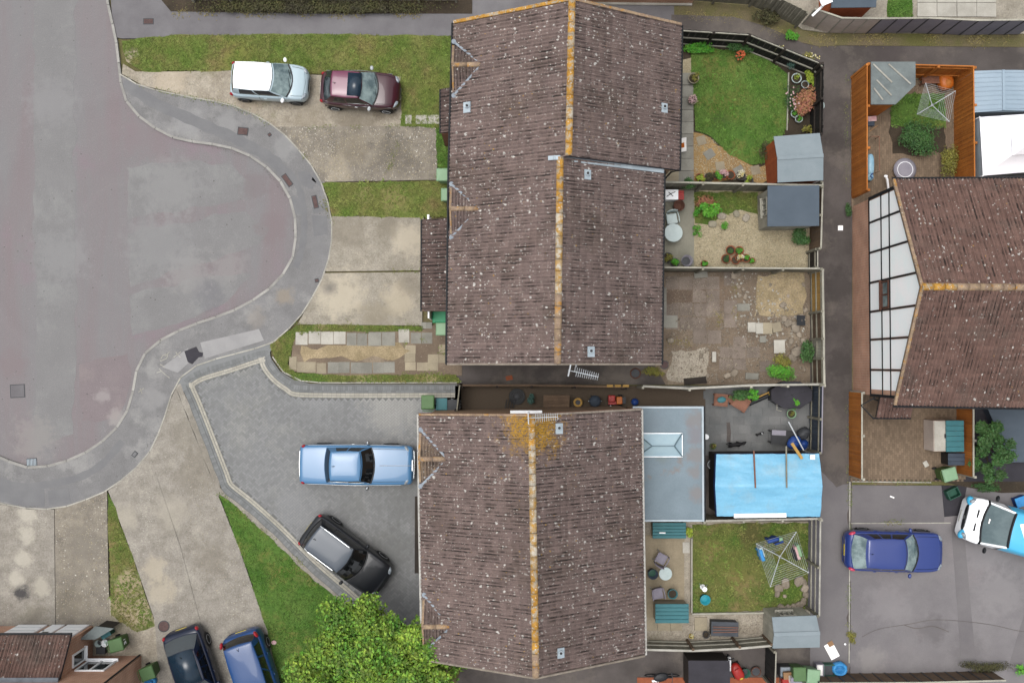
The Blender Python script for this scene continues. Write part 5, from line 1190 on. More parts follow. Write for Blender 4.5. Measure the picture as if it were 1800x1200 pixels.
# panel van, mostly outside the frame
def van(label, px, py, heading):
    p = W(px, py, 1.0); t = thing('panel_van', label, 'van', (p.x, p.y, .035), math.radians(heading)); L, Wd = 5.3, 2.0; hl, hw = L/2, Wd/2
    st = [(1.0, .70, .30, .78), (.992, .79, .28, .92), (.972, .87, .26, 1.06), (.93, .94, .25, 1.16), (.86, .98, .24, 1.24), (.76, 1.0, .24, 1.30)]
    rows = []
    for u, w, z0, z1 in st:
        w *= hw; half = [(w*.92, z0), (w, z0+.12), (w, z1-.2), (w*.97, z1-.06), (w*.86, z1), (w*.5, z1+.03), (0, z1+.04)]
        rows.append([(u*hl, y, z) for y, z in half]+[(u*hl, -y, z) for y, z in half[-2::-1]])
    n = len(rows[0]); fs = [(i*n+k, (i+1)*n+k, (i+1)*n+k+1, i*n+k+1) for i in range(len(rows)-1) for k in range(n-1)]; fs.append(tuple(range(n)))
    b = MB().add([q for r in rows for q in r], fs).build('bonnet', 'paint_white', t, True)
    m = MB()
    def sec(x, z1, w): 
        half = [(hw*.98, .25), (hw, .5), (hw, 1.0), (hw*.985, 1.3), (w, z1-.12), (w-.12, z1-.02), (w*.4, z1+.02), (0, z1+.02)]
        return [(x, y, z) for y, z in half]+[(x, -y, z) for y, z in half[-2::-1]]
    rs = [sec(.45*hl, 1.98, hw*.82), sec(.38*hl, 2.02, hw*.84), sec(-.2*hl, 2.06, hw*.88), sec(-.95*hl, 2.04, hw*.88), sec(-hl, 1.98, hw*.84)]
    n = len(rs[0]); fs = [(i*n+k, (i+1)*n+k, (i+1)*n+k+1, i*n+k+1) for i in range(len(rs)-1) for k in range(n-1)]; fs.append(tuple((len(rs)-1)*n+k for k in range(n)))
    MB().add([q for r in rs for q in r], fs).build('body', 'paint_cyan', t, True)
    for sg in (1, -1): MB().add([(.76*hl, sg*hw, .3), (.76*hl, sg*hw*.985, 1.27), (.45*hl, sg*hw*.82, 1.86), (.45*hl, sg*hw, 1.0), (.45*hl, sg*hw*.98, .28)], [(0, 1, 2, 3, 4)]).build('door', 'paint_white', t)
    def wsp(f, s): return (lerp(.79, .45, s)*hl-lerp(.16, .05, s)*f*f, f*lerp(hw*.90, hw*.76, s), lerp(1.30, 1.97, s)+.02+.03*math.sin(PI*s))
    g = MB(); K = [-1, -.75, -.4, 0, .4, .75, 1]; S = [0, .3, .65, 1]
    g.add([wsp(f, s) for s in S for f in K], [(i*7+k, i*7+k+1, (i+1)*7+k+1, (i+1)*7+k) for i in range(3) for k in range(6)]); g.build('windscreen', 'glass_van', t, True)
    MB().tube([wsp(f, 0) for f in K], .05, 6).build('scuttle', 'black_plastic', t); MB().tube([wsp(f, 1.02) for f in K], .06, 6).build('header', 'black_plastic', t)
    for sg in (1, -1):
        MB().tube([wsp(sg, s) for s in S], .05, 6).build('pillar', 'paint_white', t)
        MB().ell((.66*hl, sg*(hw+.16), 1.42), (.07, .14, .12), 0, 10, 6).build('mirror', 'black_plastic', t, True)
        MB().ell((.935*hl, sg*hw*.80, 1.03), (.24, .12, .09), -sg*.45, 12, 6).build('headlight', 'lamp_clear', t, True); MB().ell((.965*hl, sg*hw*.72, .88), (.18, .27, .19), -sg*.6, 12, 6).build('bumper_corner', 'paint_cyan', t, True)
        MB().box((.875*hl, sg*.30, 1.262), (.08, .36, .02)).build('bonnet_vent', 'black_plastic', b)
        for ax in (.68, -.6):
            R = Matrix.Rotation(-sg*PI/2, 3, 'X'); w = MB().lathe((ax*hl, sg*(hw-.19), .34), [(.24, 0), (.34, .02), (.34, .18), (.22, .2)], 18, mat=R).build('wheel', 'tyre', t, True); MB().lathe((ax*hl, sg*(hw-.19), .34), [(.22, .1), (.22, .2), (.05, .19)], 16, mat=R).build('rim', 'alloy', w)
    MB().ell((.985*hl, 0, .86), (.08, .62, .13), 0, 16, 6, 3).build('grille', 'black_plastic', t); MB().box((hl+.03, 0, .86), (.03, .16, .07)).build('badge', 'chrome', t); MB().box((hl+.03, 0, .5), (.02, .52, .11)).build('number_plate', 'plate_white', t)
    MB().box((.70*hl, -.12, 1.50), (.14, .2, .006)).build('windscreen_note', 'paper_white', t); MB().box((0, 0, .24), (L*.9, Wd*.85, .12)).build('underbody', 'black_plastic', t)
    for k in range(3):
        m = MB().add([(.34*hl-k*.30, -.35-k*.02, 2.06+.012*k), (.20*hl-k*.30, .25, 2.06+.012*k), (.12*hl-k*.30, .2, 2.06+.012*k), (.26*hl-k*.30, -.45, 2.06+.012*k)], [(0, 1, 2, 3)]); m.build('livery_stripe', 'paint_white', t)
van('white panel van with cyan body and nose at the edge of the parking court', 1800, 937, 164.5)
# ---------------------------------------------------------------- generic garden things
def fence(label, tops, h, mat, board=.10, z0=.05, rails=None, side=1, post='wood_grey', cap=None, cat='fence', name='fence', panel=None, bh=None, postw=.1, boards=True, capw=.05, over=.0, postz=.06, step=1.85):
    """tops: photo pixels of the fence top; boards stand below it down to z0"""
    P = [W(x, y, z0+h) for x, y in tops]; t = thing(name, label, cat, (P[0].x, P[0].y, z0)); o = P[0].copy(); o.z = z0
    meshes = {}
    for s, (a, b) in enumerate(zip(P, P[1:])):
        d = Vector((b.x-a.x, b.y-a.y, 0)); L = d.length; u = d/L; n = Vector((-u.y, u.x, 0))*side; ang = math.atan2(u.y, u.x)
        mt = mat[s] if isinstance(mat, list) else mat
        if boards:
            k = max(1, round(L/board)); st = L/k; key = (round(st, 3), mt)
            if key not in meshes: meshes[key] = MB().box((0, 0, h/2), (st*1.0-.008, .016, h)).mesh('board', mt)
            for i in range(k):
                p = a+u*((i+.5)*st)+n*(.008*(i % 2)); inst('board', meshes[key], t, (p.x-o.x, p.y-o.y, random.uniform(-.012, .006)), (random.uniform(-.006, .006), 0, ang+random.uniform(-.02, .02)))
        np_ = max(1, round(L/step)); pm = MB().box((0, 0, (h+postz)/2), (postw, postw, h+postz)).mesh('post', post)
        for i in range(np_+1):
            if i == 0 and s: continue
            p = a+u*(L*i/np_)-n*.0; inst('post', pm, t, (p.x-o.x-n.x*(.065), p.y-o.y-n.y*.065, 0), ang)
        for r in (rails or []):
            q0 = a+n*-.03; q1 = b+n*-.03; rm = rails[r] if isinstance(rails, dict) else post
            MB().bar(Vector((q0.x-o.x, q0.y-o.y, h*r)), Vector((q1.x-o.x, q1.y-o.y, h*r)), .045, .08).build('rail', rm, t)
        if cap: MB().bar(Vector((a.x-o.x, a.y-o.y, h+.012)), Vector((b.x-o.x, b.y-o.y, h+.012)), capw, .03).build('cap', cap, t)
    return t
def foliage(m, c, rad, n, leaf, lobes=6, up=.5, seed=None, flat=.55):
    """leaf-sized faces through a lobed volume"""
    rs = random.Random(seed if seed is not None else random.random()); c = Vector(c)
    L = [(c+Vector((rs.uniform(-1, 1)*rad[0]*.55, rs.uniform(-1, 1)*rad[1]*.55, rs.uniform(-.3, .6)*rad[2]*.6)), rs.uniform(.4, .62)) for _ in range(lobes)]
    for _ in range(n):
        q, s = rs.choice(L)
        d = Vector((rs.gauss(0, 1), rs.gauss(0, 1), rs.gauss(.3, 1))).normalized(); k = rs.random()**.45
        p = q+Vector((d.x*rad[0]*s*k, d.y*rad[1]*s*k, d.z*rad[2]*s*k))
        if p.z < c.z-rad[2]: p.z = c.z-rad[2]+.02
        nrm = (d*(1-up)+Vector((rs.gauss(0, .35), rs.gauss(0, .35), up+.3))).normalized()
        a = nrm.orthogonal().normalized(); a = Matrix.Rotation(rs.uniform(0, 2*PI), 3, nrm) @ a; b = nrm.cross(a); l = leaf*rs.uniform(.6, 1.3)
        m.add([p-a*l*.5, p+b*l*flat*.5+nrm*l*.06, p+a*l*.5, p-b*l*flat*.5+nrm*l*.06], [(0, 1, 2, 3)], rs.random())
def shrub(name, label, px, py, rx, ry, h, mat, n=500, leaf=.09, z0=.06, cat='shrub', group=None, zc=None, lobes=6, flowers=None):
    zc = h*.55 if zc is None else zc; p = W(px, py, z0+zc); t = thing(name, label, cat, (p.x, p.y, z0), 0, group)
    m = MB(); foliage(m, (0, 0, h*.55), (rx, ry, h*.5), n, leaf, lobes); m.build('foliage', mat, t)
    st = MB()
    for k in range(5):
        a = k*1.3; st.tube([(0.02*math.cos(a), .02*math.sin(a), -.02), (rx*.3*math.cos(a), ry*.3*math.sin(a), h*.4), (rx*.5*math.cos(a), ry*.5*math.sin(a), h*.75)], [.014, .01, .004], 4)
    st.build('stem', 'bark', t)
    if flowers:
        f = MB()
        for k in range(flowers[1]):
            a = random.uniform(0, 2*PI); r = random.random()**.5; f.ell((rx*.85*r*math.cos(a), ry*.85*r*math.sin(a), h*random.uniform(.75, 1.08)), (flowers[2],)*2+(flowers[2]*.6,), a, 7, 4)
        f.build('flower', flowers[0], t)
    return t
def pot(label, px, py, r, h, mat='terracotta', plant=None, z0=.1, name='plant_pot', cat='plant pot', n=120, leaf=.07, spread=1.1, group=None, pz=None):
    p = W(px, py, z0+h*.8); t = thing(name, label, cat, (p.x, p.y, z0), 0, group)
    MB().lathe((0, 0, 0), [(r*.70, 0), (r*.95, h*.86), (r*1.04, h*.86), (r*1.06, h), (r*.92, h), (r*.86, h*.8), (.01, h*.78)], 18).build('pot', mat, t, True)
    MB().lathe((0, 0, h*.80), [(r*.86, 0), (r*.4, .02)], 14).build('soil', 'soil', t)
    if plant:
        m = MB(); foliage(m, (0, 0, h+r*.5), (r*spread, r*spread, r*.8), n, leaf, 5); m.build('foliage', plant, t)
    return t
def wheelie(label, px, py, rz, body='bin_green', lid='bin_mint', z0=.1, tilt=0.0, hinge=True, mark=None, scale=1.0):
    p = W(px, py, z0+1.0); t = thing('wheelie_bin', label, 'wheelie bin', (p.x, p.y, z0), math.radians(rz)); t.scale = (scale,)*3
    m = MB(); q = [(-.20, -.22, .06), (.22, -.22, .06), (.22, .22, .06), (-.20, .22, .06), (-.29, -.28, .96), (.31, -.28, .96), (.31, .28, .96), (-.29, .28, .96)]
    m.add(q, [(0,3,2,1),(4,5,6,7),(0,1,5,4),(1,2,6,5),(2,3,7,6),(3,0,4,7)]); bd = m.build('body', body, t, bevel=.02)
    l = MB(); l.add([(-.30, -.30, .97), (.36, -.30, .97), (.36, .30, .97), (-.30, .30, .97), (-.24, -.25, 1.05), (.32, -.26, 1.03), (.32, .26, 1.03), (-.24, .25, 1.05)], [(0,3,2,1),(4,5,6,7),(0,1,5,4),(1,2,6,5),(2,3,7,6),(3,0,4,7)]); ld = l.build('lid', lid, t, bevel=.025)
    MB().tube([(-.34, -.24, .98), (-.36, 0, .98), (-.34, .24, .98)], .018, 6).build('handle', body, t)
    for sg in (1, -1): MB().lathe((-.2, sg*.25, .1), [(.03, -.03), (.1, -.03), (.1, .03), (.03, .03)], 14, mat=Matrix.Rotation(PI/2, 3, 'X')).build('wheel', 'tyre', t)
    if mark: mark(t)
    return t
def box_thing(name, label, px, py, d, rz, mat, cat, z0=.1, lid=None, planks=0, bevel=.015, lidmat=None, group=None):
    p = W(px, py, z0+d[2]); t = thing(name, label, cat, (p.x, p.y, z0), math.radians(rz), group)
    MB().box((0, 0, d[2]*.47), (d[0], d[1], d[2]*.94)).build('box', mat, t, bevel=bevel)
    if lidmat:
        n = max(1, planks); w = (d[1]+.04)/n
        for k in range(n): MB().box((0, -d[1]/2-.02+w*(k+.5), d[2]*.94+.02), (d[0]+.05, w-.008, .05)).build('lid', lidmat, t, bevel=.008)
    return t
def shed(label, corners, ze, zr, wallmat, roofmat, axis, z0=.06, walls_in=.1, name='shed', cat='shed', win=None, trim=None, pent=False, extra_planks=True):
    """corners TL TR BR BL of the roof edge in photo pixels at eave height; ridge along axis"""
    q = [W(x, y, ze) for x, y in corners]; t = thing(name, label, cat, (0, 0, 0))
    if pent: ridge_pts = None
    TL, TR, BR, BL = q; m = MB(); th = .05
    if axis == 'x': R0, R1 = (TL+BL)/2, (TR+BR)/2
    else: R0, R1 = (TL+TR)/2, (BL+BR)/2
    R0 = Vector((R0.x, R0.y, zr)); R1 = Vector((R1.x, R1.y, zr)); k = Vector((0, 0, -th))
    if pent:
        v = [TL, TR, BR, BL]; v = [Vector((p.x, p.y, zr if (p in (TL, TR)) == (axis == 'top') else ze)) for p in v]; vv = v+[p+k for p in v]
        m.add(vv, [(0,3,2,1),(4,5,6,7),(0,1,5,4),(1,2,6,5),(2,3,7,6),(3,0,4,7)]); m.build('roof', roofmat, t)
    else:
        for f in (([TL, R0, R1, TR] if axis == 'x' else [TL, BL, R1, R0]), ([BL, BR, R1, R0] if axis == 'x' else [TR, R0, R1, BR])):
            n = len(f); MB().add(f+[p+k for p in f], [tuple(range(n)), tuple(range(2*n-1, n-1, -1))]+[(i, n+i, n+(i+1) % n, (i+1) % n) for i in range(n)]).build('roof', roofmat, t)
        MB().bar(R0+Vector((0, 0, .012)), R1+Vector((0, 0, .012)), .16, .02).build('ridge_felt', roofmat, t)
    c = (TL+TR+BR+BL)/4; w = [p+(c-p).normalized()*walls_in*1.4 for p in q]; w = [Vector((p.x, p.y, 0)) for p in w]
    # boarded walls
    names = ((0, 1), (1, 2), (2, 3), (3, 0))
    for i, j in names:
        a, b = w[i], w[j]; L = (b-a).length; kk = max(1, round(L/.14)); u = (b-a)/L; hh = ze-.02-z0
        for s in range(kk):
            p = a+u*(L*(s+.5)/kk); hz = hh
            gab = (axis == 'x' and (i, j) in ((1, 2), (3, 0))) or (axis == 'y' and (i, j) in ((0, 1), (2, 3)))
            if gab and not pent: hz = hh+(zr-ze)*(1-abs((s+.5)/kk*2-1))*.95
            MB().box((p.x, p.y, z0+hz/2), (L/kk-.004, .02, hz), math.atan2(u.y, u.x)).build('board', wallmat, t)
    MB().prism([(p.x+(c.x-p.x)*.03, p.y+(c.y-p.y)*.03) for p in w], z0-.03, ze-.06).build('lining', 'wood_dark', t)
    if win:
        i, j, f, ww, hh, zz = win; a, b = w[i], w[j]; u = (b-a).normalized(); n = Vector((u.y, -u.x, 0)); p = a.lerp(b, f)+(n if (p_ := (a.lerp(b, f)-c)).dot(n) > 0 else -n)*.0
        out = (a.lerp(b, .5)-Vector((c.x, c.y, 0))).normalized(); s = Vector((-out.y, out.x, 0)); out = Vector((u.y, -u.x, 0)) if Vector((u.y, -u.x, 0)).dot(out) > 0 else Vector((-u.y, u.x, 0))
        window(t, (p.x, p.y, zz), ww, hh, out, 3, trim or 'wood_pale', 'glass')
    return t

# ---------------------------------------------------------------- garden surfaces on the east side of the terraces
gA = struct('garden', [(1150,70),(1330,70),(1424,125),(1424,335),(1150,335)], .05, 'soil'); lawn([(1214,84),(1330,92),(1384,130),(1386,215),(1360,285),(1322,290),(1280,270),(1250,240),(1222,230)], .09, 'lawn_lush', 'blade_lush', 3800)
rstruct('gravel', [(1218,232),(1252,240),(1285,272),(1325,290),(1360,285),(1360,318),(1218,318)], .075, 'gravel_amber'); rstruct('gravel', [(1196,100),(1220,100),(1224,128),(1196,128)], .076, 'gravel_pale')
slab_grid(gA, 1192, 128, 1220, 322, 1, 9, .1, 'slab_grey'); slab_grid(gA, 1168, 300, 1196, 322, 1, 1, .1, 'slab_buff')
for x, y, r in ((1233, 247, .3), (1266, 292, .1), (1328, 299, .2)): slab_at(gA, x, y, .42, .42, r, .1, 'slab_buff', .05, 'stepping_slab')
for x, y, r in ((1247, 271, .6), (1299, 300, .5)): slab_at(gA, x, y, .46, .42, r, .1, 'slab_grey', .05, 'stepping_slab')
MB().bar(W(1386,128,.12), W(1383,230,.12), .05, .1).build('bed_edging', 'wood_pale', gA)
gB = struct('garden', [(1150,330),(1424,330),(1424,478),(1150,478)], .06, 'gravel_pale'); pB_ = struct('patio', [(1150,334),(1220,334),(1220,468),(1150,468)], .1, 'patio_concrete')
lawn([(1220,338),(1332,338),(1332,376),(1300,368),(1270,378),(1245,395),(1222,392)], .085, 'lawn_mixed', 'blade', 900)
gC = struct('garden', [(1150,474),(1424,474),(1424,676),(1150,676)], .06, 'dirt'); rstruct('straw_heap', [(1332,482),(1410,480),(1418,520),(1412,552),(1370,560),(1322,556),(1328,520)], .078, 'straw', .10)
rstruct('bare_soil', [(1172,485),(1260,485),(1290,500),(1288,535),(1170,535)], .07, 'dirt_red'); rstruct('weedy_soil', [(1180,615),(1240,610),(1242,670),(1176,668)], .072, 'sandy')
slab_grid(gC, 1170, 485, 1266, 580, 4, 4, .074, 'slab_pink', .3, .03); slab_grid(gC, 1218, 580, 1268, 604, 2, 1, .08, 'slab_pink'); slab_grid(gC, 1264, 590, 1336, 650, 3, 3, .073, 'slab_pink', .25, .03); slab_grid(gC, 1164, 505, 1172, 576, 1, 3, .1, 'slab_grey'); slab_grid(gC, 1272, 478, 1296, 576, 1, 4, .081, 'slab_pink', .3)
slab_at(gC, 1307, 540, .58, .34, 0, .1, 'slab_grey'); slab_at(gC, 1180, 565, .58, .58, 0, .1, 'slab_grey'); slab_at(gC, 1345, 644, .5, .5, .05, .09, 'slab_pink'); slab_at(gC, 1322, 661, .6, .3, -.04, .12, 'slab_grey')
gD = struct('patio', [(1120,678),(1424,678),(1424,800),(1120,800)], .085, 'slab_dark')
slab_grid(gD, 1236, 686, 1424, 792, 9, 7, .1, 'slab_dark', .0, .004, bond=True); struct('side_passage', [(780,678),(1130,678),(1240,682),(1240,722),(780,732)], .09, 'brick_paver_joint'); struct('passage', [(790,640),(1150,640),(1170,676),(790,676)], .07, 'alley')
struct('yard', [(1236,792),(1424,792),(1424,916),(1236,916)], .06, 'alley')
gE = struct('garden', [(1120,912),(1424,912),(1424,1150),(1120,1150)], .05, 'sandy'); pE_ = struct('patio', [(1120,940),(1203,940),(1203,1092),(1120,1092)], .09, 'patio_buff'); slab_grid(pE_, 1134, 940, 1200, 1066, 4, 7, .1, 'patio_buff', 0, .003)
slab_grid(pE_, 1134, 1084, 1200, 1108, 3, 1, .1, 'slab_buff'); slab_grid(gE, 1221, 1084, 1244, 1108, 1, 1, .1, 'slab_buff'); slab_grid(pE_, 1200, 952, 1213, 972, 1, 1, .1, 'slab_white')
lawn([(1217,922),(1424,918),(1424,1070),(1340,1072),(1217,1078)], .09, 'lawn_mixed', 'blade', 4200); MB().bar(W(1215.5,945,.15), W(1215.5,1076,.15), .07, .16).bar(W(1216,1078,.15), W(1342,1076,.15), .07, .16).build('lawn_edging', 'wood_pale', gE)
struct('passage', [(1120,1126),(1424,1126),(1424,1260),(1120,1260)], .055, 'alley'); struct('brick_strip', [(1120,1190),(1370,1190),(1370,1260),(1120,1260)], .075, 'terracotta')
# eastern gardens
lawn([(1566,165),(1660,165),(1662,225),(1566,225)], .085, 'lawn_lush', 'blade_lush', 900); rstruct('planting_bed', [(1566,222),(1662,222),(1664,270),(1570,270)], .09, 'soil'); struct('yard', [(1690,130),(1900,130),(1900,372),(1690,372)], .05, 'slab_dark'); struct('decking', [(1690,686),(1900,686),(1900,850),(1690,846)], .05, 'felt_dark')
struct('verge', [(1655,846),(1900,846),(1900,862),(1760,866),(1700,856)], .065, 'soil'); struct('garden', [(1500,-80),(1900,-80),(1900,60),(1455,58),(1410,52),(1330,-10)], .03, 'concrete')
lawn([(1560,-30),(1604,-30),(1604,30),(1560,30)], .07, 'lawn_lush', 'blade_lush', 500); struct('verge', [(950,4),(1215,8),(1330,22),(1370,42),(1405,62),(1455,66),(1900,68),(1900,84),(1480,80),(1440,82),(1395,72),(1330,44),(1210,30),(960,28)], .045, 'earth'); struct('verge', [(275,-10),(830,-10),(830,24),(560,24),(300,20)], .085, 'soil')
o = [q for q in bpy.data.objects if q.name.startswith('garden') and q.get('kind') == 'structure'][-1]; slab_grid(o, 1612, -20, 1752, 30, 4, 2, .08, 'slab_white', 0, .003)

# ---------------------------------------------------------------- fences and walls
fence('tall orange fence along the alley beside the half-timbered house', [(1524,113),(1524,334)], 1.8, 'wood_orange', side=-1, post='wood_orange', cap='wood_orange')
fence('orange fence behind the corner shed at the alley turning', [(1524,112),(1712,117)], 1.8, 'wood_orange', side=1, post='wood_orange', rails=[.3, .85], cap='wood_orange')
fence('orange fence between the clothes airer garden and the white gazebo', [(1711,119),(1713,318)], 1.8, 'wood_orange', side=-1, post='wood_orange', cap='wood_orange')
fence('orange fence along the alley beside the brick-paved yard', [(1515,690),(1515,842)], 1.5, 'wood_orange', side=-1, post='wood_pale', cap='wood_pale', capw=.07)
fence('orange fence with pale posts behind the cream storage box', [(1711,710),(1711,838)], 1.5, 'wood_orange', side=-1, post='wood_pale', cap='wood_pale', capw=.07)
# concrete panel fence at the top
def panel_fence(label, tops, h, mats, step, z0=.04):
    P = [W(x, y, z0+h) for x, y in tops]; t = thing('panel_fence', label, 'fence', (0, 0, 0)); k = 0
    for a, b in zip(P, P[1:]):
        L = (b-a).length; n = max(1, round(L/step)); u = (b-a)/L; ang = math.atan2(u.y, u.x); nn = Vector((-u.y, u.x, 0))
        for i in range(n):
            p = a+u*((i+.5)*L/n); m_ = mats(p.x); MB().box((p.x, p.y, z0+h/2), (L/n-.03, .05, h-.02), ang).build('panel', m_, t, bevel=.008)
            q = a+u*(i*L/n); MB().box((q.x, q.y, z0+h/2), (.05, .09, h+.02), ang).build('post', 'dark_grey' if m_ != 'concrete_panel' else 'wood_pale', t)
        MB().bar(a+Vector((0, 0, .0)), b+Vector((0, 0, .0)), .07, .05).build('cap', 'wood_pale', t)
xsplit = W(1548, 45, 1).x
panel_fence('long panel fence, pink-grey then slate grey, above the alley', [(1433,16),(1480,32),(1550,33),(1633,32),(1720,36),(1830,35)], 1.75, lambda x: 'concrete_panel' if x < xsplit else 'concrete_panel_grey', .62)
fence('weathered green-grey board fence curving round the alley corner', [(1200,-28),(1335,-18),(1372,-2),(1420,21)], 1.7, 'wood_grey', .13, side=1, post='wood_grey')
fence('low timber rail fence along the hedge above the lawn path', [(330,-13),(600,-12),(800,-12)], .9, 'wood_pale', .2, side=1, post='wood_pale', cap='white_paint')
bw_ = thing('garage_wall', 'red brick garage wall beyond the grass verge at the top', 'wall', (0, 0, 0)); a, b = W(962,6,.04), W(1216,9,.04)
MB().bar(a+Vector((0, .15, 1.2)), b+Vector((0, .15, 1.2)), .22, 2.4).build('wall', 'brick_red', bw_); MB().bar(a+Vector((0, 0, .05)), b+Vector((0, 0, .05)), .12, .1).build('plinth', 'edging', bw_)
# garden A: dark boarded fence with pale rails
fence('black boarded fence with three pale rails around the lush lawn', [(1192,52),(1318,60),(1442,110),(1448,118)], 1.75, 'wood_black', .14, side=1, rails={.97: 'wood_pale', .5: 'wood_pale', .04: 'wood_pale'}, post='wood_dark', step=1.6)
fence('dark board fence with white ornaments beside the acer', [(1448,112),(1446,236)], 1.75, 'wood_black', .14, side=1, rails=[.85, .4], post='wood_dark')
fence('weathered grey fence between the lush lawn and the gravel garden', [(1166,320),(1445,326)], 1.65, 'wood_grey', .14, side=1, post='wood_grey', cap='wood_pale', capw=.08)
fence('pale topped fence beside the slate-roofed shed', [(1446,320),(1443,437)], 1.6, 'wood_brown', .14, side=1, post='wood_grey', cap='wood_pale', capw=.07)
fence('low dark gate section at the end of the gravel garden', [(1437,438),(1437,470)], 1.3, 'wood_dark', .14, side=1, post='wood_grey', cap='wood_pale', rails=[.2, .8], step=.7)
fence('green-grey fence between the gravel garden and the rubble yard', [(1165,470),(1446,472)], 1.6, ['wood_grey'], .14, side=1, post='wood_grey', cap='wood_pale', capw=.07)
fence('patched alley fence of yellow, brown and grey panels at the rubble yard', [(1446,473),(1447,547),(1448,595),(1448,630),(1449,676)], 1.65, ['wood_yellow', 'wood_brown', 'wood_pale', 'wood_brown'], .14, side=1, rails=[.12, .5, .9], post='wood_grey', cap='wood_pale', capw=.09)
fence('thin pale-topped fence between the rubble yard and the grey patio', [(1130,678.5),(1212,682.5),(1320,677),(1449,675)], 1.6, 'wood_grey', .14, side=1, post='wood_pale', cap='edging', capw=.09)
fence('dark low fence along the side passage wall', [(812,677),(935,677),(1010,678),(1100,680)], 1.2, 'wood_brown', .14, side=1, post='wood_dark', cap='wood_brown', capw=.08)
fence('dark gate across the side passage by the drive', [(808,676),(803,722)], 1.5, 'wood_dark', .14, side=1, post='wood_dark', cap='wood_grey', step=.8)
fence('navy fence along the alley behind the black spa cover', [(1446,677),(1444,796)], 1.7, 'navy_fence', .15, side=1, post='wood_grey', cap='concrete_panel_grey', rails=[.2, .8])
fence('pale-capped fence behind the blue tarpaulin outbuilding', [(1238,915),(1444,911)], 1.6, 'wood_grey', .14, side=1, post='wood_pale', cap='edging', capw=.08)
fence('grey trellis-topped fence along the alley by the mixed lawn', [(1442,912),(1440,1082)], 1.6, 'concrete_panel_grey', .3, side=1, rails={.35: 'wood_pale', .7: 'wood_pale'}, post='wood_grey', cap='edging', capw=.07)
fence('grey fence with horizontal rails at the foot of the mixed lawn', [(1134,1141),(1218,1143),(1300,1139),(1356,1134)], 1.35, 'wood_grey', .1, side=-1, rails={.15: 'wood_pale', .55: 'wood_pale'}, post='wood_brown', cap='edging', capw=.09, step=2.0)
fence('dark fence beside the row of bins', [(1364,1145),(1362,1210)], 1.6, 'wood_black', .14, side=1, post='wood_grey', cap='wood_pale')
def mt_(x): return 'wood_brown'
panel_fence('brown panel fence with white top below the parking court', [(1440,1200),(1620,1199),(1768,1195)], 1.2, mt_, .55)
# ---------------------------------------------------------------- sheds and outbuildings
shed('shed with grey felt roof and orange end wall behind the lawn', [(1360,240),(1441,234),(1447,317),(1367,321)], 1.95, 2.2, 'wood_red', 'felt_grey', 'x')
shed('shed with slate-coloured roof in the gravel garden', [(1346,329),(1436,328),(1440,397),(1349,398)], 1.85, 2.15, 'wood_pale', 'felt_slate', 'top', pent=True, win=(3, 0, .55, .8, .7, 1.3))
shed('pale shed with grey roof at the foot of the mixed lawn', [(1357,1084),(1435,1081),(1441,1137),(1358,1139)], 1.9, 2.15, 'wood_pale', 'felt_grey', 'x', win=(0, 1, .4, .7, .6, 1.3))
sc = [W(x, y, 2.1) for x, y in ((1531,109),(1609,109),(1609,150),(1574,184),(1531,184))]; t = thing('corner_shed', 'corner shed with battened grey felt roof inside the orange fence', 'shed', (0, 0, 0))
rf = MB().prism([(p.x, p.y) for p in sc], 2.05, 2.12).build('roof', 'felt_green', t)
c = sum(sc, Vector())/5; w = [p.lerp(c, .06) for p in sc]
for a, b in zip(w, w[1:]+w[:1]):
    L = (b-a).length; n = max(1, round(L/.14)); u = (b-a)/L
    for i in range(n): p = a+u*((i+.5)*L/n); MB().box((p.x, p.y, 1.05), (L/n-.004, .02, 1.98), math.atan2(u.y, u.x)).build('board', 'wood_orange', t)
for a, b in (((1535,113),(1568,145)), ((1562,113),(1601,148)), ((1541,141),(1567,168)), ((1536,155),(1552,176))): MB().bar(W(*a, 2.135), W(*b, 2.135), .06, .035).build('batten', 'edging', rf)
# blue tarpaulin outbuilding
t = thing('outbuilding', 'outbuilding covered by a bright blue tarpaulin with timber poles', 'outbuilding', (0, 0, 0)); z1, z2 = 2.1, 2.55
q = [W(1259,798,z1), W(1440,797,z1), W(1442,908,z1), W(1260,907,z1)]; r0, r1 = W(1257,853,z2), W(1446,854,z2); m = MB(); NX, NY = 40, 16; vs = []; fs = []
for j in range(2*NY+1):
    for i in range(NX+1):
        u = i/NX; a, b = (q[0].lerp(q[1], u), r0.lerp(r1, u)) if j <= NY else (r0.lerp(r1, u), q[3].lerp(q[2], u)); p = a.lerp(b, (j % NY)/NY if j not in (NY, 2*NY) else 1.0)
        vs.append(p+Vector((0, random.uniform(-.01, .01), .05*mnoise.noise(Vector((p.x*.9, p.y*2.4, 1)))+.03*mnoise.noise(Vector((p.x*2, p.y*6, 4))))))
for j in range(2*NY):
    for i in range(NX): k = j*(NX+1)+i; fs.append((k, k+NX+1, k+NX+2, k+1))
rf = m.add(vs, fs, 0).build('tarpaulin', 'tarp', t, True)
dz = Vector((0, 0, -.28))
for a, b in ((q[0], q[1]), (q[1], r1), (r1, q[2]), (q[2], q[3]), (q[3], r0), (r0, q[0])): MB().add([a, b, b+dz, a+dz], [(0, 3, 2, 1)]).build('tarpaulin_skirt', 'plastic_blue', rf)
MB().prism([(p.x, p.y) for p in [x.lerp((q[0]+q[2])/2, .05) for x in q]], .05, 2.0).build('wall', 'wood_dark', t)
for (a, b), mt in ((((1325,792),(1328,857)), 'wood_bench'), (((1382,784),(1383,857)), 'wood_grey')):
    pa, pb = W(*a, 2.14), W(*b, 2.62); MB().tube([pa, pb], .035, 6).build('timber_pole', mt, t)
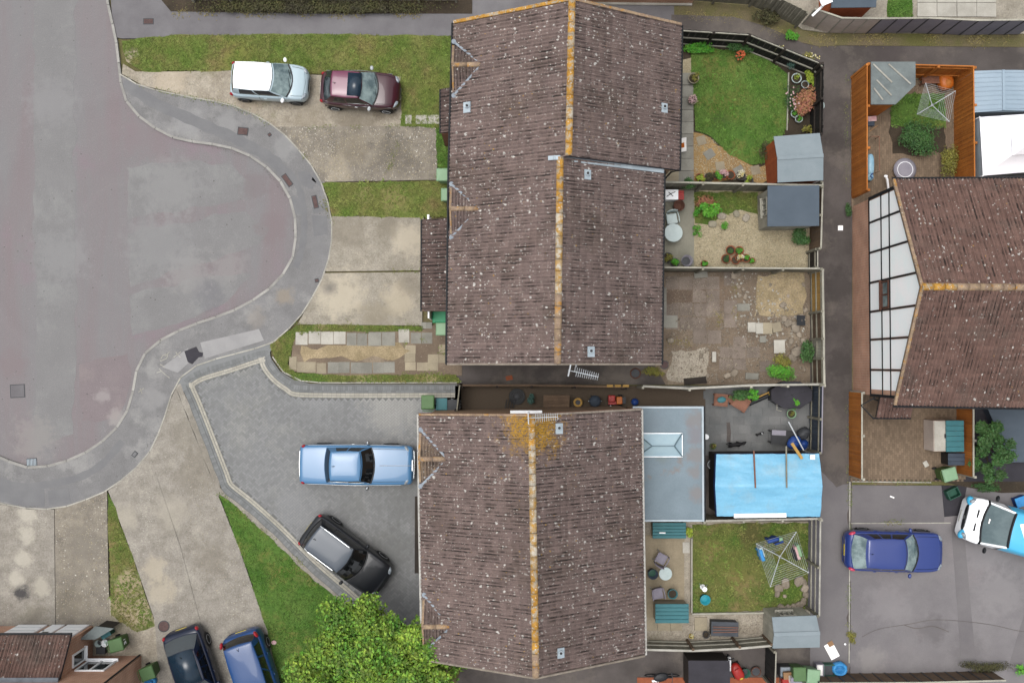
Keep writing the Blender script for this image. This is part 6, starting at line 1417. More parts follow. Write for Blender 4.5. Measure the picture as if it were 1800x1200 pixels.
MB().bar(W(1290,906,2.17), W(1382,905,2.17), .18, .05).build('board', 'white_paint', t); MB().box(W(1428,803,2.2), (.2, .2, .08)).build('white_block', 'paper_white', t)
# pale blue metal shed, white gazebo, red shed at the top
t = thing('metal_shed', 'pale blue ribbed metal shed beside the white gazebo', 'shed', (0, 0, 0)); q = [W(1712,125,1.85), W(1860,124,1.85), W(1862,196,1.85), W(1713,198,1.85)]
MB().prism([(p.x, p.y) for p in [x.lerp((q[0]+q[2])/2, .02) for x in q]], .05, 1.82).build('wall', 'metal_blue', t); xm = W(1764,150,2).x; m = MB()
rm = Vector((xm, q[0].y, 2.0)); rm2 = Vector((xm, q[2].y, 2.0)); rf = m.add([q[0], rm, q[1], q[3], rm2, q[2]], [(0, 3, 4, 1), (1, 4, 5, 2)]).build('roof', 'metal_blue', t)
for k in range(9):
    f = (k+.5)/9; MB().bar(q[0].lerp(q[3], f)+Vector((0, 0, .012)), rm.lerp(rm2, f)+Vector((0, 0, .012)), .03, .02).bar(rm.lerp(rm2, f)+Vector((0, 0, .012)), q[1].lerp(q[2], f)+Vector((0, 0, .012)), .03, .02).build('rib', 'metal_blue', rf)
MB().bar(rm+Vector((0, 0, .02)), rm2+Vector((0, 0, .02)), .12, .03).build('ridge_cap', 'metal_blue', rf)
t = thing('gazebo', 'white fabric gazebo with layered peak behind the orange fence', 'gazebo', (0, 0, 0)); q = [W(1722,206,2.1), W(1880,196,2.1), W(1885,296,2.1), W(1728,309,2.1)]; ap = W(1806,255,3.0)
m = MB(); N_ = 10; vs = []; fs = []
for a, b in zip(q, q[1:]+q[:1]):
    o = len(vs)
    for j in range(N_+1):
        for i in range(N_+1):
            p = a.lerp(b, i/N_).lerp(ap, j/N_*.86); s = j/N_; p.z -= .14*math.sin(PI*s)+.02*mnoise.noise(p*2); vs.append(p)
    fs += [(o+j*(N_+1)+i, o+j*(N_+1)+i+1, o+(j+1)*(N_+1)+i+1, o+(j+1)*(N_+1)+i) for j in range(N_) for i in range(N_)]
cn = m.add(vs, [f[::-1] for f in fs]).build('canopy', 'tarp_white', t, True)
ap2 = ap+Vector((0, 0, .05)); vq = [ap2.lerp(Vector((p.x, p.y, ap2.z-1.05)), .33) for p in q]; m = MB()
for a, b in zip(vq, vq[1:]+vq[:1]): m.add([a, b, ap2+Vector((0, 0, .0))], [(2, 1, 0)])
m.build('vent_canopy', 'tarp_white', cn)
for p in q: MB().tube([(p.x, p.y, .05), p], .03, 6).build('leg', 'white_paint', t)
MB().add([q[0]+Vector((.02, 0, 0)), q[3]+Vector((.02, 0, 0)), Vector((q[3].x+.05, q[3].y+.1, .3)), Vector((q[0].x+.05, q[0].y, .3))], [(0, 3, 2, 1)]).build('side_curtain', 'zinc', cn)
for k in range(4): MB().bar(W(1716+k*12, 318-k*14, .3), W(1735+k*14, 300-k*16, .4), .25, .06).build('cushion', 'concrete_panel_grey', t)
shed('red shed with blue-grey roof beyond the panel fence', [(1460,-40),(1538,-42),(1540,13),(1461,14)], 1.9, 2.1, 'wood_red', 'felt_slate', 'x', z0=.03)
tag(MB().bar(W(1428,28,1.6), W(1455,2,2.2), .1, .08).build('timber_strut', 'white_paint'), 'white painted strut leaning at the panel fence end', 'strut'); tag(MB().box(W(1452,2,2.3), (.5, .3, .06), .4).build('white_panel', 'white_paint'), 'small white panel beside the red shed', 'panel')
# bin store canopy of the brick house
t = thing('bin_store', 'grey slab-roofed bin store against the brick wall', 'store', (0, 0, 0)); q = [W(138,1124,1.25), W(168,1100,1.25), W(200,1104,1.25), W(168,1123,1.25)]
MB().prism([(p.x, p.y) for p in q], 1.2, 1.26).build('roof', 'felt_green', t)
cc_ = sum(q, Vector())/4; MB().prism([(p.x+(cc_.x-p.x)*.2, p.y+(cc_.y-p.y)*.2) for p in q], .09, 1.2).build('store', 'wood_dark', t)
# ---------------------------------------------------------------- trees and planting
def tree(label, px, py, zc, rad, n, leaf, mat, trunk_r=.16, z0=.1, seed=3, lobes=26, name='tree'):
    p = W(px, py, zc); t = thing(name, label, 'tree', (p.x, p.y, z0)); rs = random.Random(seed); zc -= z0
    tr = MB(); tr.tube([(0, 0, -.1), (.05, .03, zc*.3), (-.04, .05, zc*.6), (0, 0, zc)], [trunk_r, trunk_r*.8, trunk_r*.6, trunk_r*.3], 8)
    L = []
    for i in range(lobes):
        a = i*2.39996; r = math.sqrt((i+.5)/lobes); L.append((Vector((math.cos(a)*r*rad[0]*.80, math.sin(a)*r*rad[1]*.80, zc+rad[2]*(.65*(1-r*r)-.25)+rs.uniform(-.45, .45)*rad[2]))+Vector((rs.gauss(0, .07)*rad[0], rs.gauss(0, .07)*rad[1], 0)), rs.uniform(.45, 1.2)))
    for q, s in L:
        st = Vector((0, 0, zc*rs.uniform(.4, .8))); tr.tube([st, st.lerp(q, .5)+Vector((0, 0, .15)), q], [trunk_r*.35, trunk_r*.2, .012], 5)
    tr.build('trunk', 'bark', t, True)
    m = MB()
    for k in range(n):
        q, s = rs.choice(L); s *= rad[0]*.215
        d = Vector((rs.gauss(0, 1), rs.gauss(0, 1), rs.gauss(.25, .9))).normalized(); kk = rs.random()**.4*(1+.35*mnoise.noise(d*2.5+q))
        c = q+Vector((d.x*s*kk, d.y*s*kk, d.z*s*kk*.8))
        for j in range(3):                       # a twig tip with a few leaves
            pp = c+Vector((rs.gauss(0, .06), rs.gauss(0, .06), rs.gauss(0, .04)))
            nrm = (d*.5+Vector((rs.gauss(0, .4), rs.gauss(0, .4), .7))).normalized(); a = nrm.orthogonal().normalized(); a = Matrix.Rotation(rs.uniform(0, 2*PI), 3, nrm) @ a; b = nrm.cross(a); l = leaf*rs.uniform(.6, 1.35)
            m.add([pp-a*l*.5, pp+b*l*.32+nrm*l*.08, pp+a*l*.55, pp-b*l*.32+nrm*l*.08], [(0, 1, 2, 3)], min(.999, max(0, .30+.35*mnoise.noise(q*3)+rs.uniform(-.25, .4))))
    m.build('crown', mat, t); return t
tree('bushy yellow-green tree overlapping the roof edge beside the charcoal car', 668, 1180, 4.5, (3.65, 2.85, 1.7), 19000, .135, 'leaf_tree', seed=5, lobes=44)
tree('dark green bushy tree behind the orange fence near the van', 1748, 790, 1.7, (.95, 1.5, .95), 3600, .12, 'leaf_dark', .08, .05, 8, 16)
shrub('hedge_plant', 'ragged brown-green hedge above the lawn path', 560, 12, 6.4, .36, .5, 'leaf_hedge', 7000, .09, .08, 'hedge', lobes=90)
shrub('shrub', 'dense dark shrub filling the bed below the rotary airer', 1614, 243, 1.05, .85, .8, 'leaf_dark', 3000, .09, .08, lobes=16)
shrub('shrub', 'yellow-green shrub against the orange gazebo fence', 1667, 282, .42, .85, .7, 'leaf_olive', 1300, .08, .06, lobes=8)
shrub('shrub', 'low bright green shrub along the black rail fence', 1228, 84, .75, .30, .5, 'leaf_fresh', 1100, .10, .05, lobes=8)
shrub('shrub', 'dark green shrub at the bend of the black rail fence', 1305, 80, .8, .35, .7, 'leaf_dark', 1200, .09, .05, lobes=8)
shrub('shrub', 'blue-green shrub on the slanting rail fence', 1388, 106, .36, .40, .9, 'leaf_blue', 700, .07, .05, lobes=5)
shrub('shrub', 'pale variegated climber on the slanting rail fence', 1420, 106, .55, .28, 1.2, 'leaf_olive', 500, .07, .05, lobes=6, flowers=('petal_white', 18, .035)); shrub('shrub', 'small pale climber beside the blue-green shrub', 1366, 92, .32, .22, 1.1, 'leaf_olive', 260, .07, .05, flowers=('petal_white', 8, .035))
shrub('acer', 'salmon and gold acer in the dark fenced bed', 1414, 181, .46, .68, .9, 'leaf_acer', 1500, .11, .05, lobes=7)
shrub('shrub', 'lime green shrub above the acer', 1427, 136, .32, .52, .8, 'leaf_lime', 800, .10, .05, lobes=6)
shrub('rose_bush', 'sparse rose bush with pale pink flowers by the lawn edge', 1392, 172, .42, .72, .7, 'leaf_dark', 500, .07, .05, lobes=9, flowers=('petal_pink', 22, .04))
shrub('flower', 'orange flowering plant on the lush lawn', 1301, 99, .24, .26, .4, 'leaf_dark', 160, .08, .08, 'flower', flowers=('petal_orange', 26, .05))
shrub('shrub', 'olive plants beside the felt roofed shed', 1424, 228, .4, .22, .5, 'leaf_olive', 350, .08, .05); shrub('shrub', 'grey dead shrub by the shed with the orange wall', 1344, 262, .35, .5, .6, 'leaf_hedge', 380, .07, .05)
shrub('shrub', 'tall grassy plant in the gravel garden', 1247, 372, .48, .45, .7, 'leaf_fresh', 420, .13, .06); shrub('shrub', 'rusty fern among the grass of the gravel garden', 1238, 352, .55, .40, .5, 'leaf_acer', 420, .09, .06)
shrub('shrub', 'dark ivy hanging over the grey garden fence', 1213, 324, .32, .26, 1.5, 'leaf_dark', 600, .09, .06); shrub('shrub', 'dark spreading shrub under the slate-roofed shed wall', 1406, 414, .60, .42, .7, 'leaf_dark', 1100, .09, .06)
for i, (x, y, r) in enumerate(((1225, 372, .22), (1225, 405, .26), (1273, 400, .24))): shrub('weed', ('tuft of weeds by the patio edge', 'long green weed clump along the patio edge', 'green weed clump in the pale gravel')[i], x, y, r, r*1.3, .3, 'leaf_fresh', 160, .07, .06, 'weed')
shrub('shrub', 'dark bush at the corner of the rubble yard', 1418, 618, .35, .6, .9, 'leaf_dark', 800, .09, .06); shrub('shrub', 'overgrown green weeds in the rubble yard corner', 1372, 655, .75, .40, .5, 'leaf_fresh', 900, .08, .06); shrub('shrub', 'olive weeds beside the white slab in the rubble yard', 1372, 632, .5, .35, .35, 'leaf_olive', 500, .08, .06)
shrub('shrub', 'mossy mound at the corner of the end terrace', 1148, 657, .6, .34, .28, 'leaf_olive', 900, .06, .05); shrub('shrub', 'clipped green shrubs along the grey patio wall', 1308, 694, .8, .26, .8, 'leaf_dark', 1300, .09, .08, lobes=9); shrub('shrub', 'bright green palm-like plant on the grey patio', 1322, 693, .28, .24, .9, 'leaf_fresh', 260, .14, .08)
shrub('shrub', 'bright lime plant beside the black spa cover', 1398, 709, .26, .34, .9, 'leaf_fresh', 420, .13, .1); shrub('shrub', 'lime plant next to the teal box by the extension', 1210, 937, .2, .24, .5, 'leaf_lime', 260, .1, .09)
shrub('shrub', 'moss clump growing at the parking court edging', 1497, 1121, .25, .34, .14, 'leaf_olive', 500, .05, .03); shrub('shrub', 'shrubby verge by the panel fence corner', 1345, 28, .75, .45, .6, 'leaf_hedge', 900, .09, .04); shrub('shrub', 'green grass clump at the foot of the weathered fence', 1392, 60, .4, .35, .4, 'leaf_fresh', 420, .08, .04)
shrub('shrub', 'green ivy strip at the tall orange fence foot', 1491, 372, .16, .45, .4, 'leaf_dark', 300, .07, .02); shrub('shrub', 'dark shrubs behind the green bin and van', 1735, 856, .9, .25, .4, 'leaf_dark', 700, .08, .05)
shrub('hedge_plant', 'brown bramble heap at the foot of the parking court', 1735, 1172, 1.4, .32, .4, 'leaf_hedge', 1400, .07, .03, 'bush', lobes=14); shrub('shrub', 'grassy tuft at the court corner', 1796, 1178, .3, .3, .35, 'leaf_fresh', 260, .08, .03)
# weeds along edges and joints (uncountable)
def weeds(name, lines, mat, n, h=.05, z=.1, spread=.07):
    m = MB()
    for px in lines:
        c = resample([W(x, y, z) for x, y in px], .05)
        for q in c:
            if mnoise.noise(q*1.1) < -.02: continue
            for _ in range(n):
                x, y = q.x+random.gauss(0, spread), q.y+random.gauss(0, spread); a = random.uniform(0, 2*PI); s = random.uniform(.5, 1.6)*h; r = random.random()
                m.add([(x-math.sin(a)*s*.25, y+math.cos(a)*s*.25, z-.01), (x+math.sin(a)*s*.25, y-math.cos(a)*s*.25, z-.01), (x+math.cos(a)*s, y+math.sin(a)*s, z+s*.6)], [(0, 1, 2)], r)
    o = m.build(name, mat); o['kind'] = 'stuff'; return o
weeds('weeds', [[(250,152),(330,170),(400,183),(450,203),(490,228),(520,258),(550,295),(570,335),(583,390)], [(490,229),(560,224),(640,222),(706,222)], [(742,384),(742,474)], [(575,476),(742,476)], [(768,226),(768,316)], [(690,285),(682,300),(700,250)]], 'blade', 3, .05, .105)
weeds('weeds', [[(523,570),(600,572),(742,573)], [(712,600),(716,650)], [(600,658),(800,657)], [(740,575),(745,600)], [(770,600),(800,655)]], 'blade', 5, .06, .105, .09)
weeds('weeds', [[(1494,850),(1494,940)], [(1493,1010),(1493,1080)], [(1492,1095),(1493,1130)], [(1552,918),(1588,918)], [(1498,847),(1660,848)]], 'blade', 4, .05, .05)
weeds('weeds', [[(1180,28),(1300,34),(1345,50),(1410,74)], [(1420,70),(1560,70),(1700,72),(1800,74)], [(1520,66),(1800,68)]], 'blade_dry', 6, .06, .05, .14)
weeds('weeds', [[(280,22),(560,25),(830,25)]], 'blade_dry', 5, .06, .08, .12)
weeds('weeds', [[(1487,130),(1488,330)], [(1489,690),(1490,845)]], 'blade', 2, .05, .02, .05); weeds('weeds', [[(1225,475),(1420,475)], [(1290,500),(1292,580)], [(1170,600),(1240,605)], [(1250,520),(1268,575)]], 'blade_dry', 4, .06, .08, .1)
weeds('weeds', [[(560,330),(578,380)], [(384,866),(420,900),(480,950),(560,1015)], [(196,1000),(240,1080)]], 'blade', 4, .05, .11, .08)
weeds('weeds', [[(215,160),(265,220),(345,250),(450,280),(512,355),(518,420)], [(495,485),(440,530),(340,570),(265,610)], [(150,797),(100,817),(55,824),(10,810)], [(308,678),(285,745),(235,825),(190,860),(100,893),(20,888)]], 'leaf_hedge', 1, .03, .10, .04)
# pebbles and stone chips (uncountable)
def pebbles(parent, px, z, n, s, mat):
    P = [(p.x, p.y) for p in poly(px, z)]; xs = [p[0] for p in P]; ys = [p[1] for p in P]; m = MB(); k = 0
    while k < n:
        x, y = random.uniform(min(xs), max(xs)), random.uniform(min(ys), max(ys))
        if not inpoly(x, y, P): continue
        k += 1; q = s*random.uniform(.5, 1.5); a = random.uniform(0, PI); c_, s_ = math.cos(a)*q, math.sin(a)*q
        m.add([(x+c_, y+s_, z-.003), (x-s_*.7, y+c_*.7, z-.003), (x-c_, y-s_, z-.003), (x+s_*.7, y-c_*.7, z-.003), (x, y, z+q*.6)], [(0, 1, 4), (1, 2, 4), (2, 3, 4), (3, 0, 4)])
    o = m.build('pebbles', mat, parent); o['kind'] = 'stuff'
pebbles(gB, [(1222,380),(1300,376),(1424,400),(1424,470),(1222,470)], .062, 5000, .028, 'gravel_stone'); pebbles(bpy.data.objects['gravel'], [(1220,236),(1252,244),(1285,276),(1325,294),(1358,290),(1358,316),(1220,316)], .076, 1800, .026, 'gravel_stone')
pebbles(gC, [(1170,480),(1420,480),(1420,672),(1170,672)], .075, 4200, .028, 'rubble'); pebbles(gC, [(1180,540),(1420,540),(1420,672),(1180,672)], .075, 260, .07, 'rubble'); pebbles(gC, [(1270,480),(1330,480),(1420,560),(1420,640),(1300,590)], .075, 160, .06, 'slab_white'); pebbles(d1, [(500,228),(768,226),(766,314),(568,317)], .105, 1500, .024, 'gravel_stone'); pebbles(cp, [(240,130),(560,134),(700,204),(480,222),(330,168)], .101, 1500, .018, 'gravel_stone'); pebbles(d6, [(100,896),(188,866),(192,1096),(100,1096)], .105, 900, .022, 'gravel_stone')
pebbles(gE, [(1134,1095),(1340,1080),(1350,1125),(1134,1125)], .052, 900, .022, 'rubble'); pebbles(d4, [(320,720),(345,790),(470,1110),(420,1110),(330,960)], .105, 500, .018, 'gravel_stone')

# ---------------------------------------------------------------- bins and boxes by the street
wheelie('mint green wheelie bin tucked under the middle terrace eaves', 781, 307, 180, 'bin_mint', 'bin_mint'); wheelie('pale green wheelie bin under the small gable of the middle terrace', 789, 342, 180, 'bin_mint', 'bin_mint')
wheelie('emerald green wheelie bin beside the end terrace porch', 774, 556, 180, 'bin_emerald', 'bin_emerald'); wheelie('dull green wheelie bin with pale lid beside the end terrace', 780, 578, 180, 'bin_green', 'bin_mint')
wheelie('green wheelie bin next to the side passage gate', 752, 708, 90, 'bin_green', 'bin_green')
def mk(t):
    for k, (seg) in enumerate((((-.10, .0), (.02, .0), (.02, .12), (.10, .12)), ((.14, -.08), (.14, .12)))):
        pass
    m = MB()
    for a, b in (((.33, -.10, .80), (.33, .0, .80)), ((.33, .0, .80), (.325, .0, .70)), ((.325, .0, .70), (.32, -.10, .62)), ((.32, -.10, .62), (.32, .02, .62)), ((.33, .10, .80), (.32, .10, .62))): m.bar(a, b, .02, .02)
    m.build('painted_number', 'white_paint', t)
wheelie('olive wheelie bin with a painted white number at the brick corner', 202, 1134, 15, 'bin_olive', 'bin_green', mark=mk); wheelie('olive wheelie bin beside the navy car', 257, 1184, 20, 'bin_olive', 'bin_green')
wheelie('olive wheelie bin leaning by the orange fence', 1669, 834, 15, 'bin_olive', 'bin_mint', .06)
wheelie('sea green wheelie bin with a mark on its lid in the row of bins', 1406, 1186, 90, 'bin_green', 'bin_green', .06); wheelie('light mint wheelie bin beside the sea green bin', 1430, 1190, 84, 'bin_mint', 'bin_mint', .06)
def tub(label, px, py, r, h, mat, name='tub', cat='tub', z0=.1, inner='dark_grey'):
    p = W(px, py, z0+h); t = thing(name, label, cat, (p.x, p.y, z0)); MB().lathe((0, 0, 0), [(r*.8, 0), (r, h*.95), (r*1.06, h), (r*.95, h), (r*.78, h*.3), (.01, h*.28)], 18).build('tub', mat, t, True); MB().lathe((0, 0, h*.30), [(r*.76, 0), (r*.3, .01)], 14).build('contents', inner, t); return t
tub('white round tub against the brick wall', 172, 1131, .15, .3, 'plastic_pale'); tub('white oval tub beside the numbered bin', 184, 1130, .16, .3, 'white_paint', inner='plastic_pale')
box_thing('recycling_box', 'dark slate box below the white tubs', 176, 1143, (.4, .32, .32), 0, 'dark_grey', 'box'); box_thing('recycling_box', 'teal green box inside the bin store', 184, 1112, (.4, .4, .5), 30, 'box_green', 'box', lidmat='teal')
def bag(label, px, py, r, h, mat='bag_blue', z0=.1):
    p = W(px, py, z0+h*.6); t = thing('recycling_bag', label, 'bag', (p.x, p.y, z0)); m = MB(); n = 14; prof = [(.75, 0), (1.0, .3), (.95, .7), (.8, 1.0), (.55, .9), (.5, .45), (.05, .4)]; vs = []; fs = []
    for j, (rr, zz) in enumerate(prof):
        for k in range(n): a = 2*PI*k/n; q = rr*r*(1+.18*mnoise.noise(Vector((math.cos(a)*2, math.sin(a)*2, j*.7+px)))); vs.append((q*math.cos(a)*1.1, q*math.sin(a)*.9, zz*h+(.12*h*mnoise.noise(Vector((math.cos(a)*3, math.sin(a)*3, j+9))) if j else 0)))
    for j in range(len(prof)-1):
        for k in range(n): fs.append((j*n+k, j*n+(k+1) % n, (j+1)*n+(k+1) % n, (j+1)*n+k))
    fs.append(tuple((len(prof)-1)*n+k for k in range(n))); m.add(vs, fs).build('sack', mat, t, True)
    MB().tube([(-r*.7, 0, h), (-r*.2, r*.2, h*1.15), (r*.5, 0, h)], .014, 5).build('handle', mat, t)
bag('crumpled blue bag beside the olive bin and navy car', 264, 1197, .25, .3); bag('crumpled blue sack at the end of the row of bins', 1475, 1175, .34, .45, z0=.03)
box_thing('recycling_box', 'blue box at the picture edge beside the van', 1796, 881, (.5, .4, .35), 20, 'plastic_blue', 'box', .05, lidmat='bag_blue')
def open_box(name, label, px, py, d, rz, mat, cat, z0, fill=None):
    p = W(px, py, z0+d[2]); t = thing(name, label, cat, (p.x, p.y, z0), math.radians(rz)); x, y, h = d; w = .03
    MB().box((0, 0, .02), (x-.06, y-.06, .04)).build('base', mat, t)
    for sx, sy, dx, dy in ((x/2-w/2, 0, w, y), (-x/2+w/2, 0, w, y), (0, y/2-w/2, x-2*w, w), (0, -y/2+w/2, x-2*w, w)): MB().box((sx, sy, h/2), (dx, dy, h)).build('side', mat, t)
    if fill: MB().box((0, 0, h*.45), (x-2*w-.01, y-2*w-.01, h*.7)).build('contents', fill, t)
    return t
open_box('recycling_box', 'open dark green crate near the van nose', 1677, 867, (.55, .42, .34), 25, 'box_green', 'crate', .04); open_box('recycling_box', 'dark green crate with litter between the bins and blue sack', 1458, 1178, (.48, .5, .38), 0, 'box_green', 'crate', .03, 'dark_grey')
open_box('recycling_box', 'narrow grey-white crate beside the mint bin', 1442, 1178, (.34, .55, .4), 0, 'concrete_panel_grey', 'crate', .06, 'paper_white'); open_box('storage_tray', 'grey tray holding a cardboard box by the bins', 1382, 1181, (.55, .5, .5), 0, 'dark_grey', 'tray', .06, 'lead')
box_thing('cardboard_box', 'tan cardboard box standing in the grey tray', 1385, 1187, (.34, .28, .36), 4, 'cardboard', 'box', .3, lidmat='cardboard'); box_thing('plastic_carton', 'red carton at the bottom of the row of bins', 1382, 1199, (.3, .3, .4), 6, 'plastic_red', 'box', .3); box_thing('plastic_carton', 'white carton with a dark top beside the red carton', 1400, 1197, (.45, .3, .5), 2, 'paper_white', 'box', .55, lidmat='plastic_lilac')
p = W(1462,1143,.04); t = thing('cardboard_sheet', 'flattened white board with a brown corner lying on the alley', 'board', p, math.radians(-62)); MB().box((0, 0, .012), (.72, .42, .02)).build('sheet', 'paper_white', t); MB().box((-.30, .1, .026), (.22, .24, .006)).build('brown_patch', 'cardboard', t)
tag(MB().box((0, 0, .02), (.22, .22, .04)).build('litter', 'paper_white', None, loc=W(1477,401,.03)), 'white scrap of paper on the dark alley', 'litter'); tag(MB().box((0, 0, .02), (.2, .26, .05), .5).build('sponge', 'slab_white', None, bevel=.01, loc=W(1627,815,.065)), 'cream block lying on the brick-paved yard', 'block')
tag(MB().ell((0, 0, .04), (.05, .05, .04)).build('ball', 'white_paint', None, loc=W(1485,1131,.03)), 'small white ball near the moss clump', 'ball'); tag(MB().box((0, 0, .01), (.2, .06, .02), -.4).build('litter', 'paper_white', None, loc=W(1568,873,.042)), 'white scrap on the dark parking bay', 'litter')
tag(MB().ell((0, 0, .05), (.12, .1, .05)).build('litter', 'petal_pink', None, loc=W(482,1128,.12)), 'pink scrap on the lush front lawn', 'litter')
# side passage clutter
box_thing('storage_box', 'black storage box with a teal lid by the side gate', 776, 710, (.45, .5, .55), 0, 'black_plastic', 'box', lidmat='teal'); box_thing('storage_box', 'black box beside the teal-lidded box', 796, 712, (.45, .46, .5), 0, 'black_plastic', 'box', lidmat='dark_grey')
def hose_reel(label, px, py, r, mat, z0=.09): 
    p = W(px, py, z0+.2); t = thing('hose_reel', label, 'hose reel', (p.x, p.y, z0)); 
    for k in range(5): MB().tube([((r-.05*k)*math.cos(2*PI*i/18), (r-.05*k)*math.sin(2*PI*i/18), .06+.05*(k % 2)+.03) for i in range(19)], .032, 6).build('coil', mat, t)
    MB().lathe((0, 0, 0), [(.12, 0), (.12, .18), (.05, .2)], 14).build('hub', 'dark_grey', t)
hose_reel('coiled black hose in the side passage', 909, 697, .34, 'black_plastic'); shrub('shrub', 'dark potted conifer in the side passage', 930, 702, .22, .28, .7, 'leaf_blue', 420, .07, .09)
t = thing('folding_frame', 'black folded metal frame by the coiled hose', 'frame', W(895,711,.09)); 
for k in range(4): MB().tube([(-.2+k*.12, -.25, .05), (-.1+k*.12, .25, .35)], .02, 5).build('bar', 'dark_grey', t)
p = W(978,707,.5); t = thing('timber_board', 'dark brown timber sheet leaning in the side passage', 'board', (p.x, p.y, .09)); 
for k in range(5): MB().bar((-.58, -.26+k*.13, .30+k*.07), (.58, -.26+k*.13, .30+k*.07), .125, .03).build('plank', 'wood_brown', t)
MB().bar((-.5, 0, .0), (-.5, 0, .42), .05, .05).bar((.5, 0, .0), (.5, 0, .42), .05, .05).build('leg', 'wood_dark', t)
def ring(label, px, py, r, tr, mat, name='hoop', cat='hoop', z0=.09, h=.1):
    p = W(px, py, z0+h); t = thing(name, label, cat, (p.x, p.y, z0)); MB().tube([(r*math.cos(2*PI*i/18), r*math.sin(2*PI*i/18), h) for i in range(19)], tr, 6).build('rim', mat, t); MB().lathe((0, 0, 0), [(r*.9, 0), (r*.95, h)], 16).build('well', 'dark_grey', t); return t
ring('brass coloured ring pot in the side passage', 1016, 707, .16, .05, 'wood_yellow', 'ring_pot', 'pot', h=.25)
t = thing('kettle_barbecue', 'grey-blue domed barbecue in the side passage', 'barbecue', W(1044,704,.09)); MB().ell((0, 0, .5), (.27, .27, .22)).build('dome', 'navy_fence', t, True); MB().tube([(-.3, 0, .48), (.3, 0, .48)], .02, 6).build('handle', 'zinc', t)
for k in range(3): a = k*2.1; MB().tube([(.12*math.cos(a), .12*math.sin(a), .4), (.3*math.cos(a), .3*math.sin(a), 0)], .015, 5).build('leg', 'dark_grey', t)
t = thing('toy_tractor', 'red and orange plastic ride-on toy in the side passage', 'toy', W(1080,703,.09)); MB().box((-.16, .08, .28), (.32, .3, .2)).build('bonnet', 'plastic_red', t, bevel=.04); MB().box((-.1, -.12, .2), (.4, .14, .1)).build('chassis', 'plastic_red', t); MB().box((.18, 0, .28), (.26, .34, .3)).build('body', 'plastic_orange', t, bevel=.04); MB().box((.38, 0, .2), (.16, .3, .28)).build('seat', 'dark_grey', t)
for x, y in ((-.2, .2), (-.2, -.2), (.25, .22), (.25, -.22)): MB().lathe((x, y, .1), [(.03, -.03), (.1, -.03), (.1, .03), (.03, .03)], 12, mat=Matrix.Rotation(PI/2, 3, 'X')).build('wheel', 'tyre', t)
tag(MB().ell((0, 0, .17), (.17, .17, .17), 0, 16, 10).build('ball', 'plastic_blue', None, True, loc=W(1115,706,.09)), 'blue ball beside the flat-roofed extension', 'ball'); tag(MB().ell((0, 0, .1), (.05, .05, .13)).build('lamp', 'white_paint', None, True, loc=W(1073,714,.09)), 'small white bottle by the red toy', 'bottle')
ring('rusty round plate set by the rubble yard corner', 1117, 656, .22, .03, 'rust', 'round_plate', 'plate', .07, .04); tag(MB().box((0, 0, .05), (.3, .2, .12), .2).build('brick_lump', 'terracotta', None, loc=W(895,664,.075)), 'orange brick lump in the dark passage', 'brick')
p = W(1170,641,.1); cover('rusty brown round cover at the house corner by the rubble yard', 1168, 641, .4, .4, 0, .066, 'iron', True)
for i, x in enumerate((1072, 1086, 1100)): tag(MB().box((0, 0, .0), (.26, .1, .09)).build('brick', 'wood_yellow', None, loc=W(x, 678, 1.34)), ('yellow brick at the passage fence end nearest the aerial', 'middle yellow brick of three on the passage fence', 'yellow brick on the passage fence nearest the rubble yard')[i], 'brick')

# ---------------------------------------------------------------- back gardens: furniture and clutter
pot('round planter with pale yellow plant on the slab path', 1219, 138, .24, .3, 'stone', 'leaf_olive', .1, n=160); pot('planter with pink and white flowers on the slab path', 1217, 176, .2, .25, 'stone', 'petal_pink', .1, n=130, leaf=.06)
t = thing('sign_board', 'white board with an orange print leaning on the house wall', 'board', W(1199,255,.4)-Vector((0, 0, .28))); R_ = Matrix.Rotation(-.7, 3, 'Y') ; MB().box((0, 0, .28), (.42, .62, .03), mat=R_).build('board', 'paper_white', t); MB().box((.012, -.02, .30), (.2, .22, .032), mat=R_).build('print', 'plastic_orange', t); MB().bar((0, 0, 0), (0, 0, .2), .05, .05).build('foot', 'wood_pale', t)
for i, (x, y, r, pl) in enumerate(((1400, 138, .22, 'leaf_lime'), (1415, 149, .17, None), (1397, 200, .18, 'leaf_fresh'), (1404, 209, .17, 'leaf_fresh'), (1441, 186, .2, 'leaf_blue'))):
    pot(('ring-shaped white pot with lime plant in the dark bed', 'small white pot with dark ornament in the dark bed', 'pale ring pot above its twin in the dark bed', 'pale ring pot below its twin in the dark bed', 'blue-grey pot against the ornament fence')[i], x, y, r, .25, 'plastic_pale', pl, .06, n=70, leaf=.06, spread=.8)
for i, (x, y, mt, pl, lb) in enumerate(((1230, 313, 'terracotta', 'leaf_lime', 'pot of yellow-green leaves by the amber gravel'), (1246, 312, 'dark_grey', 'leaf_hedge', 'dark brown pot plant by the amber gravel'), (1260, 309, 'terracotta', 'leaf_fresh', 'tall bright green pot plant by the amber gravel'), (1272, 308, 'terracotta', 'petal_pink', 'pot of pink flowers by the amber gravel'), (1284, 308, 'terracotta', None, 'empty terracotta pot by the amber gravel'), (1302, 309, 'dark_grey', 'petal_white', 'pot of yellow and white flowers by the amber gravel'), (1316, 318, 'dark_grey', 'leaf_lime', 'lime plant pot by the fence end'))): pot(lb, x, y, .2, .25, mt, pl, .08, n=150, leaf=.07, spread=1.25)
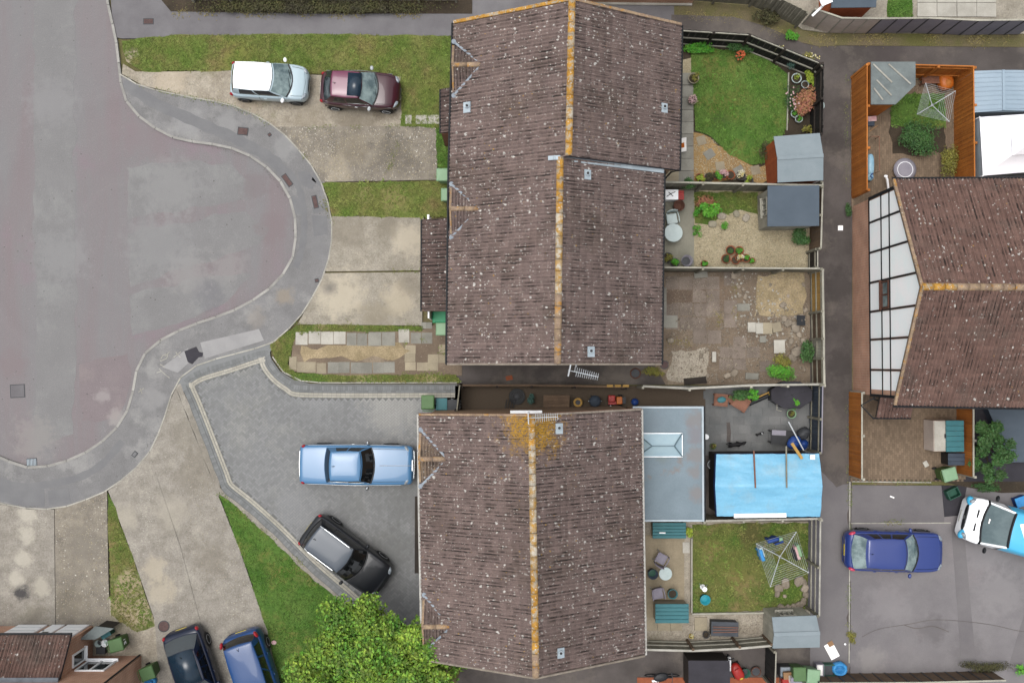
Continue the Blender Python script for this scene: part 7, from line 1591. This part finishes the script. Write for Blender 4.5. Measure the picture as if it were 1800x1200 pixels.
# gravel garden patio
t = box_thing('storage_chest', 'white chest with black tools on its lid', 1179, 342, (.62, .42, .7), 0, 'white_paint', 'chest', lidmat='white_paint'); MB().tube([(-.2, -.1, .74), (.05, .05, .75), (.2, .12, .74)], .015, 5).tube([(-.1, .1, .74), (.1, -.08, .75)], .015, 5).build('tools', 'black_plastic', t)
box_thing('crate', 'orange-red crate beside the white chest', 1197, 343, (.22, .38, .5), 0, 'plastic_red', 'crate', planks=4, lidmat='plastic_red'); tub('brown round bin on the concrete patio', 1194, 361, .24, .5, 'rust', 'bin', 'bin', inner='rust')
def round_table(label, px, py, r, h, mat, z0=.1):
    p = W(px, py, z0+h); t = thing('round_table', label, 'table', (p.x, p.y, z0)); MB().lathe((0, 0, h-.03), [(r*.98, 0), (r, .015), (r*.97, .03)], 28).build('tabletop', mat, t)
    for k in range(4): a = k*PI/2+.6; MB().tube([(r*.6*math.cos(a), r*.6*math.sin(a), h-.03), (r*.75*math.cos(a), r*.75*math.sin(a), 0)], .02, 6).build('leg', mat, t)
    return t
def garden_chair(label, px, py, rz, mat, z0=.1, leg=None, w=.52):
    p = W(px, py, z0+.5); t = thing('garden_chair', label, 'chair', (p.x, p.y, z0), math.radians(rz)); leg = leg or mat
    MB().box((0, 0, .42), (w*.86, w*.86, .035)).build('seat', mat, t, bevel=.015)
    vs = []; fs = []
    for j, zz in enumerate((.44, .62, .80, .86)):
        for k in range(7): a = -1+2*k/6; vs.append((-w*.45-.10*(zz-.44)-.05*(1-a*a), a*w*.46, zz-.05*a*a*(j == 3)))
    fs = [(j*7+k, j*7+k+1, (j+1)*7+k+1, (j+1)*7+k) for j in range(3) for k in range(6)]; m = MB().add(vs, fs); b = m.build('backrest', mat, t, True); b.modifiers.new('solid', 'SOLIDIFY').thickness = .03
    for sg in (1, -1):
        MB().tube([(-w*.45, sg*w*.48, .64), (0, sg*w*.52, .66), (w*.38, sg*w*.5, .64), (w*.42, sg*w*.48, .4)], .025, 6).build('armrest', mat, t)
        for sx in (1, -1): MB().tube([(sx*w*.36, sg*w*.4, .42), (sx*w*.45, sg*w*.46, 0)], .02, 6).build('leg', leg, t)
    return t
garden_chair('white plastic armchair drawn up to the pale round table', 1182, 384, -80, 'plastic_pale'); round_table('pale round plastic table on the concrete patio', 1184, 409, .41, .7, 'plastic_pale')
pot('dark pot of green leaves by the house wall', 1174, 453, .22, .25, 'dark_grey', 'leaf_olive', n=130); pot('bushy green pot plant near the patio fence', 1186, 462, .2, .22, 'dark_grey', 'leaf_fresh', n=170); tub('large empty grey pot at the patio corner', 1208, 458, .25, .35, 'concrete_panel_grey', 'plant_pot', 'plant pot')
for x, y, r, pl, lb in ((1284, 440, .21, 'leaf_dark', 'terracotta pot at the top of the cluster in the gravel'), (1299, 441, .2, 'leaf_fresh', 'terracotta pot with bright leaves in the gravel cluster'), (1276, 455, .2, 'leaf_dark', 'terracotta pot with dark leaves at the cluster edge'), (1293, 457, .19, None, 'bare terracotta pot in the gravel cluster'), (1300, 452, .2, 'petal_white', 'terracotta pot of cream flowers in the gravel cluster'), (1311, 454, .18, 'leaf_fresh', 'green leafy pot at the right of the gravel cluster'), (1322, 458, .13, 'leaf_fresh', 'tiny mint pot beyond the gravel cluster'), (1238, 464, .16, 'leaf_fresh', 'small green pot plant by the gravel garden fence')): pot(lb, x, y, r, .24, 'terracotta', pl, .07, n=130, leaf=.06, spread=.9)
for i, (x, y, r) in enumerate(((1252, 394, .2), (1311, 383, .2), (1294, 376, .17), (1268, 380, .2))): tag(MB().ell((0, 0, .05), (r, r*.8, .07), i, 9, 5, 3).build('rock', 'sandy' if i % 2 else 'stone', None, loc=W(x, y, .075)), ('pale rock between weeds in the gravel garden', 'flat tan rock alone in the pale gravel', 'pinkish flat rock near the slate-roofed shed', 'yellowish rock at the grass edge')[i], 'rock')
# rubble yard
for i, (x, y, sx, sy, rz, mt) in enumerate(((1321, 575, .36, .44, 0, 'slab_white'), (1335, 577, .34, .5, 0, 'slab_white'), (1349, 577, .42, .52, 0, 'slab_buff'), (1365, 575, .4, .44, .2, 'slab_buff'))): tag(MB().box((0, 0, 0), (sx, sy, .12), rz).build('loose_slab', mt, None, bevel=.01, loc=W(x, y, .12+.006*i)), ('whitest loose slab at the end of the slab row', 'white loose slab second in the slab row', 'buff loose slab third in the slab row', 'tilted buff slab last in the slab row')[i], 'slab')
tag(MB().box((0, 0, 0), (.50, .60, .06), .02).build('loose_slab', 'slab_white', None, bevel=.01, loc=W(1370,609,.13)), 'clean white square slab lying on weeds', 'slab'); tag(MB().box((0, 0, 0), (.28, .3, .05)).build('drain_block', 'slab_grey', None, bevel=.01, loc=W(1341,596,.1)), 'small grey block with a hole in the rubble yard', 'block'); tag(MB().box((0, 0, 0), (.18, .46, .12)).build('loose_slab', 'slab_white', None, bevel=.01, loc=W(1255,627,.13)), 'narrow white block near the rubble yard fence', 'block')
rs = random.Random(4); rubble_spots = [(1398,574,.26),(1385,568,.2),(1404,588,.15),(1390,600,.14),(1400,618,.28),(1392,628,.2),(1412,600,.14),(1378,560,.16),(1290,484,.18),(1298,482,.12),(1178,598,.16),(1232,625,.12),(1242,614,.1),(1300,520,.1),(1310,522,.12),(1298,504,.1),(1306,508,.09),(1326,530,.08),(1200,574,.08),(1210,574,.08),(1354,500,.08),(1376,536,.16),(1385,520,.09),(1408,560,.2),(1412,500,.1),(1416,545,.12),(1278,660,.16),(1290,655,.2),(1396,662,.12),(1244,660,.1)]
rmesh = []
for k in range(5):
    m = MB(); m.ell((0, 0, 0), (1, .8, .5), 0, 8, 5, 3); m.v = [tuple(Vector(v)*(1+.25*mnoise.noise(Vector(v)*1.5+Vector((k*7, 0, 0))))) for v in m.v]; rmesh.append(m.mesh('rubble_stone', 'rubble'))
for i, (x, y, r) in enumerate(rubble_spots):
    o = bpy.data.objects.new('rubble_stone', rmesh[i % 5]); COL.objects.link(o); o.location = W(x, y, .075)+Vector((0, 0, r*.35)); o.scale = (r, r, r*.8); o.rotation_euler = (0, 0, rs.uniform(0, 6)); tag(o, 'broken stone lump strewn over the rubble yard', 'stone', 'rubble stones in the yard')
tag(MB().box((0, 0, 0), (.6, .26, .03), .1, ).build('leaning_slab', 'slab_grey', None, loc=W(1232,483,.2)), 'grey slab leaning at the green-grey fence', 'slab'); tag(MB().bar((-.5, 0, .0), (.5, .1, .03), .3, .05).build('timber_plank', 'wood_dark', None, loc=W(1222,671,.12)), 'dark plank against the pale-topped fence', 'plank')
t = thing('wheelbarrow_tray', 'dark grey folded sheet by the alley fence of the rubble yard', 'sheet', W(1408,563,.3)-Vector((0, 0, .2))); MB().box((0, 0, .2), (.5, .45, .03), mat=Matrix.Rotation(.5, 3, 'Y')).build('sheet', 'dark_grey', t); MB().bar((0, 0, 0), (0, 0, .2), .1, .1).build('support', 'rubble', t)
# grey patio
def bench(label, px, py, w, d, h, rz, z0=.1, cushion=None):
    p = W(px, py, z0+h); t = thing('garden_bench', label, 'bench', (p.x, p.y, z0), math.radians(rz)); n = 7
    for k in range(n): MB().box((0, -d/2+d*(k+.5)/n, h-.015), (w-.06, d/n-.012, .03)).build('slat', 'wood_bench', t)
    for sx in (1, -1):
        MB().box((sx*(w/2-.02), 0, h*.8), (.04, d, .08)).build('frame', 'wood_bench', t)
        for sy in (1, -1): MB().box((sx*(w/2-.04), sy*(d/2-.04), h/2-.01), (.06, .06, h-.06)).build('leg', 'wood_bench', t)
    if cushion: MB().ell((0, .02, h+.05), (.2, .14, .06), .2, 12, 6).build('cushion', cushion, t)
    return t
bench('timber box seat with a teal cushion in the patio corner', 1268, 703, .62, .55, .45, -5, cushion='teal'); bench('brown slatted timber seat turned at an angle', 1303, 708, .72, .62, .45, -32); bench('small pale slatted side seat between the timber seats', 1286, 702, .3, .35, .4, 60)
p = W(1345,698,.4); t = thing('roof_bag', 'long black and tan rolled mat with a yellow bundle on the patio', 'bundle', (p.x, p.y, .1), math.radians(24)); MB().tube([(-.75, 0, .12), (.55, 0, .14)], .1, 10).build('roll', 'black_plastic', t); MB().bar((-.4, .12, .2), (.6, .12, .22), .06, .04).build('pole', 'wood_yellow', t); MB().ell((.36, .02, .25), (.16, .08, .07)).build('bundle', 'plastic_yellow', t)
oc = [W(1366+38*math.cos(a), 695+26*math.sin(a)*1.0, .8) for a in [PI/8+k*PI/4 for k in range(8)]]; c = W(1392,694,.8); oc = [Vector((c.x+.95*math.cos(a), c.y+.62*math.sin(a), .8)) for a in [PI/8+k*PI/4 for k in range(8)]]
t = thing('spa_tub', 'octagonal spa under a black cover in the patio corner', 'spa', (0, 0, 0)); MB().prism([(p.x, p.y) for p in oc], .1, .72).build('shell', 'dark_grey', t); MB().prism([(c.x+(p.x-c.x)*1.04, c.y+(p.y-c.y)*1.04) for p in oc], .72, .80).build('cover', 'felt_dark', t, bevel=.03)
for k in (0, 2, 4, 6): MB().bar(c+Vector((0, 0, .008)), oc[k].lerp(c, .05)+Vector((0, 0, .008)), .025, .012).build('seam', 'black_plastic', t)
pot('square white-green tub with moss on the grey patio', 1391, 727, .2, .3, 'bin_mint', 'leaf_olive', .1, n=140, leaf=.05, spread=.7)
t = thing('hose_stand', 'thin pale frame standing on the grey patio', 'frame', W(1360,710,.1)); MB().tube([(0, .5, .0), (0, .5, .5), (0, -.25, .5), (.2, -.28, .5), (.2, -.28, 0)], .015, 5).build('frame', 'wood_pale', t)
p = W(1375,768,.6); t = thing('table', 'black patio table with white cloth corner and blue bags on it', 'table', (p.x, p.y, .1), -.05); MB().box((0, 0, .7), (1.1, .62, .04)).build('tabletop', 'black_plastic', t); MB().box((-.22, .2, .725), (.62, .22, .008)).build('cloth', 'concrete_panel_grey', t)
for sx in (1, -1):
    for sy in (1, -1): MB().bar((sx*.48, sy*.25, 0), (sx*.48, sy*.25, .68), .05, .05).build('leg', 'black_plastic', t)
for i, (x, y, r, mt, lb) in enumerate(((1392, 776, .34, 'plastic_blue', 'royal blue tool bag on the black patio table'), (1415, 762, .34, 'dark_grey', 'grey rubbish sack in the navy corner'), (1412, 782, .3, 'plastic_blue', 'dark blue bag beside the grey sack'))):
    p = W(x, y, .6); q = thing('bag', lb, 'bag', (p.x, p.y, .82 if i == 0 else .1)); m = MB(); m.ell((0, 0, .16 if i == 0 else .3), (r, r*.8, .16 if i == 0 else .3), .5, 12, 8); m.v = [tuple(Vector(v)*(1+.16*mnoise.noise(Vector(v)*4+Vector((i, 0, 0))))) for v in m.v]; m.build('sack', mt, q, True); MB().tube([(-.1, 0, .28 if i == 0 else .56), (0, .05, .42 if i == 0 else .68), (.1, 0, .28 if i == 0 else .56)], .015, 5).build('strap', mt, q)
tag(MB().bar((-.32, .62, .0), (.32, -.62, .05), .05, .03).build('spirit_level', 'aluminium', None, loc=W(1399,766,1.18)), 'long silver level propped across the blue bags', 'level'); tag(MB().bar((-.2, .3, 0), (.2, -.35, .12), .12, .06).build('timber_offcut', 'wood_yellow', None, loc=W(1400,791,2.2)), 'yellow timber offcut resting on the tarpaulin edge', 'timber')
ring('round white wire wheel beside the tarpaulin outbuilding', 1252, 816, .2, .02, 'aluminium', 'wire_wheel', 'wheel', .07, .3); pot('small olive pot by the tarpaulin outbuilding', 1253, 784, .13, .25, 'leaf_olive' if False else 'bin_olive', 'leaf_olive', .1, n=60, leaf=.05); tag(MB().lathe((0, 0, 0), [(.12, 0), (.12, .2), (.02, .22)], 14).build('bucket', 'white_paint', None, loc=W(1240,767,.1)), 'white bucket against the extension wall', 'bucket')
struct('wet_mark', [(1277,742),(1283,742),(1285,760),(1284,776),(1277,776),(1278,760)], .1035, 'alley', .004)
# dog standing on the patio, tail to the left, seen from above
def skinned(name, joints, edges, radii, mat, parent, root=0, sub=2):
    me = bpy.data.meshes.new(name); me.from_pydata([tuple(j) for j in joints], edges, []); o = bpy.data.objects.new(name, me); COL.objects.link(o); o.parent = parent
    s = o.modifiers.new('skin', 'SKIN'); s.use_smooth_shade = True
    for i, r in enumerate(radii):
        sv = me.skin_vertices[0].data[i]; sv.radius = (r, r) if not isinstance(r, tuple) else r; sv.use_root = (i == root)
    m = o.modifiers.new('sub', 'SUBSURF'); m.levels = m.render_levels = sub; me.materials.append(MATS[mat]); return o
def animal(name, label, cat, px, py, rz, s, mat, z0=.1, patch=None):
    p = W(px, py, z0+.4*s); t = thing(name, label, cat, (p.x, p.y, z0), math.radians(rz)); J = []; R = []; E = []
    def add(p, r, par=None):
        J.append(Vector(p)*s); R.append(r*s if not isinstance(r, tuple) else tuple(q*s for q in r)); 
        if par is not None: E.append((par, len(J)-1))
        return len(J)-1
    pel = add((-.26, 0, .50), .10); bel = add((0, 0, .48), .105, pel); che = add((.22, 0, .49), .13, bel); nk = add((.36, .02, .60), .075, che); hd = add((.47, .05, .70), .085, nk); mz = add((.60, .10, .66), .045, hd)
    tb = add((-.36, .03, .54), .035, pel); add((-.50, .12, .58), .02, add((-.44, .07, .58), .025, tb))
    for sg in (1, -1):
        a = add((.22, sg*.10, .40), .055, che); b = add((.20, sg*.11, .24), .035, a); c_ = add((.21, sg*.11, .06), .026, b); add((.25, sg*.11, .025), .026, c_)
        a = add((-.26, sg*.10, .40), .065, pel); b = add((-.20, sg*.11, .28), .045, a); c_ = add((-.31, sg*.11, .17), .027, b); d_ = add((-.29, sg*.11, .05), .024, c_); add((-.25, sg*.11, .025), .026, d_)
        e = add((.45, .05+sg*.065, .76), .022, hd); add((.42, .05+sg*.09, .71), .014, e)
    skinned('body', J, E, R, mat, t, 0, 2)
    if patch: MB().ell(Vector(patch[1])*s, (.12*s, .085*s, .07*s), .3, 10, 6).build('white_bib', patch[0], t, True)
    return t
animal('dog', 'black dog standing on the grey patio slabs', 'dog', 1291, 781, 6, .80, 'skin_dog'); animal('cat', 'small black and white cat on the grey patio slabs', 'cat', 1334, 763, 20, .36, 'skin_dog', patch=('white_paint', (.40, .03, .66)))
# mixed lawn garden
def deck_box(label, px0, py0, px1, py1, h, lid, body, z0=.1, wall=None):
    a, b = W(px0, py0, z0+h), W(px1, py1, z0+h); c = (a+b)/2; t = thing('storage_box', label, 'storage box', (c.x, c.y, z0)); w, d = b.x-a.x, a.y-b.y
    MB().box((0, 0, h*.46), (w*.94, d*.92, h*.92)).build('body', body, t, bevel=.02)
    for k in range(5): MB().box((0, -d/2+d*(k+.5)/5, h*.92+.03), (w, d/5-.01, .06)).build('lid_board', lid, t, bevel=.012)
    return t
deck_box('teal-lidded storage box against the flat-roofed extension', 1147, 918, 1206, 946, .65, 'teal', 'slab_buff'); deck_box('teal-lidded storage box on the buff patio slabs', 1152, 1061, 1211, 1095, .9, 'teal', 'slab_buff')
tag(MB().bar((-.15, 0, 0), (.12, 0, .02), .05, .03).build('trowel', 'white_paint', None, loc=W(1165,936,.80)), 'white trowel lying on the teal box lid', 'trowel')
garden_chair('lilac-grey folding chair above the round white table', 1163, 982, 60, 'plastic_lilac', leg='aluminium'); garden_chair('lilac-grey folding chair below the round white table', 1157, 1044, -80, 'plastic_lilac', leg='aluminium'); round_table('small white round table on the buff patio', 1170, 1008, .29, .6, 'plastic_pale'); tub('dark round planter beside the white table', 1148, 1009, .22, .45, 'navy_fence', 'planter', 'planter', inner='box_green')
pot('teal glazed urn above the teal-lidded box', 1182, 1043, .21, .5, 'teal', None, .1); tub('turquoise bucket upturned on the mixed lawn', 1240, 1054, .22, .4, 'teal_bright', 'bucket', 'bucket', inner='teal_bright')
t = thing('bird_bath', 'small white bird bath stand on the mixed lawn', 'bird bath', W(1235,1031,.1)); MB().lathe((0, 0, 0), [(.12, 0), (.04, .1), (.04, .4), (.1, .42), (.11, .46), (.02, .43)], 14).build('basin', 'white_paint', t)
MB().tube([(.04, .03, .4), (.2, .1, .02)], .012, 5).tube([(-.03, .04, .4), (-.15, .16, .02)], .012, 5).build('leg', 'aluminium', t)
rng_ = [(1369,1033,.22),(1366,1043,.15),(1372,1066,.18),(1383,1068,.2),(1395,1066,.17),(1405,1062,.2),(1412,1056,.18),(1417,1044,.2),(1414,1033,.2),(1412,1022,.17),(1405,1020,.26),(1380,1024,.24),(1379,1047,.1)]
for i, (x, y, r) in enumerate(rng_):
    o = bpy.data.objects.new('rockery_stone', rmesh[i % 5]); COL.objects.link(o); o.location = W(x, y, .1)+Vector((0, 0, r*.3)); o.scale = (r, r, r*.9); o.rotation_euler = (0, 0, i*1.3); tag(o, 'pale rockery stone ringing the lawn corner bed', 'stone', 'rockery stones round the corner bed')
def rotary(label, pc, corners, h, z0, clothes=None, n=9):
    P = [W(x, y, z0+h) for x, y in corners]; c = sum(P, Vector())/4; t = thing('rotary_airer', label, 'rotary airer', (c.x, c.y, z0)); hub = Vector((0, 0, h-.45)); q = [Vector((p.x-c.x, p.y-c.y, h)) for p in P]
    MB().tube([(0, 0, -.05), (0, 0, h-.1)], .025, 8).build('pole', 'aluminium', t); MB().lathe((0, 0, h-.5), [(.05, 0), (.06, .05), (.05, .1)], 10).build('hub', 'aluminium', t)
    for p in q: MB().tube([hub, p], .017, 6).build('arm', 'aluminium', t)
    for k in range(n):
        f = .35+.65*k/(n-1); w = [hub.lerp(p, f) for p in q]
        for a, b in zip(w, w[1:]+w[:1]): MB().tube([a, (a+b)/2-Vector((0, 0, .015)), b], .005, 4, False).build('line', 'aluminium', t)
    for (i, j, fr, pos, wd, ln, mt) in (clothes or []):
        a, b = hub.lerp(q[i], fr), hub.lerp(q[j], fr); u = (b-a).normalized(); p = a.lerp(b, pos); m = MB(); vs = []
        for r_ in range(5):
            for s_ in range(7): x_ = (s_/6-.5)*wd; vs.append(p+u*x_+Vector((0, 0, .01-ln*r_/4))+Vector((-u.y, u.x, 0))*(.03*math.sin(s_*1.9+i)*r_/4+.03*r_/4))
        fs = [(r_*7+s_, r_*7+s_+1, (r_+1)*7+s_+1, (r_+1)*7+s_) for r_ in range(4) for s_ in range(6)]; o = m.add(vs, fs).build('garment', mt, t, True); o.modifiers.new('solid', 'SOLIDIFY').thickness = .13
    return t
CL = [(0, 1, .97, .42, .5, .55, 'plastic_blue'), (0, 1, .88, .5, .35, .5, 'black_plastic'), (0, 1, .80, .55, .4, .45, 'plastic_blue'), (0, 1, .92, .6, .2, .35, 'bin_mint'), (1, 2, .95, .45, .5, .5, 'bin_mint'), (1, 2, .85, .5, .55, .5, 'petal_pink'), (1, 2, .75, .55, .45, .5, 'black_plastic'), (3, 0, .96, .72, .5, .5, 'bag_blue'), (3, 0, .9, .8, .4, .45, 'plastic_pale')]
rotary('large rotary clothes airer hung with blue and pink washing', None, [(1329,955),(1400,934),(1422,1006),(1354,1031)], 1.7, .09, CL); rotary('empty white rotary clothes airer in the orange fenced garden', None, [(1627,146),(1680,160),(1669,214),(1612,201)], 1.65, .09, None, 8)
box_thing('storage_box', 'slate grey box with straps by the foot of the lawn', 1274, 1105, (1.15, .6, .5), -2, 'dark_grey', 'box', .06, lidmat='sofa_grey', planks=2); pot('dark small pot by the slate grey box', 1241, 1115, .15, .25, 'dark_grey', None, .06); pot('yellow flower pot on the fence rail', 1215, 1117, .1, .15, 'plastic_yellow', 'petal_white', .06, n=40)
for k in range(3): tag(MB().bar((-.55, 0, 0), (.55, .03*(k-1), .01), .03, .02).build('cane', 'wood_bench', None, loc=W(1275, 1101+k*5, .63)), ('uppermost garden cane across the slate grey box', 'middle garden cane across the slate grey box', 'lowest garden cane across the slate grey box')[k], 'cane')
# bottom passage
p = W(1245,1180,1.2); t = thing('storage_shed', 'low black plastic storage shed in the bottom passage', 'shed', (p.x, p.y-.1, .07)); MB().box((0, 0, .6), (1.75, 1.2, 1.2)).build('body', 'wood_dark', t); 
for k in range(5): a0_ = -.62+k*.25; MB().add([(-.9, a0_, 1.2+.14*math.cos((a0_)*1.6)), (.9, a0_, 1.2+.14*math.cos(a0_*1.6)), (.9, a0_+.25, 1.2+.14*math.cos((a0_+.25)*1.6)), (-.9, a0_+.25, 1.2+.14*math.cos((a0_+.25)*1.6))], [(0, 1, 2, 3)]).build('roof_board', 'felt_dark', t)
t = thing('bicycle', 'dark bicycle lying under a black cover by the wall', 'bicycle', W(1160,1180,.08)); 
for x in (-.42, .5): MB().tube([(x+.3*math.cos(2*PI*i/16), -.05+.05*math.sin(2*PI*i/16), .33+.3*math.sin(2*PI*i/16)) for i in range(17)], .025, 6).build('wheel', 'tyre', t)
MB().tube([(-.42, 0, .33), (-.1, 0, .75), (.4, 0, .8), (.5, 0, .33)], .025, 6).tube([(-.1, 0, .75), (.05, 0, .3), (.4, 0, .8)], .025, 6).build('frame', 'black_plastic', t); MB().ell((-.1, .05, .86), (.34, .2, .1), .2).build('cover', 'black_plastic', t); MB().tube([(.36, -.28, .95), (.4, 0, .9), (.36, .28, .95)], .018, 6).build('handlebar', 'dark_grey', t); MB().box((-.3, -.2, .6), (.3, .08, .08)).build('rack', 'white_paint', t)
t = thing('scooter', 'white and black ride-on toy beside the low shed', 'toy', W(1281,1165,.3)-Vector((0, 0, .23))); MB().box((0, 0, .3), (.16, .62, .2)).build('body', 'white_paint', t, bevel=.05); MB().tube([(-.18, .3, .5), (0, .25, .52), (.18, .3, .5)], .03, 6).build('handlebar', 'black_plastic', t)
for y in (-.25, .25): MB().lathe((0, y, .1), [(.03, -.04), (.1, -.04), (.1, .04), (.03, .04)], 12, mat=Matrix.Rotation(PI/2, 3, 'Y')).build('wheel', 'tyre', t)
t = thing('toy_car', 'red and yellow toy car in the bottom passage', 'toy', W(1295,1178,.3)-Vector((0, 0, .23)), .5); MB().ell((0, 0, .3), (.24, .4, .2), 0, 12, 8, 3).build('body', 'plastic_red', t, True); MB().ell((0, -.3, .42), (.1, .08, .05)).build('bonnet', 'plastic_yellow', t); MB().tube([(-.1, .15, .5), (0, .2, .62), (.1, .15, .5)], .02, 5).build('handle', 'plastic_red', t)
for x in (-.22, .22):
    for y in (-.22, .22): MB().lathe((x, y, .1), [(.03, -.03), (.1, -.03), (.1, .03), (.03, .03)], 12, mat=Matrix.Rotation(PI/2, 3, 'Y')).build('wheel', 'tyre', t)
tub('dark green bucket beside the red toy car', 1311, 1183, .2, .35, 'box_green', 'bucket', 'bucket', .07); ring('brown hoop planter in the bottom passage', 1329, 1180, .2, .025, 'rust', 'hoop_planter', 'planter', .07, .2)
# orange fenced garden
t = thing('toy_slide', 'orange plastic toy seat in the fence corner', 'toy', W(1662,143,.4)-Vector((0, 0, .34))); MB().ell((0, 0, .3), (.34, .40, .28), .2, 14, 8, 3).build('shell', 'plastic_orange', t, True); MB().ell((.02, -.1, .5), (.2, .2, .1), .2, 12, 6).build('seat', 'wood_orange', t); MB().tube([(-.3, .3, .5), (0, .42, .62), (.3, .3, .5)], .04, 6).build('rim', 'plastic_orange', t)
p = W(1591,298,.3); t = thing('trampoline', 'small round grey trampoline beside the gable house', 'trampoline', (p.x, p.y, .06)); MB().lathe((0, 0, .2), [(.5, 0), (.52, .03), (.34, .045)], 28).build('pad', 'concrete_panel_grey', t, True); MB().lathe((0, 0, .235), [(.34, 0), (.3, .008)], 28).build('mat', 'trampoline', t); MB().tube([(.345*math.cos(2*PI*i/24), .345*math.sin(2*PI*i/24), .25) for i in range(25)], .014, 5).build('ring', 'white_paint', t)
for k in range(6): a = k*PI/3; MB().tube([(.45*math.cos(a), .45*math.sin(a), .2), (.45*math.cos(a), .45*math.sin(a), 0)], .02, 6).build('leg', 'dark_grey', t)
p = W(1530,294,.3); t = thing('paddling_pool', 'pale blue plastic water tray against the orange fence', 'water tray', (p.x, p.y, .06)); MB().ell((.0, .12, .2), (.16, .5, .18), 0, 16, 8, 3).build('tray', 'pool_blue', t, True); MB().ell((.0, -.42, .18), (.16, .2, .15), 0, 12, 6).build('spout', 'pool_blue', t, True); MB().tube([(.05, -.3, .36), (-.04, -.42, .36), (.05, -.52, .34)], .03, 6).build('handle', 'plastic_blue', t)
t = thing('post_light', 'white leaning post by the half-timbered corner', 'post', W(1557,322,.1)); MB().tube([(.12, -.35, 0), (-.05, .1, .3), (-.12, .2, .34)], .05, 8).build('post', 'white_paint', t); MB().ell((-.14, .24, .36), (.09, .06, .06)).build('head', 'white_paint', t)
box_thing('toy_box', 'red and white toy lying by the orange fence', 1533, 209, (.34, .2, .2), 5, 'plastic_red', 'toy', .06, lidmat='petal_pink'); box_thing('toy_box', 'blue toy box below the red and white toy', 1531, 217, (.26, .2, .18), 0, 'plastic_blue', 'toy', .06, lidmat='navy_fence'); tag(MB().bar((-.2, -.15, .03), (.2, .15, .05), .04, .03).build('broom', 'cardboard', None, loc=W(1534,227,.06)), 'tan broom head lying below the toys', 'broom')
bench('dark garden bench under the airer by the orange fence', 1640, 140, .9, .35, .45, 0, .06); t = thing('post_row', 'thin orange rail beside the pale water tray', 'rail', W(1538,262,.1)); MB().tube([(0, .45, .0), (0, .45, .5), (0, -1.1, .5), (0, -1.1, 0)], .015, 5).tube([(0, .45, .5), (-.35, .45, .5), (-.35, .45, 0)], .015, 5).build('rail', 'wood_bench', t)
# eastern brick yard
a, b = W(1648,738,1.1), W(1698,794,1.1); c = (a+b)/2; t = thing('storage_box', 'tall cream storage box with a teal lid by the orange fence', 'storage box', (c.x-.15, c.y, .06)); MB().box((0, 0, .5), (1.25, 1.35, 1.0)).build('body', 'concrete_panel', t, bevel=.02)
for k in range(6): MB().box((.27, -.69+1.38*(k+.5)/6, 1.06), (.78, 1.38/6-.01, .1)).build('lid_board', 'teal', t, bevel=.012)
MB().box((-.35, 0, 1.01), (.5, 1.3, .03)).build('front_shelf', 'slab_white', t); MB().box((-.14, 0, 1.05), (.06, .18, .08)).build('latch', 'black_plastic', t)
box_thing('storage_box', 'dark box with a teal stripe below the cream storage box', 1682, 807, (.72, .5, .75), 0, 'black_plastic', 'box', .06, lidmat='navy_fence', planks=3); tag(MB().bar((-.25, .1, 0), (.25, -.05, .0), .06, .05).build('bracket', 'black_timber', None, loc=W(1545,705,2.2)), 'black bracket under the half-timbered gable corner', 'bracket')
t = thing('swimming_pool', 'blue covered pool behind the dark green bushy tree', 'pool', (0, 0, 0)); q = [W(x, y, .6) for x, y in ((1730,700),(1900,700),(1900,812),(1772,812),(1760,770))]; MB().prism([(p.x, p.y) for p in q], .05, .58).build('wall', 'navy_fence', t); MB().prism([(p.x*.998, p.y) for p in q], .58, .62).build('cover', 'metal_blue' if False else 'felt_slate', t)
